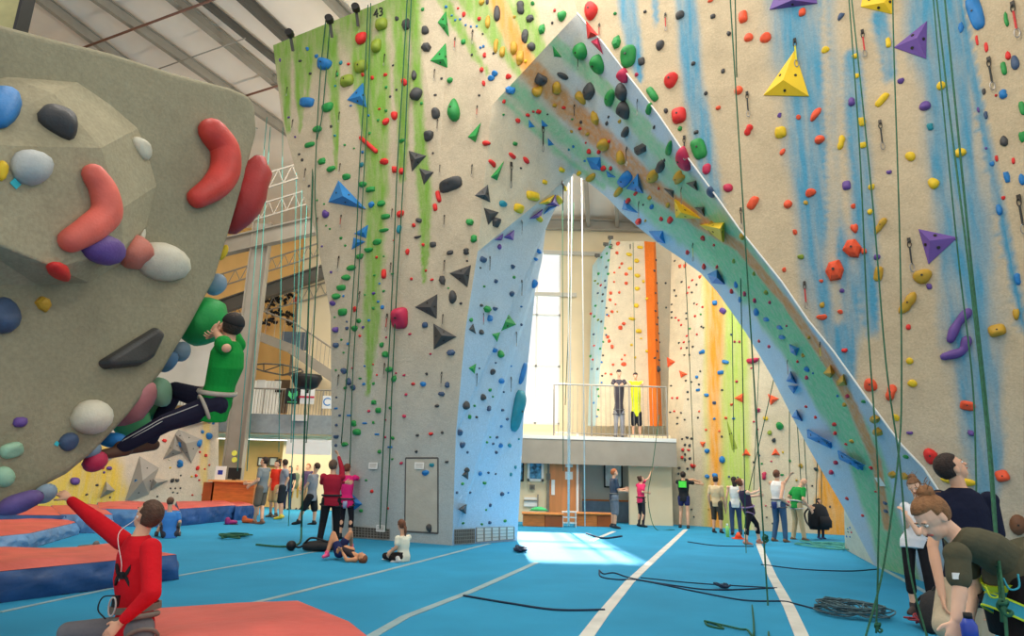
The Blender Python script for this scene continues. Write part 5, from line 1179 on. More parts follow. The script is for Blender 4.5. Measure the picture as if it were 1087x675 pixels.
    # shirt
    if tops:
        sb = MB(); torso(sb, .014, .02+torso_long)
        tl = {'short':.62,'long':1,'tank':0,'none':0}[sleeve]
        for sh, el, wr in (('ls','le','lw'),('rs','re','rw')):
            if tl:
                sb.ell(J[sh], (.07*k,)*3); sb.capsule(J[sh], J[sh].lerp(J[el], tl), .063*k+loose, (.062 if tl < 1 else .053)*k+loose)
                if tl == 1: sb.capsule(J[el], J[wr]-(J[wr]-J[el]).normalized()*.03*k, .052*k+loose, .036*k+loose*.4)
            else: sb.capsule(J[sh].lerp(J['nec'],.45), J['che'].lerp(J[sh],.4), .04*k, .05*k)
        m_ = mat('cloth_%d_%d_%d' % shirt, shirt, .85, .07, 8, .35, 22, spec=.15)
        smooth_obj(sb, 'shirt', m_, root, .0065 if near else .011, 5)
    pb = MB(); pel = J['pel']; pb.loft([(pel-spine*.13*k, hx*(w_hip*.93+.008)*k, hf*.118*k), (pel-spine*.03*k, hx*(w_hip+.01)*k, hf*.128*k), (pel+spine*.07*k, hx*(w_hip*.88+.008)*k, hf*.113*k)])
    bl = {'pants':(1,.95),'leggings':(1,.95),'shorts':(.92,0),'long_shorts':(1,.12),'short_shorts':(.45,0),'capri':(1,.5)}[bottom]; lo = {'pants':.016,'leggings':.006,'shorts':.026,'long_shorts':.026,'short_shorts':.02,'capri':.006}[bottom]
    for hp, kn, an in (('lh','lk','la'),('rh','rk','ra')):
        e = J[hp].lerp(J[kn], bl[0]); pb.capsule(J[hp], e, (.086+lo)*k, ((.056 if bl[0] == 1 else .07)+lo)*k)
        if bl[1]: pb.capsule(J[kn], J[kn].lerp(J[an], bl[1]), (.056+lo)*k, ((.04 if bl[1] > .6 else .055)+lo)*k)
    smooth_obj(pb, {'pants':'trousers','leggings':'leggings','capri':'capri_leggings'}.get(bottom,'shorts'), mat('cloth_%d_%d_%d' % bcol, bcol, .85, .08, 8, .3, 25, spec=.15), root, .0065 if near else .011, 4)
    # hair
    if hstyle != 'bald':
        hb = MB(); hb.ell(hc+hu_*.027*k-hf_*.014*k, (.087*k,.106*k,.106*k), M, 28, 20)
        c0 = hc+hu_*.02*k
        for i, v in enumerate(hb.v):
            q = v-c0; f, u, x = q.dot(hf_)/k, q.dot(hu_)/k, q.dot(hr)/k
            if (f > .012 and u < .055-.25*(f-.0)*(0 if f < .04 else .3)) or u < (-.075 if hstyle != 'long' else -.09):
                hb.v[i] = c0+q*.74
            elif (f > -.03 and u < -.0 and abs(x) > .05): hb.v[i] = c0+q*.8
            else: hb.v[i] = c0+q*(1+.02*math.sin(37*x+11*u)*math.sin(29*f))
        if hstyle == 'long':
            hb.loft([(hc-hf_*.07*k+hu_*.03*k, hr*.08*k, hf_*.045*k), (hc-hf_*.085*k-hu_*.08*k, hr*.075*k, hf_*.03*k), (hc-hf_*.09*k-hu_*.2*k, hr*.055*k, hf_*.025*k), (hc-hf_*.08*k-hu_*.27*k, hr*.025*k, hf_*.015*k)], 14)
        if hstyle == 'bun':
            k0 = len(hb.v); bc = hc+hu_*.115*k-hf_*.07*k; hb.ell(bc, (.05*k,.046*k,.044*k), M, 22, 16)
            for i in range(k0, len(hb.v)): q = hb.v[i]-bc; hb.v[i] = bc+q*(1+.12*math.sin(q.x*190/k+q.z*90/k)*math.sin(q.y*150/k+q.z*120/k))
            if near:
                rr = random.Random(5)
                for _ in range(26):
                    a = rr.uniform(0, 6.28); e = rr.uniform(-.6,1); d = (hr*math.cos(a)*math.cos(e)+hf_*math.sin(a)*math.cos(e)+hu_*math.sin(e)); d2 = hr*rr.uniform(-1,1)+hu_*rr.uniform(-1,1)+hf_*rr.uniform(-1,1)
                    hb.tube(curve_pts([bc+d*.04*k, bc+d*.056*k+d2*.012*k, bc+d*.05*k+d2*.035*k], 4), .0022*k, 5)
        if hstyle == 'ponytail': hb.loft([(hc-hf_*.1*k+hu_*.03*k, hr*.03*k, hu_*.03*k), (hc-hf_*.14*k-hu_*.03*k, hr*.032*k, hf_*.025*k), (hc-hf_*.13*k-hu_*.15*k, hr*.03*k, hf_*.022*k), (hc-hf_*.1*k-hu_*.25*k, hr*.01*k, hf_*.01*k)], 12)
        if hstyle == 'cap':
            pass
        hb.build('hair', mat('hair_%d_%d_%d' % hair, hair, .7, .3, 30, .6, 60, stretch=(1,1,.3)), root, True)
    if hstyle == 'cap':
        cb = MB(); cb.ell(hc+hu_*.035*k-hf_*.01*k, (.093*k,.112*k,.095*k), M, 20, 14)
        for i, v in enumerate(cb.v):
            q = v-hc
            if q.dot(hu_) < .03*k: cb.v[i] = v+hu_*(.03*k-q.dot(hu_))-(q-hu_*q.dot(hu_))*.12
        cb.prism([hc+hu_*.03*k+hf_*.08*k+hr*.07*k, hc+hu_*.03*k+hf_*.16*k+hr*.04*k, hc+hu_*.03*k+hf_*.17*k-hr*.0*k, hc+hu_*.03*k+hf_*.16*k-hr*.04*k, hc+hu_*.03*k+hf_*.08*k-hr*.07*k], hu_*.008)
        cb.build('cap', mat('cap_black', (34,32,32), .8), root, True)
    if near:
        for s in (-1, 1):
            e = hc+hr*s*.03*k+hf_*.082*k+hu_*.006*k
            ey = MB().ell(e, (.0125*k,.011*k,.008*k), M, 12, 8).build('eye', mat('eye_white', (235,232,226), .2), root, True)
            MB().ell(e+hf_*.0085*k, (.0055*k,.0035*k,.0055*k), M, 10, 6).build('iris', mat('iris_brown', (60,40,28), .2), ey, True)
            MB().capsule(e+hu_*.019*k-hr*.014*k+hf_*.008*k, e+hu_*.019*k+hr*.014*k+hf_*.006*k, .0032*k, .0028*k, 8).build('eyebrow', mat('brow_%d'%hair[0], tuple(int(x*.8) for x in hair), .8), root, True)
        MB().capsule(hc+hf_*.09*k-hu_*.054*k-hr*.02*k, hc+hf_*.09*k-hu_*.054*k+hr*.02*k, .0065*k, .0065*k, 10).build('lips', mat('lips', (186,98,88), .5), root, True)
    if harness:
        hm_ = mat('harness_%d_%d_%d' % harness, harness, .7, .15, 12); g = .03; hb = MB()
        c = pel+spine*.06*k; hb.tube([c+hx*((w_hip*.97+.02)*k*math.cos(t))+hf*(.142*k*math.sin(t)) for t in [2*PI*i/20 for i in range(21)]], .02*k, 6, cap=False)
        hb.build('harness_belt', hm_, root, True)
        for hp, kn in (('lh','lk'),('rh','rk')):
            a = J[hp].lerp(J[kn], .22); d = (J[kn]-J[hp]).normalized(); x = hx-d*hx.dot(d); x.normalize(); y = d.cross(x); lb = MB()
            lb.tube([a+(x*math.cos(t)+y*math.sin(t))*(.098+lo*.9)*k for t in [2*PI*i/16 for i in range(17)]], .014*k, 6, cap=False); lb.build('leg_loop', hm_, root, True)
    if chalk:
        c = pel-hf*.17*k-spine*.08*k; MB().loft([(c+spine*.09*k, hr*.055*k, hf*.045*k), (c+spine*.02*k, hr*.06*k, hf*.05*k), (c-spine*.08*k, hr*.045*k, hf*.04*k)], 12).build('chalk_bag', mat('chalk_%d_%d_%d'%chalk, chalk, .8), root, True)
    return root, J, (hr, hf_, hu_)
def at_feet(px, py): return F(px, py)
# --- standing and climbing people at the far walls
human('person in dark grey tee and grey shorts with harness, hands out, by right bench box', F(652,561), -80, 1.78, over=dict(le=(656,520,.15), re=(657,521,-.15), lw=(662.5,519,.1), rw=(663,521,-.08)), shirt=(72,82,98), bottom='long_shorts', bcol=(120,128,140), hair=(170,96,56), shoes=(50,52,60), harness=(110,110,110), look=(.95,.1,.15))
human('person in bright pink tee and dark leggings holding a rope, right arm raised', F(681,559.5), -65, 1.6, fem=True, over=dict(le=(688.5,508,.1), lw=(692,500,.1), re=(682,522,-.2), rw=(687.5,523,-.1)), shirt=(236,62,110), bottom='leggings', bcol=(52,54,62), hair=(70,44,34), hstyle='bun', shoes=(40,40,46), harness=(50,50,56), look=(.8,.3,.5))
human('person in black tee with green back print and navy shorts reaching right', F(727,560.5), -25, 1.78, over=dict(rw=(744,514,.5), re=(737.5,513,.35), lw=(741,511,.8), le=(735,509,.5), la=(722,558.5,.1), ra=(730.5,559.5,-.1), lk=(723,542,.12), rk=(730,542,-.05)), shirt=(40,42,46), bottom='short_shorts', bcol=(48,52,96), hair=(40,30,26), shoes=(36,36,40), look=(.4,.9,.3), tops=True)
c = P(724.5,514,F(727,560.5).y-.24); 
human('person in tan tee and dark shorts before the orange stripe', F(762,566), -40, 1.62, over=dict(rw=(770,541,.0), re=(768,530,-.1)), shirt=(214,190,150), bottom='long_shorts', bcol=(70,66,60), hair=(36,28,24), shoes=(60,44,36), look=(.5,.8,0))
human('person with long dark hair, white top and blue jeans, seen from behind', F(782,568), -10, 1.62, fem=True, shirt=(226,222,214), bottom='pants', bcol=(58,76,108), hair=(40,28,24), hstyle='long', shoes=(60,50,44), sleeve='tank', look=(.1,1,0))
human('auburn person in black capri tights and dark tank top stepping forward, hands out', F(799,577.5), -75, 1.68, fem=True, over=dict(hd=(786.5,512,0), nec=(788.5,520,0), pel=(794.5,540,0), la=(806,574,.2), ra=(792,575,-.2), lk=(803,556,.15), rk=(793,558,-.15), lw=(804,526,.15), le=(797,527,.2), rw=(805,521,-.1), re=(797,524,-.2)), shirt=(62,50,72), sleeve='tank', bottom='capri', bcol=(32,32,38), hair=(122,66,40), hstyle='bun', shoes=(190,130,110), harness=(150,120,160), look=(.6,.3,.8), skin='pale')
human('person in white tank top and blue jeans pulling a rope', F(829,575), -55, 1.8, over=dict(lw=(837.5,506,.3), le=(831,515,.4), rw=(837,535,-.1), re=(829,529,-.3), la=(821.5,572,.1), ra=(834,573,-.1)), shirt=(236,232,226), sleeve='tank', bottom='pants', bcol=(66,96,128), hair=(110,66,44), shoes=(120,86,60), harness=(90,90,96), chalk=(40,60,120), look=(.7,.6,.3))
human('person in green tee and khaki trousers looking down at a rope', F(848,573), -70, 1.72, over=dict(hd=(853,512.5,0), nec=(848.5,517,0), rw=(860,540,-.2), re=(852.5,530,-.25), lw=(858,537,.1), la=(842,571,.15), ra=(854,571.5,-.1)), shirt=(40,150,70), bottom='pants', bcol=(196,172,132), hair=(196,120,70), hstyle='bald', shoes=(110,80,56), harness=(200,196,190), look=(.7,.2,-.6))
r_, J_, _ = human('child in black at the orange far corner, carrying a big backpack', F(872,572), -160, 1.08, shirt=(30,30,34), bottom='pants', bcol=(60,60,70), hair=(40,30,26), shoes=(50,60,110), sleeve='long')
# balcony
YBp_ = YL-.5+.45
def onb(px): 
    p = P(px, 441, YL+.1); p.z = bz+.1; return p
human('person in dark patterned hoodie and grey trousers leaning on the balcony rail', onb(657), 180, 1.75, over=dict(hd=(657,396,-.25), nec=(657,402.5,-.15), lw=(661,408,-.5), rw=(653,408,-.5), le=(664,406.5,-.15), re=(650,406.5,-.15)), shirt=(70,66,72), sleeve='long', bottom='pants', bcol=(140,140,146), hair=(34,26,24), look=(0,-.8,-.5), harness=(90,90,96))
human('person in bright yellow tee and black shorts leaning on the balcony rail', onb(675.5), 180, 1.68, over=dict(hd=(674.5,399,-.2), nec=(674.5,404.5,-.12), lw=(682,408,-.5), rw=(668,408,-.5), le=(683,405.5,-.1), re=(667,406,-.1)), shirt=(226,232,50), bottom='shorts', bcol=(34,36,44), hair=(40,28,24), look=(-.1,-.9,-.4))
# left lobby group
human('person with dark beard in grey tee and brown shorts facing left by the desk', F(274,556), 75, 1.8, over=dict(rw=(263.5,513,.1), re=(268.5,513,.2), lw=(266,515,-.2), la=(270,554,.1), ra=(278,553.5,-.1)), shirt=(128,134,136), bottom='shorts', bcol=(110,100,88), hair=(48,34,28), shoes=(130,90,70), look=(-.9,.1,.1))
human('person in red tee and khaki shorts standing behind the bearded one', F(289,549), 150, 1.78, shirt=(226,62,44), bottom='shorts', bcol=(190,166,120), hair=(40,30,26), shoes=(90,80,70))
human('person in grey tee and black shorts with hand on hip, wearing yellow sandals', F(297,551), 100, 1.8, over=dict(lw=(301,519,-.1), le=(306,508,-.1)), shirt=(150,152,160), bottom='shorts', bcol=(40,46,52), hair=(60,44,34), shoes=(214,190,60), look=(-.7,.5,0))
human('person in dark top and dark blue trousers in the lobby crowd', F(304,541), 170, 1.66, fem=True, shirt=(44,46,60), bottom='pants', bcol=(46,56,84), hair=(40,30,26), hstyle='long')
human('person in olive top and mustard trousers in the lobby crowd', F(312,540.5), 180, 1.72, shirt=(120,134,110), bottom='pants', bcol=(216,170,70), hair=(90,60,44), shoes=(60,50,44), sleeve='long')
human('person in plum tee and khaki trousers in the lobby crowd', F(323,541), 160, 1.78, shirt=(80,66,96), bottom='pants', bcol=(196,160,120), hair=(150,96,66))
human('person in grey tee and wide black shorts mid stride, facing left', F(325,557), 80, 1.78, over=dict(hd=(336,496,0), nec=(333,503,0), pel=(331,526,0), la=(316.5,553.5,-.1), ra=(333,554.5,.1), lk=(322,540,-.1), rk=(334,541,.1), lw=(322,520,-.15), le=(327,513,-.2)), shirt=(138,140,146), bottom='shorts', bcol=(36,38,42), hair=(70,48,36), shoes=(30,32,36), look=(-.8,.5,-.1))
human('person in red standing behind the reception desk', P(261,540,21.6)*1, 180, 1.7, shirt=(214,56,50), bottom='pants', bcol=(60,60,70), hair=(50,36,30)) if False else None
# belayer pair at the tower
human('person in dark red top and black trousers belaying at the tower, arm up', F(346,580.5), 8, 1.74, over=dict(rw=(359.5,484.5,.3), re=(363,497,.1), lw=(366,512,.4), le=(342,512,.05), la=(338,580,0), ra=(357,575.5,.2), lk=(343,554,.05), rk=(357,552,.15), pel=(352,529,0), nec=(353.5,503,0), hd=(354,494.5,0)), shirt=(160,34,54), sleeve='long', bottom='pants', bcol=(34,34,38), hair=(96,74,60), harness=(30,30,34), shoes=(90,60,50), look=(.1,1,.25), wide=1.05)
human('child in hot pink tee and black capris touching the tower, with chalk bag', F(366,572.5), 0, 1.6, fem=True, over=dict(hd=(369,497.5,0), nec=(369,504,0), pel=(368,532,0), rw=(383,501.5,.3), re=(380.5,508,.15), lw=(364,515,.4)), shirt=(226,44,120), bottom='capri', bcol=(34,32,40), hair=(110,58,40), hstyle='short', shoes=(40,40,46), harness=(60,60,66), chalk=(150,160,190), look=(.2,1,.2))
# lying child
b0 = F(366,595)
human('child lying on the blue floor with knees up, dark vest and pink shoes', b0, 20, 1.35, over=dict(pel=(361,584,.15), nec=(376,588.5,-.1), hd=(384.5,592,-.22), che=(369,586,0), ls=(374,583.5,.1), rs=(377,594,-.2), lw=(361,583,.0), rw=(364,587,-.2), le=(368,580.5,.15), re=(368,594.5,-.25), lk=(372,565.5,.25), rk=(354,566.5,.1), la=(373,580,.55), ra=(347,588,-.0), lt=(372,584,.3), rt=(341,591,-.2), lh=(362,581.5,.25), rh=(360,587,.05)),
      shirt=(50,44,50), sleeve='tank', bottom='short_shorts', bcol=(40,48,90), hair=(120,70,44), shoes=(236,90,140), look=(.15,-.2,1), skin='tan', bodyup=Vector((.8,-.5,0)))
b0 = F(424,596)
human('child with long brown ponytail sitting cross legged in a white top', b0, 60, 1.35, fem=True, over=dict(pel=(428,589,.0), nec=(428,568,0), hd=(426,557.5,0), lk=(409,590,.1), rk=(424,590,.35), la=(422,594,-.15), ra=(412,592,.2), lw=(415,586,-.1), le=(421,580,-.15), rw=(420,583,.3), re=(428,579,.25)), shirt=(232,226,204), bottom='pants', bcol=(38,34,36), hair=(112,70,48), hstyle='ponytail', shoes=(210,206,200), look=(-.7,.7,0))
b0 = F(181,571)
human('child in blue tee sitting on the floor by the crash mats, back to viewer', b0, 30, 1.45, over=dict(pel=(180,565.5,0), nec=(180,543,0), hd=(181,533,0), lk=(173,553,.4), rk=(188,557,.45), la=(166,567,.3), ra=(190,567,.5), lw=(171,561,.2), rw=(190,560,.3), le=(170,553,.05), re=(191,554,.05)), shirt=(66,132,206), bottom='shorts', bcol=(60,60,70), hair=(104,70,50), shoes=(60,60,66), look=(-.2,1,0))
# climber in green on the boulder
b0 = P(235,400,5.4)
r_, J_, fr_ = human('climber in green tee and dark striped trousers hanging from the boulder', b0, 65, 1.74, near=True, over=dict(pel=(229,424,0), nec=(243,361,.05), hd=(246,347,.05), che=(240,390,0), ls=(237,365,-.14), rs=(252,366,.16), lh=(228,430,-.09), rh=(233,428,.1),
      le=(240,369,-.22), lw=(229,352,.02), re=(240,345,.25), rw=(231,352,.1), lk=(176,449,-.25), rk=(186,414,.25), la=(128,475,-.3), ra=(158,470,.2), lt=(106,480,-.4), rt=(140,474,.1)),
      shirt=(20,138,56), bottom='pants', bcol=(34,34,52), hair=(50,40,34), hstyle='cap', shoes=(90,60,40), harness=(176,166,150), look=(-.5,.75,.35), torso_long=.03, wide=1.12, loose=.006, chalk=None, bodyup=Vector((.15,0,1)), toes=(-1,0,.2), hands=.8)
climberJ = J_
# trouser stripes
mb_ = None
for dz in (-.012, 0.012):
    pts = [J_['lh'].lerp(J_['lk'], t)+Vector((0,-.098+.03*t,.0))+Vector((0,0,dz+.015)) for t in (.25,.5,.75,1)]+[J_['lk'].lerp(J_['la'], t)+Vector((0,-.07+.022*t,.015+dz)) for t in (.3,.6,.9)]
    MB().tube(curve_pts(pts,4), .004, 6).build('trouser_stripe', mat('stripe_grey', (190,188,180), .8), r_, True)
# kid in red at lower left
b0 = P(143,660,4.25); b0.z = 0
r_, J_, fr_ = human('child in red long sleeved top reaching up to the boulder at lower left', b0, 128, 1.42, near=True, over=dict(pel=(143,664,0), che=(143,615,0), nec=(148,567,0), hd=(157,548,.02), ls=(160,582,-.16), rs=(130,574,.14), lh=(148,668,-.08), rh=(138,668,.09),
      re=(99,550,.22), rw=(74,530,.28), le=(161,630,-.28), lw=(129,660,-.3), lk=(150,720,-.25), rk=(72,671,.0), la=(175,735,.1), ra=(72,735,.05)),
      shirt=(204,24,36), sleeve='long', bottom='pants', bcol=(112,112,116), hair=(78,54,40), hstyle='short', look=(-.72,.35,.35), torso_long=.09, wide=1.22, loose=.008, harness=(120,110,100), hands={-1:.35, 1:.25}, hvec={-1:(-.3,-1,0), 1:(0,-.6,1)}, shoes=(60,60,70), bodyup=Vector((.25,0,1)))
kid = (r_, J_, fr_)
# near right group
b0 = F(1005,700); b0 = Vector((P(1020,600,5.1).x, 5.1, 0))
r2, J2, f2 = human('person in navy tee and khaki shorts looking up at the right wall', b0, -25, 1.66, near=True, over=dict(hd=(1010,497,0), nec=(1019,517,.0), pel=(1026,622,0), che=(1027,568,0), ls=(997,529,.05), rs=(1050,531,-.03), le=(990,580,.0), re=(1062,588,-.05), lw=(1000,632,-.1), rw=(1055,640,-.1), lk=(1004,668,-.12), rk=(1040,672,0)),
      shirt=(28,32,52), bottom='shorts', bcol=(190,176,150), hair=(48,34,28), look=(.8,-.12,.55), skin='light', bodyup=Vector((-.5,.0,.9)), wide=1.0, shoes=(60,60,64))
b0 = Vector((P(1090,640,3.75).x, 3.75, 0))
r3, J3, f3 = human('person with messy bun and olive tee bending over, wearing a lime and teal harness', b0, 80, 1.66, near=True, fem=True, over=dict(pel=(1090,612,.05), che=(1050,583,.0), nec=(1012,569,-.02), hd=(990,549,-.02), ls=(1016,589,-.16), rs=(1016,575,.17), lh=(1090,625,-.06), rh=(1094,620,.12),
      le=(1019,628,-.2), lw=(1015,657,-.22), re=(1036,622,.22), rw=(1030,652,.15), lk=(1082,690,-.1), rk=(1100,690,.1)), shirt=(86,84,66), bottom='leggings', bcol=(30,28,30), hair=(140,98,62), hstyle='bun', look=(-.75,-.1,-.62), skin='pale', bodyup=Vector((-.65,0,.75)), harness=None, hands={-1:.5,1:.7}, shoes=(60,60,64), wide=.95)
b0 = F(981,653)
r4, J4, f4 = human('person in white top and black capris standing behind the bending one', b0, 130, 1.52, fem=True, near=True, over=dict(hd=(971,517,.0), nec=(977,534,0), lw=(963,548,-.2), le=(975,566,-.25), rw=(961,551,-.1), re=(966,568,.15)), shirt=(226,230,236), bottom='capri', bcol=(34,34,38), hair=(128,92,64), hstyle='bun', look=(-.5,-.6,-.3), shoes=(60,50,48), skin='pale')
# ---------------- details on people ----------------
def band(cen, axis, ra, rb, w, th, m, parent, name, ybias=Vector((0,1,0)), n=28):
    axis = axis.normalized(); x = ybias-axis*ybias.dot(axis); x.normalize(); y = axis.cross(x); vs = []; fs = []
    for i in range(n):
        a = 2*PI*i/n; d = x*math.cos(a)*ra+y*math.sin(a)*rb; dn = d.normalized()*th
        vs += [cen+d-axis*w/2, cen+d+dn-axis*w/2, cen+d+dn+axis*w/2, cen+d+axis*w/2]
    for i in range(n):
        j = (i+1)%n
        for q in range(4): fs.append((i*4+q, j*4+q, j*4+(q+1)%4, i*4+(q+1)%4))
    return mesh_of(name, vs, fs, m, parent, False)
# kid: chest emblem, earphone cord
r_, J_, fr_ = kid
def surf(root, child, origin, d):
    pass
k = 1.42/1.75
chn = (J_['rs']-J_['ls']).normalized().cross(Vector((0,0,1)))*-1; chn = chn if chn.dot(Vector((-1,-1,0))) > 0 else -chn
def emblem_pt(px, py): return P(px, py, 4.0)
# build the emblem as a slightly raised mark following the chest front
def chest_xy(u, v, off):
    v = v*1.15; u = u*.8-.5; off += .003       # u across chest (-1..1), v up from chest centre in metres
    c = J_['che']+(J_['nec']-J_['che'])*.18; sp = (J_['nec']-J_['pel']).normalized(); sx = (J_['rs']-J_['ls']).normalized(); sf = sp.cross(sx)*-1
    if sf.dot(chn) < 0: sf = -sf
    R1 = (.165+.014)*k; R2 = (.118+.014)*k; t = u
    return c+sx*(R1+off)*math.sin(t)+sf*(R2+off)*math.cos(t)+sp*v
mb = MB(); vs = []; fs = []
def patch(pts):     # list of (u, v) outline strips as quads
    global vs, fs
    for a in pts:
        kk = len(vs); vs += [chest_xy(u, v, .010) for u, v in a]+[chest_xy(u, v, -.004) for u, v in a]; n = len(a)
        fs.append(tuple(range(kk, kk+n))); fs.append(tuple(range(kk+n, kk+2*n))[::-1]); fs += [(kk+i, kk+(i+1)%n, kk+n+(i+1)%n, kk+n+i) for i in range(n)]
C0_ = .0
for s in (-1, 1):       # two mirrored arcs crossing at the middle
    for i in range(10):
        u0, u1 = -.5+i*.1, -.4+i*.1
        cv = lambda u: s*(-.010+.052*(abs(u)/.5)**1.6); tk = lambda u: .008+.010*(abs(u)/.5) if abs(u) < .45 else .012
        patch([[(u0, cv(u0)-tk(u0)), (u1, cv(u1)-tk(u1)), (u1, cv(u1)+tk(u1)), (u0, cv(u0)+tk(u0))]])
mesh_of('chest_emblem', vs, fs, mat('emblem_black', (26,22,24), .7), r_)
hr, hf_, hu_ = fr_
ear = J_['hd']-hr*.082*k-hu_*.01*k; 
mesh = MB().tube(curve_pts([ear, ear+hf_*.02-hu_*.04, J_['nec']+chn*.10+Vector((-.02,0,.0)), chest_xy(.1,.05,.0), chest_xy(.25,-.03,.0)], 6), .0022, 6)
mesh.build('earphone_cord', mat('cord_white', (225,225,220)), r_, True)
MB().ell(ear, (.009,.009,.009)).build('earbud', MATS['cord_white'], r_, True)
# kid carabiner and belay loop
c = P(119,644,4.02); mbk = MB(); mbk.tube([c+Vector((.02*math.cos(t),0,.05*math.sin(t))) for t in [2*PI*i/14 for i in range(15)]], .005, 6, cap=False); mbk.build('carabiner', mat('alloy_light', (190,186,180), .35, .05, 3, metal=.5), r_, True)
mbk = MB().tube(curve_pts([P(122,632,4.05), P(109,634,4.05), P(104,647,4.05), P(112,657,4.05)],5), .004, 6); mbk.build('cord_loop', M_black, r_, True)
mbk = J_['pel'].lerp(J_['nec'], .2)
band(mbk, J_['nec']-J_['pel'], .122, .15, .035, .012, mat('belt_grey', (112,104,92), .8, .1, 12), r_, 'harness_belt', chn)
MB().box(P(123,638,4.04), (.03,.03,.06)).build('belay_device', M_black, r_)
# black tee print
py_ = F(727,560.5).y
pr = [r for r in bpy.data.objects if r.get('label','').startswith('person in black tee with green')][0]
c = P(724.5,514,py_-.16); MB().box(c, (.24,.05,.2), math.radians(-25)).build('back_print', mat('print_green', (80,220,70), .6), pr)
# climber harness details already on; bending person: lime belt + teal leg loop
sp = (J3['nec']-J3['pel']).normalized(); 
ML = mat('harness_lime', (190,214,40), .6, .08, 10); MT = mat('harness_teal', (40,150,170), .6, .08, 10)
cb = P(1092,607,3.80); ax3 = Vector((-.45,0,.9)).normalized()
band(cb, ax3, .236, .19, .07, .012, ML, r3, 'harness_belt', Vector((1,0,.5))); band(cb-ax3*.012, ax3, .241, .195, .03, .012, MT, r3, 'belt_padding', Vector((1,0,.5)))
hx_ = Vector((.9,0,.45)).normalized(); cb = P(1092,607,3.80)
sh_ = MB(); sh_.loft([(cb+ax3*.13, hx_*.17, Vector((0,.15,0))), (cb+ax3*.06, hx_*.225, Vector((0,.18,0))), (cb, hx_*.238, Vector((0,.19,0))), (cb-ax3*.08, hx_*.235, Vector((0,.188,0))), (cb-ax3*.11, hx_*.2, Vector((0,.16,0)))], 28)
sh_.build('shirt_hem', MATS['cloth_86_84_66'], r3, True)
for yy in (3.68, 3.92):
    c = P(1087,655,yy); ax = Vector((.42,0,.9)).normalized()
    band(c, ax, .19, .11, .065, .012, MT, r3, 'leg_loop', Vector((1,0,-.5))); band(c+ax*.034, ax, .194, .114, .01, .012, ML, r3, 'loop_trim', Vector((1,0,-.5))); band(c-ax*.034, ax, .194, .114, .01, .012, ML, r3, 'loop_trim', Vector((1,0,-.5)))
hb_ = MB(); hb_.loft([(P(1082,626,3.8), Vector((.2,0,.06)), Vector((0,.18,0))), (P(1086,645,3.8), Vector((.18,0,0)), Vector((0,.18,0))), (P(1088,675,3.8), Vector((.15,0,0)), Vector((0,.17,0)))], 20)
hb_.build('trouser_seat', mat('cloth_30_28_30',(30,28,30)), r3, True)
cb = P(1068,613,3.62)
for t in (0, .09): 
    c = cb+Vector((-.03-t*1.1,-.02,-.0-t*.45)); g = MB(); g.tube(curve_pts([c, c+Vector((.01,-.02,-.05)), c+Vector((.06,-.02,-.04)), c+Vector((.08,0,.02))],5), .005, 6); g.build('gear_loop', ML if t else MT, r3, True)
MB().box(J3['ls'].lerp(J3['le'],.55)+Vector((-.04,-.045,0)), (.04,.01,.03)).build('sleeve_label', M_white, r3)
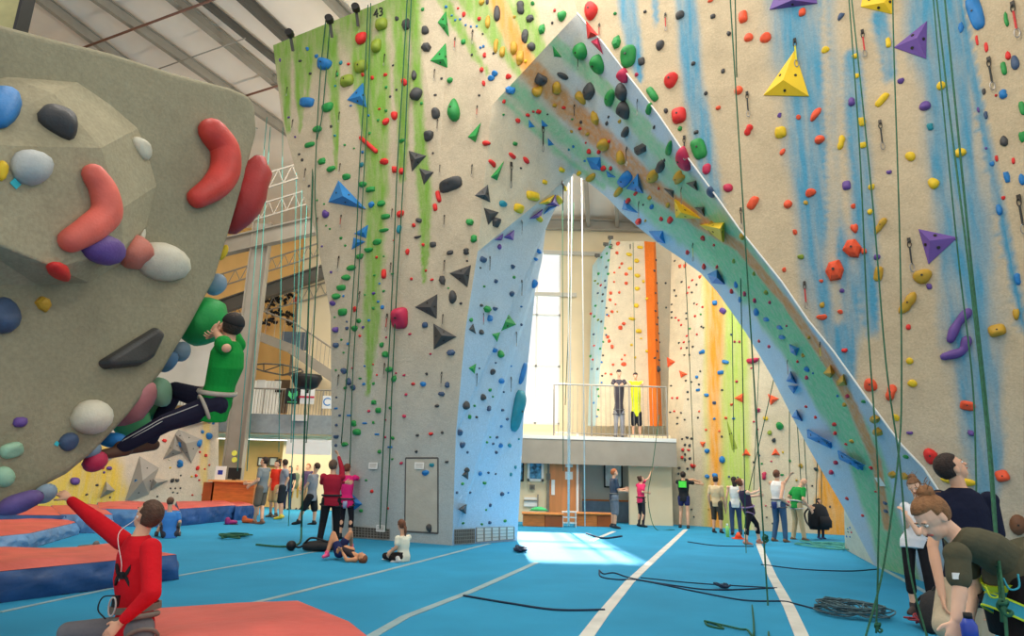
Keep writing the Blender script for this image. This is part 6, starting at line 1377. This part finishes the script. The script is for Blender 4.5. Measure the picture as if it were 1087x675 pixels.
# ---------------- crash mats ----------------
M_red = mat('mat_red_vinyl', (204,92,84), .5, .14, 2.5, .3, 9, spec=.3); M_blu = mat('mat_blue_vinyl', (44,84,140), .45, .2, 3, .4, 10, spec=.35); M_blul = mat('mat_light_blue_vinyl', (92,138,184), .45, .15, 3, .4, 10, spec=.35)
def crash_mat(corners, h, label, inset=0.0, sidem=None, seed=0, top=None):
    """corners: floor points (photo positions at floor level); red top, blue wrinkled sides"""
    ps = [F(*c) if len(c) == 2 else Vector(c) for c in corners]; n = len(ps); cen = sum(ps, Vector())/n
    r = empty('crash_mat', cen); tag(r, label, 'crash mat', 'red and blue crash mats')
    top_ = [cen+(p-cen)*(1-inset)+Vector((0,0,h)) for p in ps]
    # subdivided side + top for soft vinyl wrinkles
    rnd = random.Random(seed)
    vs = []; fs = []; m = 26; L = 7
    for i in range(n):
        a, b, ta, tb = ps[i], ps[(i+1)%n], top_[i], top_[(i+1)%n]; out = (b-a).cross(Vector((0,0,1))).normalized(); out = out if out.dot(a.lerp(b,.5)-cen) > 0 else -out
        k0 = len(vs)
        for u in range(m+1):
            for v in range(L+1):
                p = a.lerp(b, u/m).lerp(ta.lerp(tb, u/m), v/L); bul = math.sin(PI*v/L)*.035
                wr = (vnoise(np.array([u*1.1+v*.5+seed*7.]), np.array([v*.6-u*.2+i*5.+40]))[0]-.5)*.13*math.sin(PI*v/L)*(0 if u in (0,m) else 1)
                vs.append(p+out*(bul*(0 if u in (0,m) else 1)+wr))
        for u in range(m):
            for v in range(L): q = k0+u*(L+1)+v; fs.append((q, q+L+1, q+L+2, q+1))
    o = mesh_of('side_cover', vs, fs, sidem or M_blu, r, True, fix=True)
    bmt = bmesh.new(); tv = [bmt.verts.new(p+Vector((0,0,.004))) for p in top_]; f = bmt.faces.new(tv)
    for _ in range(5): bmesh.ops.subdivide_edges(bmt, edges=[e for e in bmt.edges if e.calc_length() > .35], cuts=1, use_grid_fill=True); bmesh.ops.triangulate(bmt, faces=[f for f in bmt.faces if len(f.verts) > 4])
    for v in bmt.verts:
        d = min(((v.co-cen)-(t-cen)).length for t in top_); 
        if not v.is_boundary: v.co.z += (vnoise(np.array([v.co.x*1.7+seed]), np.array([v.co.y*1.7]))[0])*.07
    me = bpy.data.meshes.new('top_cover'); bmt.to_mesh(me); bmt.free(); o = link('top_cover', me, top or M_red, r, True)
    vs2 = [p+Vector((0,0,.008)) for p in ps]; 
    mesh_of('base_sheet', [p+Vector((0,0,.0)) for p in ps]+vs2, [tuple(range(n))[::-1], tuple(range(n,2*n))]+[(i,(i+1)%n,n+(i+1)%n,n+i) for i in range(n)], M_black, r)
    return r
def top_at(px, py, h): return F(px, py, h)
def mat_from_top(tops, h, label, slope=0.12, seed=0, sidem=None, top=None):
    t = [F(x, y, h) for x, y in tops]; cen = sum(t, Vector())/len(t)
    base = [Vector((p.x, p.y, 0))+Vector(((p-cen).x, (p-cen).y, 0)).normalized()*slope for p in t]
    return crash_mat([tuple(b) for b in base], h, label, 0, sidem, seed, top) if False else _mat(base, t, h, label, seed, sidem, top)
def _mat(base, t, h, label, seed, sidem, top):
    return crash_mat([tuple(b) for b in base], h, label, .03, sidem, seed, top)
# front-left mat (big, red top, blue front), second, thin tilted one, far ones, and the one in the foreground
crash_mat([(-60,648),(190,615),(124,602),(-60,613)], .30, 'long red topped crash mat with wrinkled blue front, left of the child in red', .05, None, 1)
_c = [Vector((F(330,672,.25).x,F(330,672,.25).y,0)), Vector((F(404,690,.25).x+.0,F(404,690,.25).y,0)), Vector((-1.4,2.2,0)), Vector((-3.6,2.2,0)), Vector((F(135,662,.25).x,F(135,662,.25).y,0)), Vector((F(258,642,.25).x,F(258,642,.25).y,0)), Vector((F(312,638,.25).x,F(312,638,.25).y,0))]
crash_mat([tuple(Vector((F(x,y,.25).x, F(x,y,.25).y, 0))) for x,y in [(408,690),(370,660),(316,638),(255,640),(165,646),(150,700)]]+[(-2.2,2.4,0),(-1.0,2.4,0)], .25, 'flat red crash mat in the bottom foreground', .0, None, 2)
crash_mat([(-60,594),(30,583),(84,567),(72,558),(-60,566)], .24, 'small crash mat with light blue front at the left edge', .1, M_blul, 3)
crash_mat([(-60,566),(70,566),(60,553),(-60,553)], .36, 'dark blue sided crash mat behind the light blue one', .04, None, 4)
crash_mat([(60,566),(118,566),(104,551),(50,552)], .38, 'short crash mat with pale blue end behind the child in red', .04, M_blul, 5)
crash_mat([(100,558),(190,560),(182,549),(100,548)], .4, 'red topped crash mat behind the child in blue, left', .03, M_blul, 6)
crash_mat([(186,559),(252,552),(242,546.5),(184,547)], .42, 'red topped crash mat in front of the reception desk', .03, None, 7)
crash_mat([(248,553),(268,551),(262,547),(240,547)], .4, 'short blue sided crash mat end beside the bearded person', .03, None, 8)
# ---------------- ropes ----------------
M_rope = mat('rope_green', (36,92,66), .8, .35, 60, stretch=(1,1,.2)); M_ropeb = mat('rope_dark_blue', (30,50,74), .8, .3, 50); M_ropew = mat('rope_white', (225,225,220), .8, .1, 40); M_ropet = mat('rope_teal', (70,150,140), .8, .2, 50)
def hang(px_top, px_bot, r, label, m=None, Yt=None, Yb=None, sag=0, extra=None, group=None):
    """a rope from its anchor high on the wall to the floor"""
    a = hit(*px_top); off = .16
    A = (a[0]+a[1]*off) if (a and Yt is None) else P(*px_top, Yt or 7)
    b = hit(*px_bot)
    B = F(*px_bot, z=.02) if Yb is None else P(*px_bot, Yb)
    # extend above the frame in a straight line
    A2 = A+(A-B).normalized()*(1.2 if A.z < 9 else .6)
    pts = [A2, A]+[A.lerp(B, t)+Vector((0,-sag*math.sin(PI*t),0)) for t in (.2,.4,.6,.8)]+[B]
    if extra: pts += extra
    o = MB().tube(curve_pts(pts, 6), r, 7).build('climbing_rope', m or M_rope, None, True); tag(o, label, 'rope', group or 'green ropes on the right wall'); return o
hang((780,-20),(792,585), .010, 'left green rope of the pair hanging in front of the arch leg', Yt=9.0, Yb=None, extra=[F(800,660,.02), F(792,668,.02), F(770,664,.02), F(748,659,.02)])
hang((774,-20),(815,640), .010, 'right green rope of the pair hanging in front of the arch leg', Yt=8.6, extra=[F(816,675,.02),F(817,700,.02)])
def rope_pts(pts, r, label, m=None, group='green ropes on the right wall', name='climbing_rope'):
    ps = [P(x, y, Y) if z is None else F(x, y, z) for x, y, Y, z in pts]
    o = MB().tube(curve_pts(ps, 6), r, 7).build(name, m or M_rope, None, True); tag(o, label, 'rope', group); return o
rope_pts([(899,-30,7.2,None),(912,150,6.9,None),(921,340,6.6,None),(932,500,6.3,None),(932,600,6.1,None),(930,672,6.0,None)], .008, 'thin green rope left of the yellow quickdraws, ending near the coil')
rope_pts([(901,-30,7.1,None),(925,200,6.6,None),(940,380,6.3,None),(955,490,6.1,None),(965,600,5.8,None),(988,690,5.4,None)], .008, 'green rope slanting down to the pack beside the bending person')
rope_pts([(947,-30,6.9,None),(949,60,6.9,None),(955,250,6.6,None),(957,400,6.3,None),(954,480,6.0,None),(938,600,5.6,None),(915,690,5.2,None)], .008, 'green rope bowing down left in front of the arch foot')
rope_pts([(988,-30,6.6,None),(1002,120,6.3,None),(1018,280,6.0,None),(1032,400,5.8,None),(1036,500,5.6,None),(1036,530,5.5,None)], .007, 'thin green rope running behind the person looking up')
rope_pts([(991,-30,6.0,None),(1008,120,5.5,None),(1028,280,4.7,None),(1047,450,4.2,None),(1056,560,3.8,None),(1066,640,3.5,None),(1070,700,3.4,None)], .008, 'thick green rope crossing in front of the bending person')
rope_pts([(1000,-30,6.1,None),(1012,90,5.6,None),(1031,280,4.8,None),(1049,450,4.2,None),(1057,560,3.85,None),(1062,630,3.55,None),(1064,660,3.5,None)], .009, 'green rope twin beside the thick rope, ending in a knot')
for i, (x, y, Y, lab) in enumerate([(1063,642,3.5,'knot of green rope beside the teal leg loop'),(812,571,13.0,'green rope knot before the stepping person'),(931,664,6.0,'green rope knot near the coil')]):
    c = P(x, y, Y); mbk = MB(); R_ = .024 if i != 1 else .06
    for q in range(3): mbk.tube([c+Matrix.Rotation(q*1.1, 3, 'X')@Vector((R_*.7*math.cos(t), R_*.3*math.sin(2*t), R_*math.sin(t)+q*.02)) for t in [2*PI*j/12 for j in range(13)]], (.009 if i != 1 else .016), 6, cap=False)
    o = mbk.build('rope_knot', M_rope, None, True); tag(o, lab, 'knot')
# tower ropes: pairs down the face
TWR = [((437,-10),(425,10),(404,560),None), ]
def face_rope(pts, r, label, m=M_rope, off=.12, group='ropes down the tower face'):
    ps = []
    for x, y in pts:
        h_ = hit(x, y); ps.append(h_[0]+h_[1]*off if h_ else P(x, y, ps[-1].y if ps else 14))
    o = MB().tube(curve_pts(ps, 5), r, 6).build('climbing_rope', m, None, True); tag(o, label, 'rope', group)
face_rope([(346,20),(343,90),(338,200),(337,260),(334,330),(330,400),(325,470)], .013, 'leftmost dark rope down the tower, left part')
face_rope([(351,18),(346,120),(340,150)], .013, 'short upper strand beside the leftmost tower rope')
face_rope([(394,8),(390,100),(385,180),(381,270),(374,370),(366,470)], .013, 'second rope pair down the tower, left strand')
face_rope([(397,6),(394,110),(389,200),(384,300),(378,400),(375,500)], .013, 'second rope pair down the tower, right strand')
face_rope([(436,-8),(430,100),(425,180),(421,280),(416,380),(410,480),(407,560)], .014, 'third rope pair down the tower, left strand')
face_rope([(439,-8),(435,110),(431,200),(425,300),(420,400),(417,490),(413,562)], .014, 'third rope pair down the tower, right strand')
# ropes in the gap left of the tower (anchored on the roof steel)
for i, (xt, yt, xb, yb, Y, r, m) in enumerate([(336,60,320,560,14.8,.02,M_rope),(282,140,252,500,20,.014,M_ropet),(286,150,262,500,20.2,.014,M_ropet),(300,150,296,480,20.5,.012,M_ropet),(316,120,309,470,20.5,.012,M_ropet),(323,130,311,470,20.4,.012,M_ropet),(330,140,306,560,18.5,.014,M_ropet)]):
    A = P(xt, yt, Y); B = P(xb, yb, Y); A2 = A+(A-B)*.05
    o = MB().tube([A2, A, A.lerp(B,.5), B], r, 6).build('climbing_rope', m, None, True); tag(o, ['dark green rope hanging just left of the tower edge','teal rope in front of the steel column, left strand','teal rope in front of the steel column, right strand','teal rope right of the steel column','teal rope left of the clock','teal rope crossing the black mural','teal rope slanting past the banners'][i], 'rope', 'ropes in the left gap')
o = MB().tube(curve_pts([P(320,560,14.8), F(319,574,.03), F(312,579,.03), F(296,580,.03), F(272,578,.03)],6), .02, 6).build('climbing_rope', M_rope, None, True); tag(o, 'end of dark green rope lying on the floor by the duffel', 'rope')
def scribble(cx_, cy_, rx, ry, n, r, m, label, name, seed, cat='rope', loops=1.0):
    rnd = random.Random(seed); pts = []; c = F(cx_, cy_, .02); e = F(cx_+rx, cy_, .02); RX = (e-c).length; RY = (F(cx_, cy_-ry, .02)-c).length
    a = 0
    for i in range(n):
        a += rnd.uniform(.7, 1.5); q = rnd.uniform(.25, 1); pts.append(c+Vector((RX*q*math.cos(a), RY*q*math.sin(a), .012+rnd.uniform(0,.05)*loops)))
    o = MB().tube(curve_pts(pts, 6), r, 6).build(name, m, None, True); tag(o, label, cat); return o
scribble(906,651,36,6,90,.008, mat('coil_grey_green',(70,96,104),.8,.4,40), 'big messy coil of grey rope on the floor by the pack', 'rope_coil', 5, loops=2.2)
scribble(246,570,24,2.5,26,.016,M_rope,'tangled green rope on the floor before the left group','rope_coil',8)
scribble(884,580,30,4,40,.013,M_ropet,'tangle of thin green rope at the orange far corner','rope_coil',9)
scribble(552,584,9,2.2,26,.022,M_ropeb,'small dark rope heap at the pillar foot','rope_coil',10)
scribble(768,624,9,1.6,18,.013,M_ropeb,'small loop of dark rope on the floor right of the seam','rope_coil',12)
def floor_rope(pts, r, m, label):
    o = MB().tube(curve_pts([F(x, y, r) for x, y in pts], 8), r, 6).build('climbing_rope', m, None, True); tag(o, label, 'rope', 'ropes lying on the blue floor')
floor_rope([(636,605),(641,609),(652,608),(672,614),(720,622),(760,626),(822,624)], .010, M_ropeb, 'dark rope across the seam, upper strand with a loop at its left end')
floor_rope([(636,605),(638,612),(655,615),(680,616),(740,628),(790,637),(830,638),(845,641),(872,648)], .010, M_ropeb, 'dark rope running right to the big coil')
floor_rope([(680,613),(740,619),(825,624)], .008, M_ropeb, 'thin dark rope lying between two thicker ones')
floor_rope([(492,632),(540,640),(590,647),(642,647)], .012, M_ropeb, 'dark rope from the middle seam to the left seam')
floor_rope([(808,599),(850,604),(900,606),(932,604)], .010, M_ropeb, 'faint dark rope on the floor before the arch foot')
floor_rope([(730,575),(760,579),(800,580)], .012, M_ropeb, 'faint rope on the floor before the far climbers')
floor_rope([(622,566),(640,571),(660,569)], .022, M_ropeb, 'dark rope by the white step unit')
floor_rope([(748,659),(752,664),(768,667),(756,661),(749,660)], .010, M_rope, 'small green rope loop on the floor at lower middle')
# white ropes in the arch opening
for i, (xt, xb, yb) in enumerate([(602,603,560),(606,604,558),(617,621,566)]):
    A = P(xt, 180, 19.2); A.z = 11.0; B = P(xb, yb, 19.2); B.z = .15
    x_ = P(xt, 420, 19.2).x; A.x = x_
    o = MB().tube([A, A.lerp(B,.5), B], .015, 6).build('climbing_rope', M_ropew, None, True); tag(o, ['left white rope hanging before the lobby door','second white rope hanging before the lobby door','right white rope hanging beside the door wall'][i], 'rope', 'white ropes in the arch opening')
for i, (xt, yt, xb, yb, Y) in enumerate([(597,215,598,500,20),(609,215,600,430,20),(693,500,693,500,20)][:2]):
    A = P(xt, yt, Y); B = P(xb, yb, Y); o = MB().tube([A, B], .012, 6).build('climbing_rope', M_rope, None, True); tag(o, ['thin dark rope before the far windows, straight','thin dark rope before the far windows, slanting'][i], 'rope')
o = MB().tube(curve_pts([P(700,440,22.2), P(692,499,21.9), P(688,523,21.85), P(690,545,21.8), F(697,562,.02), F(716,562,.02)],6), .013, 6).build('climbing_rope', M_rope, None, True); tag(o, 'thin rope held by the person in bright pink', 'rope')
# thin ropes at far wall
for i, (xt, yt, xb, yb) in enumerate([(806,380,800,520),(822,400,794,524),(838,420,838,506),(845,430,852,540),(852,440,858,540),(872,490,872,535),(868,480,866,535),(727,270,737,500),(641,258,652,400),(672,257,674,395),(777,330,779,480)]):
    a = hit(xt, yt); b = hit(xb, yb); 
    if not a or not b: continue
    A = P(xt, yt, a[0].y-.6) if a[2] not in ('arch',) else P(xt, yt, 16.5); B = P(xb, yb, (b[0].y-.6) if b[2] != 'arch' else 16)
    o = MB().tube([A, B], .012, 5).build('climbing_rope', M_rope, None, True); tag(o, 'thin green rope on the far walls '+relation(dict(px=(xt+xb)/2, py=(yt+yb)/2)), 'rope', 'thin ropes on the far walls')
# ---------------- gear ----------------
def pack(c, s, m, label, name='backpack', yaw=0):
    r = empty(name, (c.x, c.y, 0)); tag(r, label, 'bag'); Rm = Matrix.Rotation(yaw, 3, 'Z'); z = lambda *v: c+Rm@(Vector(v)*s)
    mb = MB(); X_ = Rm@Vector((1,0,0)); Y_ = Rm@Vector((0,1,0))
    mb.loft([(z(0,0,-.2), X_*.17*s, Y_*.12*s), (z(0,0,-.12), X_*.2*s, Y_*.14*s), (z(0,0,.05), X_*.19*s, Y_*.13*s), (z(0,0,.17), X_*.15*s, Y_*.1*s), (z(0,0,.22), X_*.07*s, Y_*.05*s)], 20); mb.build('bag_body', m, r, True)
    mb = MB(); mb.loft([(z(0,-.15,-.16), X_*.12*s, Y_*.05*s), (z(0,-.16,-.05), X_*.12*s, Y_*.05*s), (z(0,-.14,.02), X_*.1*s, Y_*.03*s)], 16); mb.build('front_pocket', m, r, True)
    for q in (-1,1): MB().tube(curve_pts([z(q*.09,.11,.15), z(q*.11,.2,.05), z(q*.1,.19,-.08), z(q*.1,.11,-.16)],5), .014*s, 6).build('shoulder_strap', M_black, r, True)
    MB().tube(curve_pts([z(-.04,0,.21), z(0,0,.26), z(.04,0,.21)],5), .01*s, 6).build('grab_handle', M_black, r, True)
    return r
M_pack = mat('pack_charcoal', (44,42,42), .8, .15, 8, .3, 30)
pc = F(998,672); pack(pc+Vector((0,0,.19)), .9, M_pack, 'charcoal backpack on the floor behind the bending person')
pack(P(869,549,F(872,572).y-.28), 1.6, mat('pack_black',(24,24,28),.8), 'big black pack on the child at the orange corner', yaw=.3)
scribble(985,665,16,5,40,.009,mat('gear_red',(150,40,50),.6,.5,30),'tangle of red and black slings beside the charcoal backpack','gear_sling',21,'climbing gear',1.6)
# duffel and shoes by the belayer
c = F(325,585); r = empty('gear_duffel', c); tag(r, 'black gear and harness heap on the floor by the belayer', 'gear bag')
mb = MB(); mb.loft([(c+Vector((-.05,0,.09)), Vector((0,.1,0)), Vector((0,0,.07))), (c+Vector((.15,0,.1)), Vector((0,.14,0)), Vector((0,0,.09))), (c+Vector((.4,.05,.1)), Vector((0,.12,0)), Vector((0,0,.09))), (c+Vector((.55,.05,.08)), Vector((0,.06,0)), Vector((0,0,.05)))], 14); mb.build('bag_body', M_pack, r, True)
MB().tube(curve_pts([c+Vector((-.05,-.05,.12)), c+Vector((.1,-.1,.24)), c+Vector((.3,-.05,.2)), c+Vector((.45,.0,.14))],6), .02, 6).build('carry_strap', M_black, r, True)
MB().ell(c+Vector((-.28,0,.09)), (.09,.09,.09)).build('round_pouch', M_black, r, True); MB().tube(curve_pts([c+Vector((-.25,0,.1)), c+Vector((-.15,.02,.06)), c+Vector((-.05,0,.1))],4), .02, 6).build('pouch_strap', M_black, r, True)
def small_shoe(c, m, label, yaw=0, s=1, name='climbing_shoe'):
    r = empty(name, c); tag(r, label, 'shoe'); d = Vector((math.cos(yaw), math.sin(yaw), 0)); 
    mb = MB(); mb.capsule(c+Vector((0,0,.045))*s, c+d*.2*s+Vector((0,0,.035))*s, .045*s, .034*s); mb.capsule(c+Vector((0,0,.05))*s, c+Vector((0,0,.09))*s, .045*s, .042*s); smooth_obj(mb, 'upper', m, r, .01, 3)
    MB().prism([c+Vector((math.cos(t)*.13*s,math.sin(t)*.05*s,0))+d*.09*s for t in [2*PI*i/12 for i in range(12)]], (0,0,.015)).build('sole', M_black, r)
small_shoe(F(101,584), mat('shoe_grey',(110,100,96)), 'grey climbing shoe with orange trim on the floor behind the child in red', 3.4, 1.2)
small_shoe(F(241,557), mat('shoe_magenta',(150,40,110)), 'magenta and blue shoe on the floor before the crash mats', 1.2, 1.5)
small_shoe(F(259,555), mat('shoe_orange',(226,104,50)), 'orange shoe on the floor left of the bearded person', 0, 1.5)
# bottle held by bending person, blue
c = J3['lw']+Vector((.03,-.03,-.11)); c = P(1029,668,3.45); r = empty('water_bottle', c); tag(r, 'blue bottle at the hands of the bending person', 'bottle')
MB().loft([(c+Vector((0,0,-.1)), Vector((.035,0,0)), Vector((0,.035,0))), (c+Vector((0,0,.02)), Vector((.037,0,0)), Vector((0,.037,0))), (c+Vector((0,0,.05)), Vector((.02,0,0)), Vector((0,.02,0)))], 16).build('bottle_body', mat('bottle_blue',(40,70,170),.3), r, True)
MB().tube([c+Vector((0,0,.05)), c+Vector((0,0,.075))], .02, 12).build('bottle_cap', M_black, r, True)
# cone and bottle by the far climbers
c = F(784,572); r = empty('marker_cone', c); tag(r, 'small orange floor cone by the person in jeans', 'cone'); MB().loft([(c+Vector((0,0,.02)), Vector((.11,0,0)), Vector((0,.11,0))), (c+Vector((0,0,.17)), Vector((.03,0,0)), Vector((0,.03,0)))], 14).build('cone_body', mat('cone_orange',(240,84,36)), r, True)
MB().box(c+Vector((0,0,.012)), (.28,.28,.024)).build('cone_foot', MATS['cone_orange'], r)
c = F(772.5,570); r = empty('green_bottle', c); tag(r, 'green and white bottle on the floor by the orange stripe', 'bottle'); MB().loft([(c, Vector((.05,0,0)), Vector((0,.05,0))), (c+Vector((0,0,.24)), Vector((.05,0,0)), Vector((0,.05,0))), (c+Vector((0,0,.3)), Vector((.025,0,0)), Vector((0,.025,0)))], 12).build('bottle_body', mat('bottle_green',(150,220,120),.4), r, True)
MB().tube([c+Vector((0,0,.3)), c+Vector((0,0,.35))], .028, 10).build('bottle_cap', M_white, r, True)
# tower hatch, mesh vents, number and papers
def quad_on(pts, lift, depth): 
    r = hit(*pts[0]); 
    out = []
    for x, y in pts:
        h_ = hit(x, y); out.append(h_[0]+h_[1]*lift)
    return out, hit(*pts[0])[1]
hq, hn = quad_on([(431,486),(465,486),(465,566),(430,564)], .0, 0)
mb = MB()
for i in range(4): mb.beam(hq[i], hq[(i+1)%4], .03, .03, hn)
r = empty('hatch_door', hq[3]); tag(r, 'rectangular access hatch outlined at the foot of the tower', 'hatch'); mb.build('hatch_frame', mat('hatch_gap',(96,92,88)), r)
cen = sum(hq, Vector())/4; mesh_of('hatch_panel', [cen+(q-cen)*.97+hn*.012 for q in hq]+[cen+(q-cen)*.97-hn*.01 for q in hq], [(0,1,2,3),(7,6,5,4),(0,4,5,1),(1,5,6,2),(2,6,7,3),(3,7,4,0)], mat('hatch_panel_paint',(196,188,172),.85,.08,3,.3,20), r)
for (a, b, c_, d, lab) in [((375,558.5),(414,561.5),(414,572),(375,569.5),'dark mesh vent at the left foot of the tower'),((482,562),(503,561),(503,576),(482,577),'dark mesh vent at the foot of the blue pillar'),((505,560),(545,559),(545,572),(505,575),'bright slotted opening at the foot of the blue pillar')]:
    q = [];
    for p in (a, b, c_, d):
        h_ = hit(*p); q.append(h_[0]+h_[1]*.012 if h_ else F(*p))
    hn = hit(*a)[1]; br_ = 'bright' in lab
    r = empty('wall_vent', q[3]); tag(r, lab, 'vent'); mesh_of('vent_back', q+[p-hn*.01 for p in q], [(0,1,2,3),(7,6,5,4),(0,4,5,1),(1,5,6,2),(2,6,7,3),(3,7,4,0)], M_frame if br_ else mat('vent_dark',(92,86,78)), r)
    mb = MB(); n = 12 if not br_ else 5
    for i in range(n+1):
        mb.beam(q[0].lerp(q[1], i/n)+hn*.01, q[3].lerp(q[2], i/n)+hn*.01, .012 if not br_ else .03, .01, hn)
        if i < 5: mb.beam(q[0].lerp(q[3], i/4)+hn*.01, q[1].lerp(q[2], i/4)+hn*.01, .01, .01, hn)
    mb.build('vent_mesh', mat('mesh_wire',(150,144,134)), r)
def wall_text(body, px, py, size, m, label, name='lettering', cat='number'):
    p, n, z = hit(px, py); t = text_obj(body, size, m, None, name, .01)
    v = Vector((0,0,1)); v = (v-n*v.dot(n)).normalized(); u = v.cross(n)
    t.matrix_world = Matrix.Translation(p+n*.01) @ Matrix((u, v, n)).transposed().to_4x4(); tag(t, label, cat)
wall_text('43', 402, 14, .3, mat('number_dark',(40,44,40)), 'dark painted number near the top edge of the green tower', 'wall_number')
wall_text('2', 649, 262, .3, MATS['number_dark'], 'tiny dark painted number at the left top of the far pinnacle', 'wall_number'); wall_text('1', 669, 262, .3, MATS['number_dark'], 'tiny dark painted number at the middle top of the far pinnacle', 'wall_number')
for (x, y, lab) in [(397,494,'small white instruction paper left of the tower hatch'),(446,494,'small white instruction paper on the tower hatch'),(405,560.5,'small white tape strip over the tower vent')]:
    p, n, z = hit(x, y); v = Vector((0,0,1)); u = v.cross(n).normalized(); r = empty('paper_sign', p+n*.03); tag(r, lab, 'sign')
    mb = MB(); mb.prism([p+n*.03+u*a+v*b for a,b in ((-.12,-.07),(.12,-.07),(.12,.07),(-.12,.07))], n*.005); mb.build('sheet', M_white, r)
    mb = MB()
    for q in (-.035, -.01, .015, .04): mb.prism([p+n*.036+u*a+v*(q+b) for a,b in ((-.09,-.004),(.09,-.004),(.09,.004),(-.09,.004))], n*.002)
    mb.build('print_lines', M_steel, r)
# pulleys at the top of tower and pinnacle
for (x, y, lab) in [(308,33,'dark rope pulley at the top left of the tower'),(350,18,'dark rope pulley on the tower top, second from left'),(378,6,'dark rope pulley on the tower top, third from left')]:
    p = P(x, y+3, 13.7 if x < 330 else 13.3); r = empty('rope_pulley', p); tag(r, lab, 'pulley'); MB().box(p, (.16,.14,.1)).build('bracket', M_steeld, r); MB().tube([p+Vector((0,-.12,-.02)), p+Vector((0,.02,-.02))], .09, 12).build('wheel', M_black, r); MB().beam(p, Vector((p.x, p.y+.3, p.z-.25)), .06, .06).build('arm', M_steeld, r)
for (x, y, Y, lab) in [(648,252,24.8,'upper dark anchor on the far pinnacle top'),(643,259,25,'middle dark anchor on the far pinnacle side'),(634,271,25.5,'lower dark anchor on the far pinnacle side')]:
    p = P(x, y, Y-.15); r = empty('top_anchor', p); tag(r, lab, 'anchor'); MB().tube([p+Vector((-.1,0,0)), p+Vector((.1,0,0))], .07, 12).build('drum', M_steeld, r, True); MB().box(p+Vector((0,.1,0)), (.06,.25,.06)).build('bracket', M_steeld, r)
# strip lights under the mezzanine; unseen fill lights for the hall follow below

for i, (x, y, w_) in enumerate([(279,466,2.2),(232,458,1.6),(330,464,1.2)]):
    p = P(x, y, 25.2); p.z = mzb-.14; r = empty('ceiling_light', p); tag(r, ['long white strip light under the mezzanine above the desk','short white strip light under the mezzanine by the bouldering wall','white strip light under the mezzanine beside the tower'][i], 'ceiling light')
    MB().box(p, (w_,.22,.08)).build('housing', M_frame, r); MB().box(p-Vector((0,0,.05)), (w_-.1,.14,.03)).build('diffuser', mat('lit_diffuser',(255,248,230),.5,emit=3), r)
# ---------------- light ----------------
sc = bpy.context.scene
w = bpy.data.worlds.new('world'); sc.world = w; w.use_nodes = True
bg = w.node_tree.nodes['Background']; bg.inputs[0].default_value = (1.0,.965,.92,1); bg.inputs[1].default_value = 1.0
def area(name, loc, size, power, color=(1,.95,.88), rot=(0,0,0)):
    l = bpy.data.lights.new(name, 'AREA'); l.shape = 'RECTANGLE'; l.size = size[0]; l.size_y = size[1]; l.energy = power; l.color = color
    o = bpy.data.objects.new(name, l); COL.objects.link(o); o.location = loc; o.rotation_euler = rot; return o
area('overhead_fill', (-1, 9.5, 12.6), (7, 4), 520)  # unseen overhead fill added to light the hall, no fixtures
area('overhead_fill', (-8, 19, 11.8), (7, 5), 400)
area('overhead_fill', (4, 18, 11.6), (6, 4), 900)  # added fill that brightens the walls behind the arch
area('lobby_light', (-8.5, 25.5, mzb-.25), (7, 3), 240, (1,.84,.62))
area('lobby_light', (2.5, YL-1.6, 5.5), (4, 2), 120, (1,.95,.88), (.5,0,0))  # added fill in mid-air, no fixture, brightens the lobby walls
def fill_point(loc, power, r=.25, color=(1,.9,.78)):  # bare point fill without a fixture, added to brighten roof and hall
    l = bpy.data.lights.new('hall_fill_point', 'POINT'); l.energy = power; l.shadow_soft_size = r; l.color = color
    o = bpy.data.objects.new('hall_fill_point', l); COL.objects.link(o); o.location = loc
fill_point((-4.2, 18.8, 9.0), 750); fill_point((-4.5, 5.0, 9.5), 450); fill_point((2.5, 4.5, 9.0), 380); fill_point((4.8, 18.5, 9.5), 260)
sd = bpy.data.lights.new('sun', 'SUN'); sd.energy = 34; sd.angle = math.radians(1.5); sd.color = (1,.96,.9)
so = bpy.data.objects.new('sun', sd); COL.objects.link(so)
so.rotation_euler = Vector((0.02,-.80,-.58)).to_track_quat('-Z','Y').to_euler()
sc.view_settings.view_transform = 'Standard'; sc.view_settings.look = 'None'; sc.view_settings.exposure = 0.0; sc.view_settings.gamma = 1.0
sc.view_settings.use_curve_mapping = False
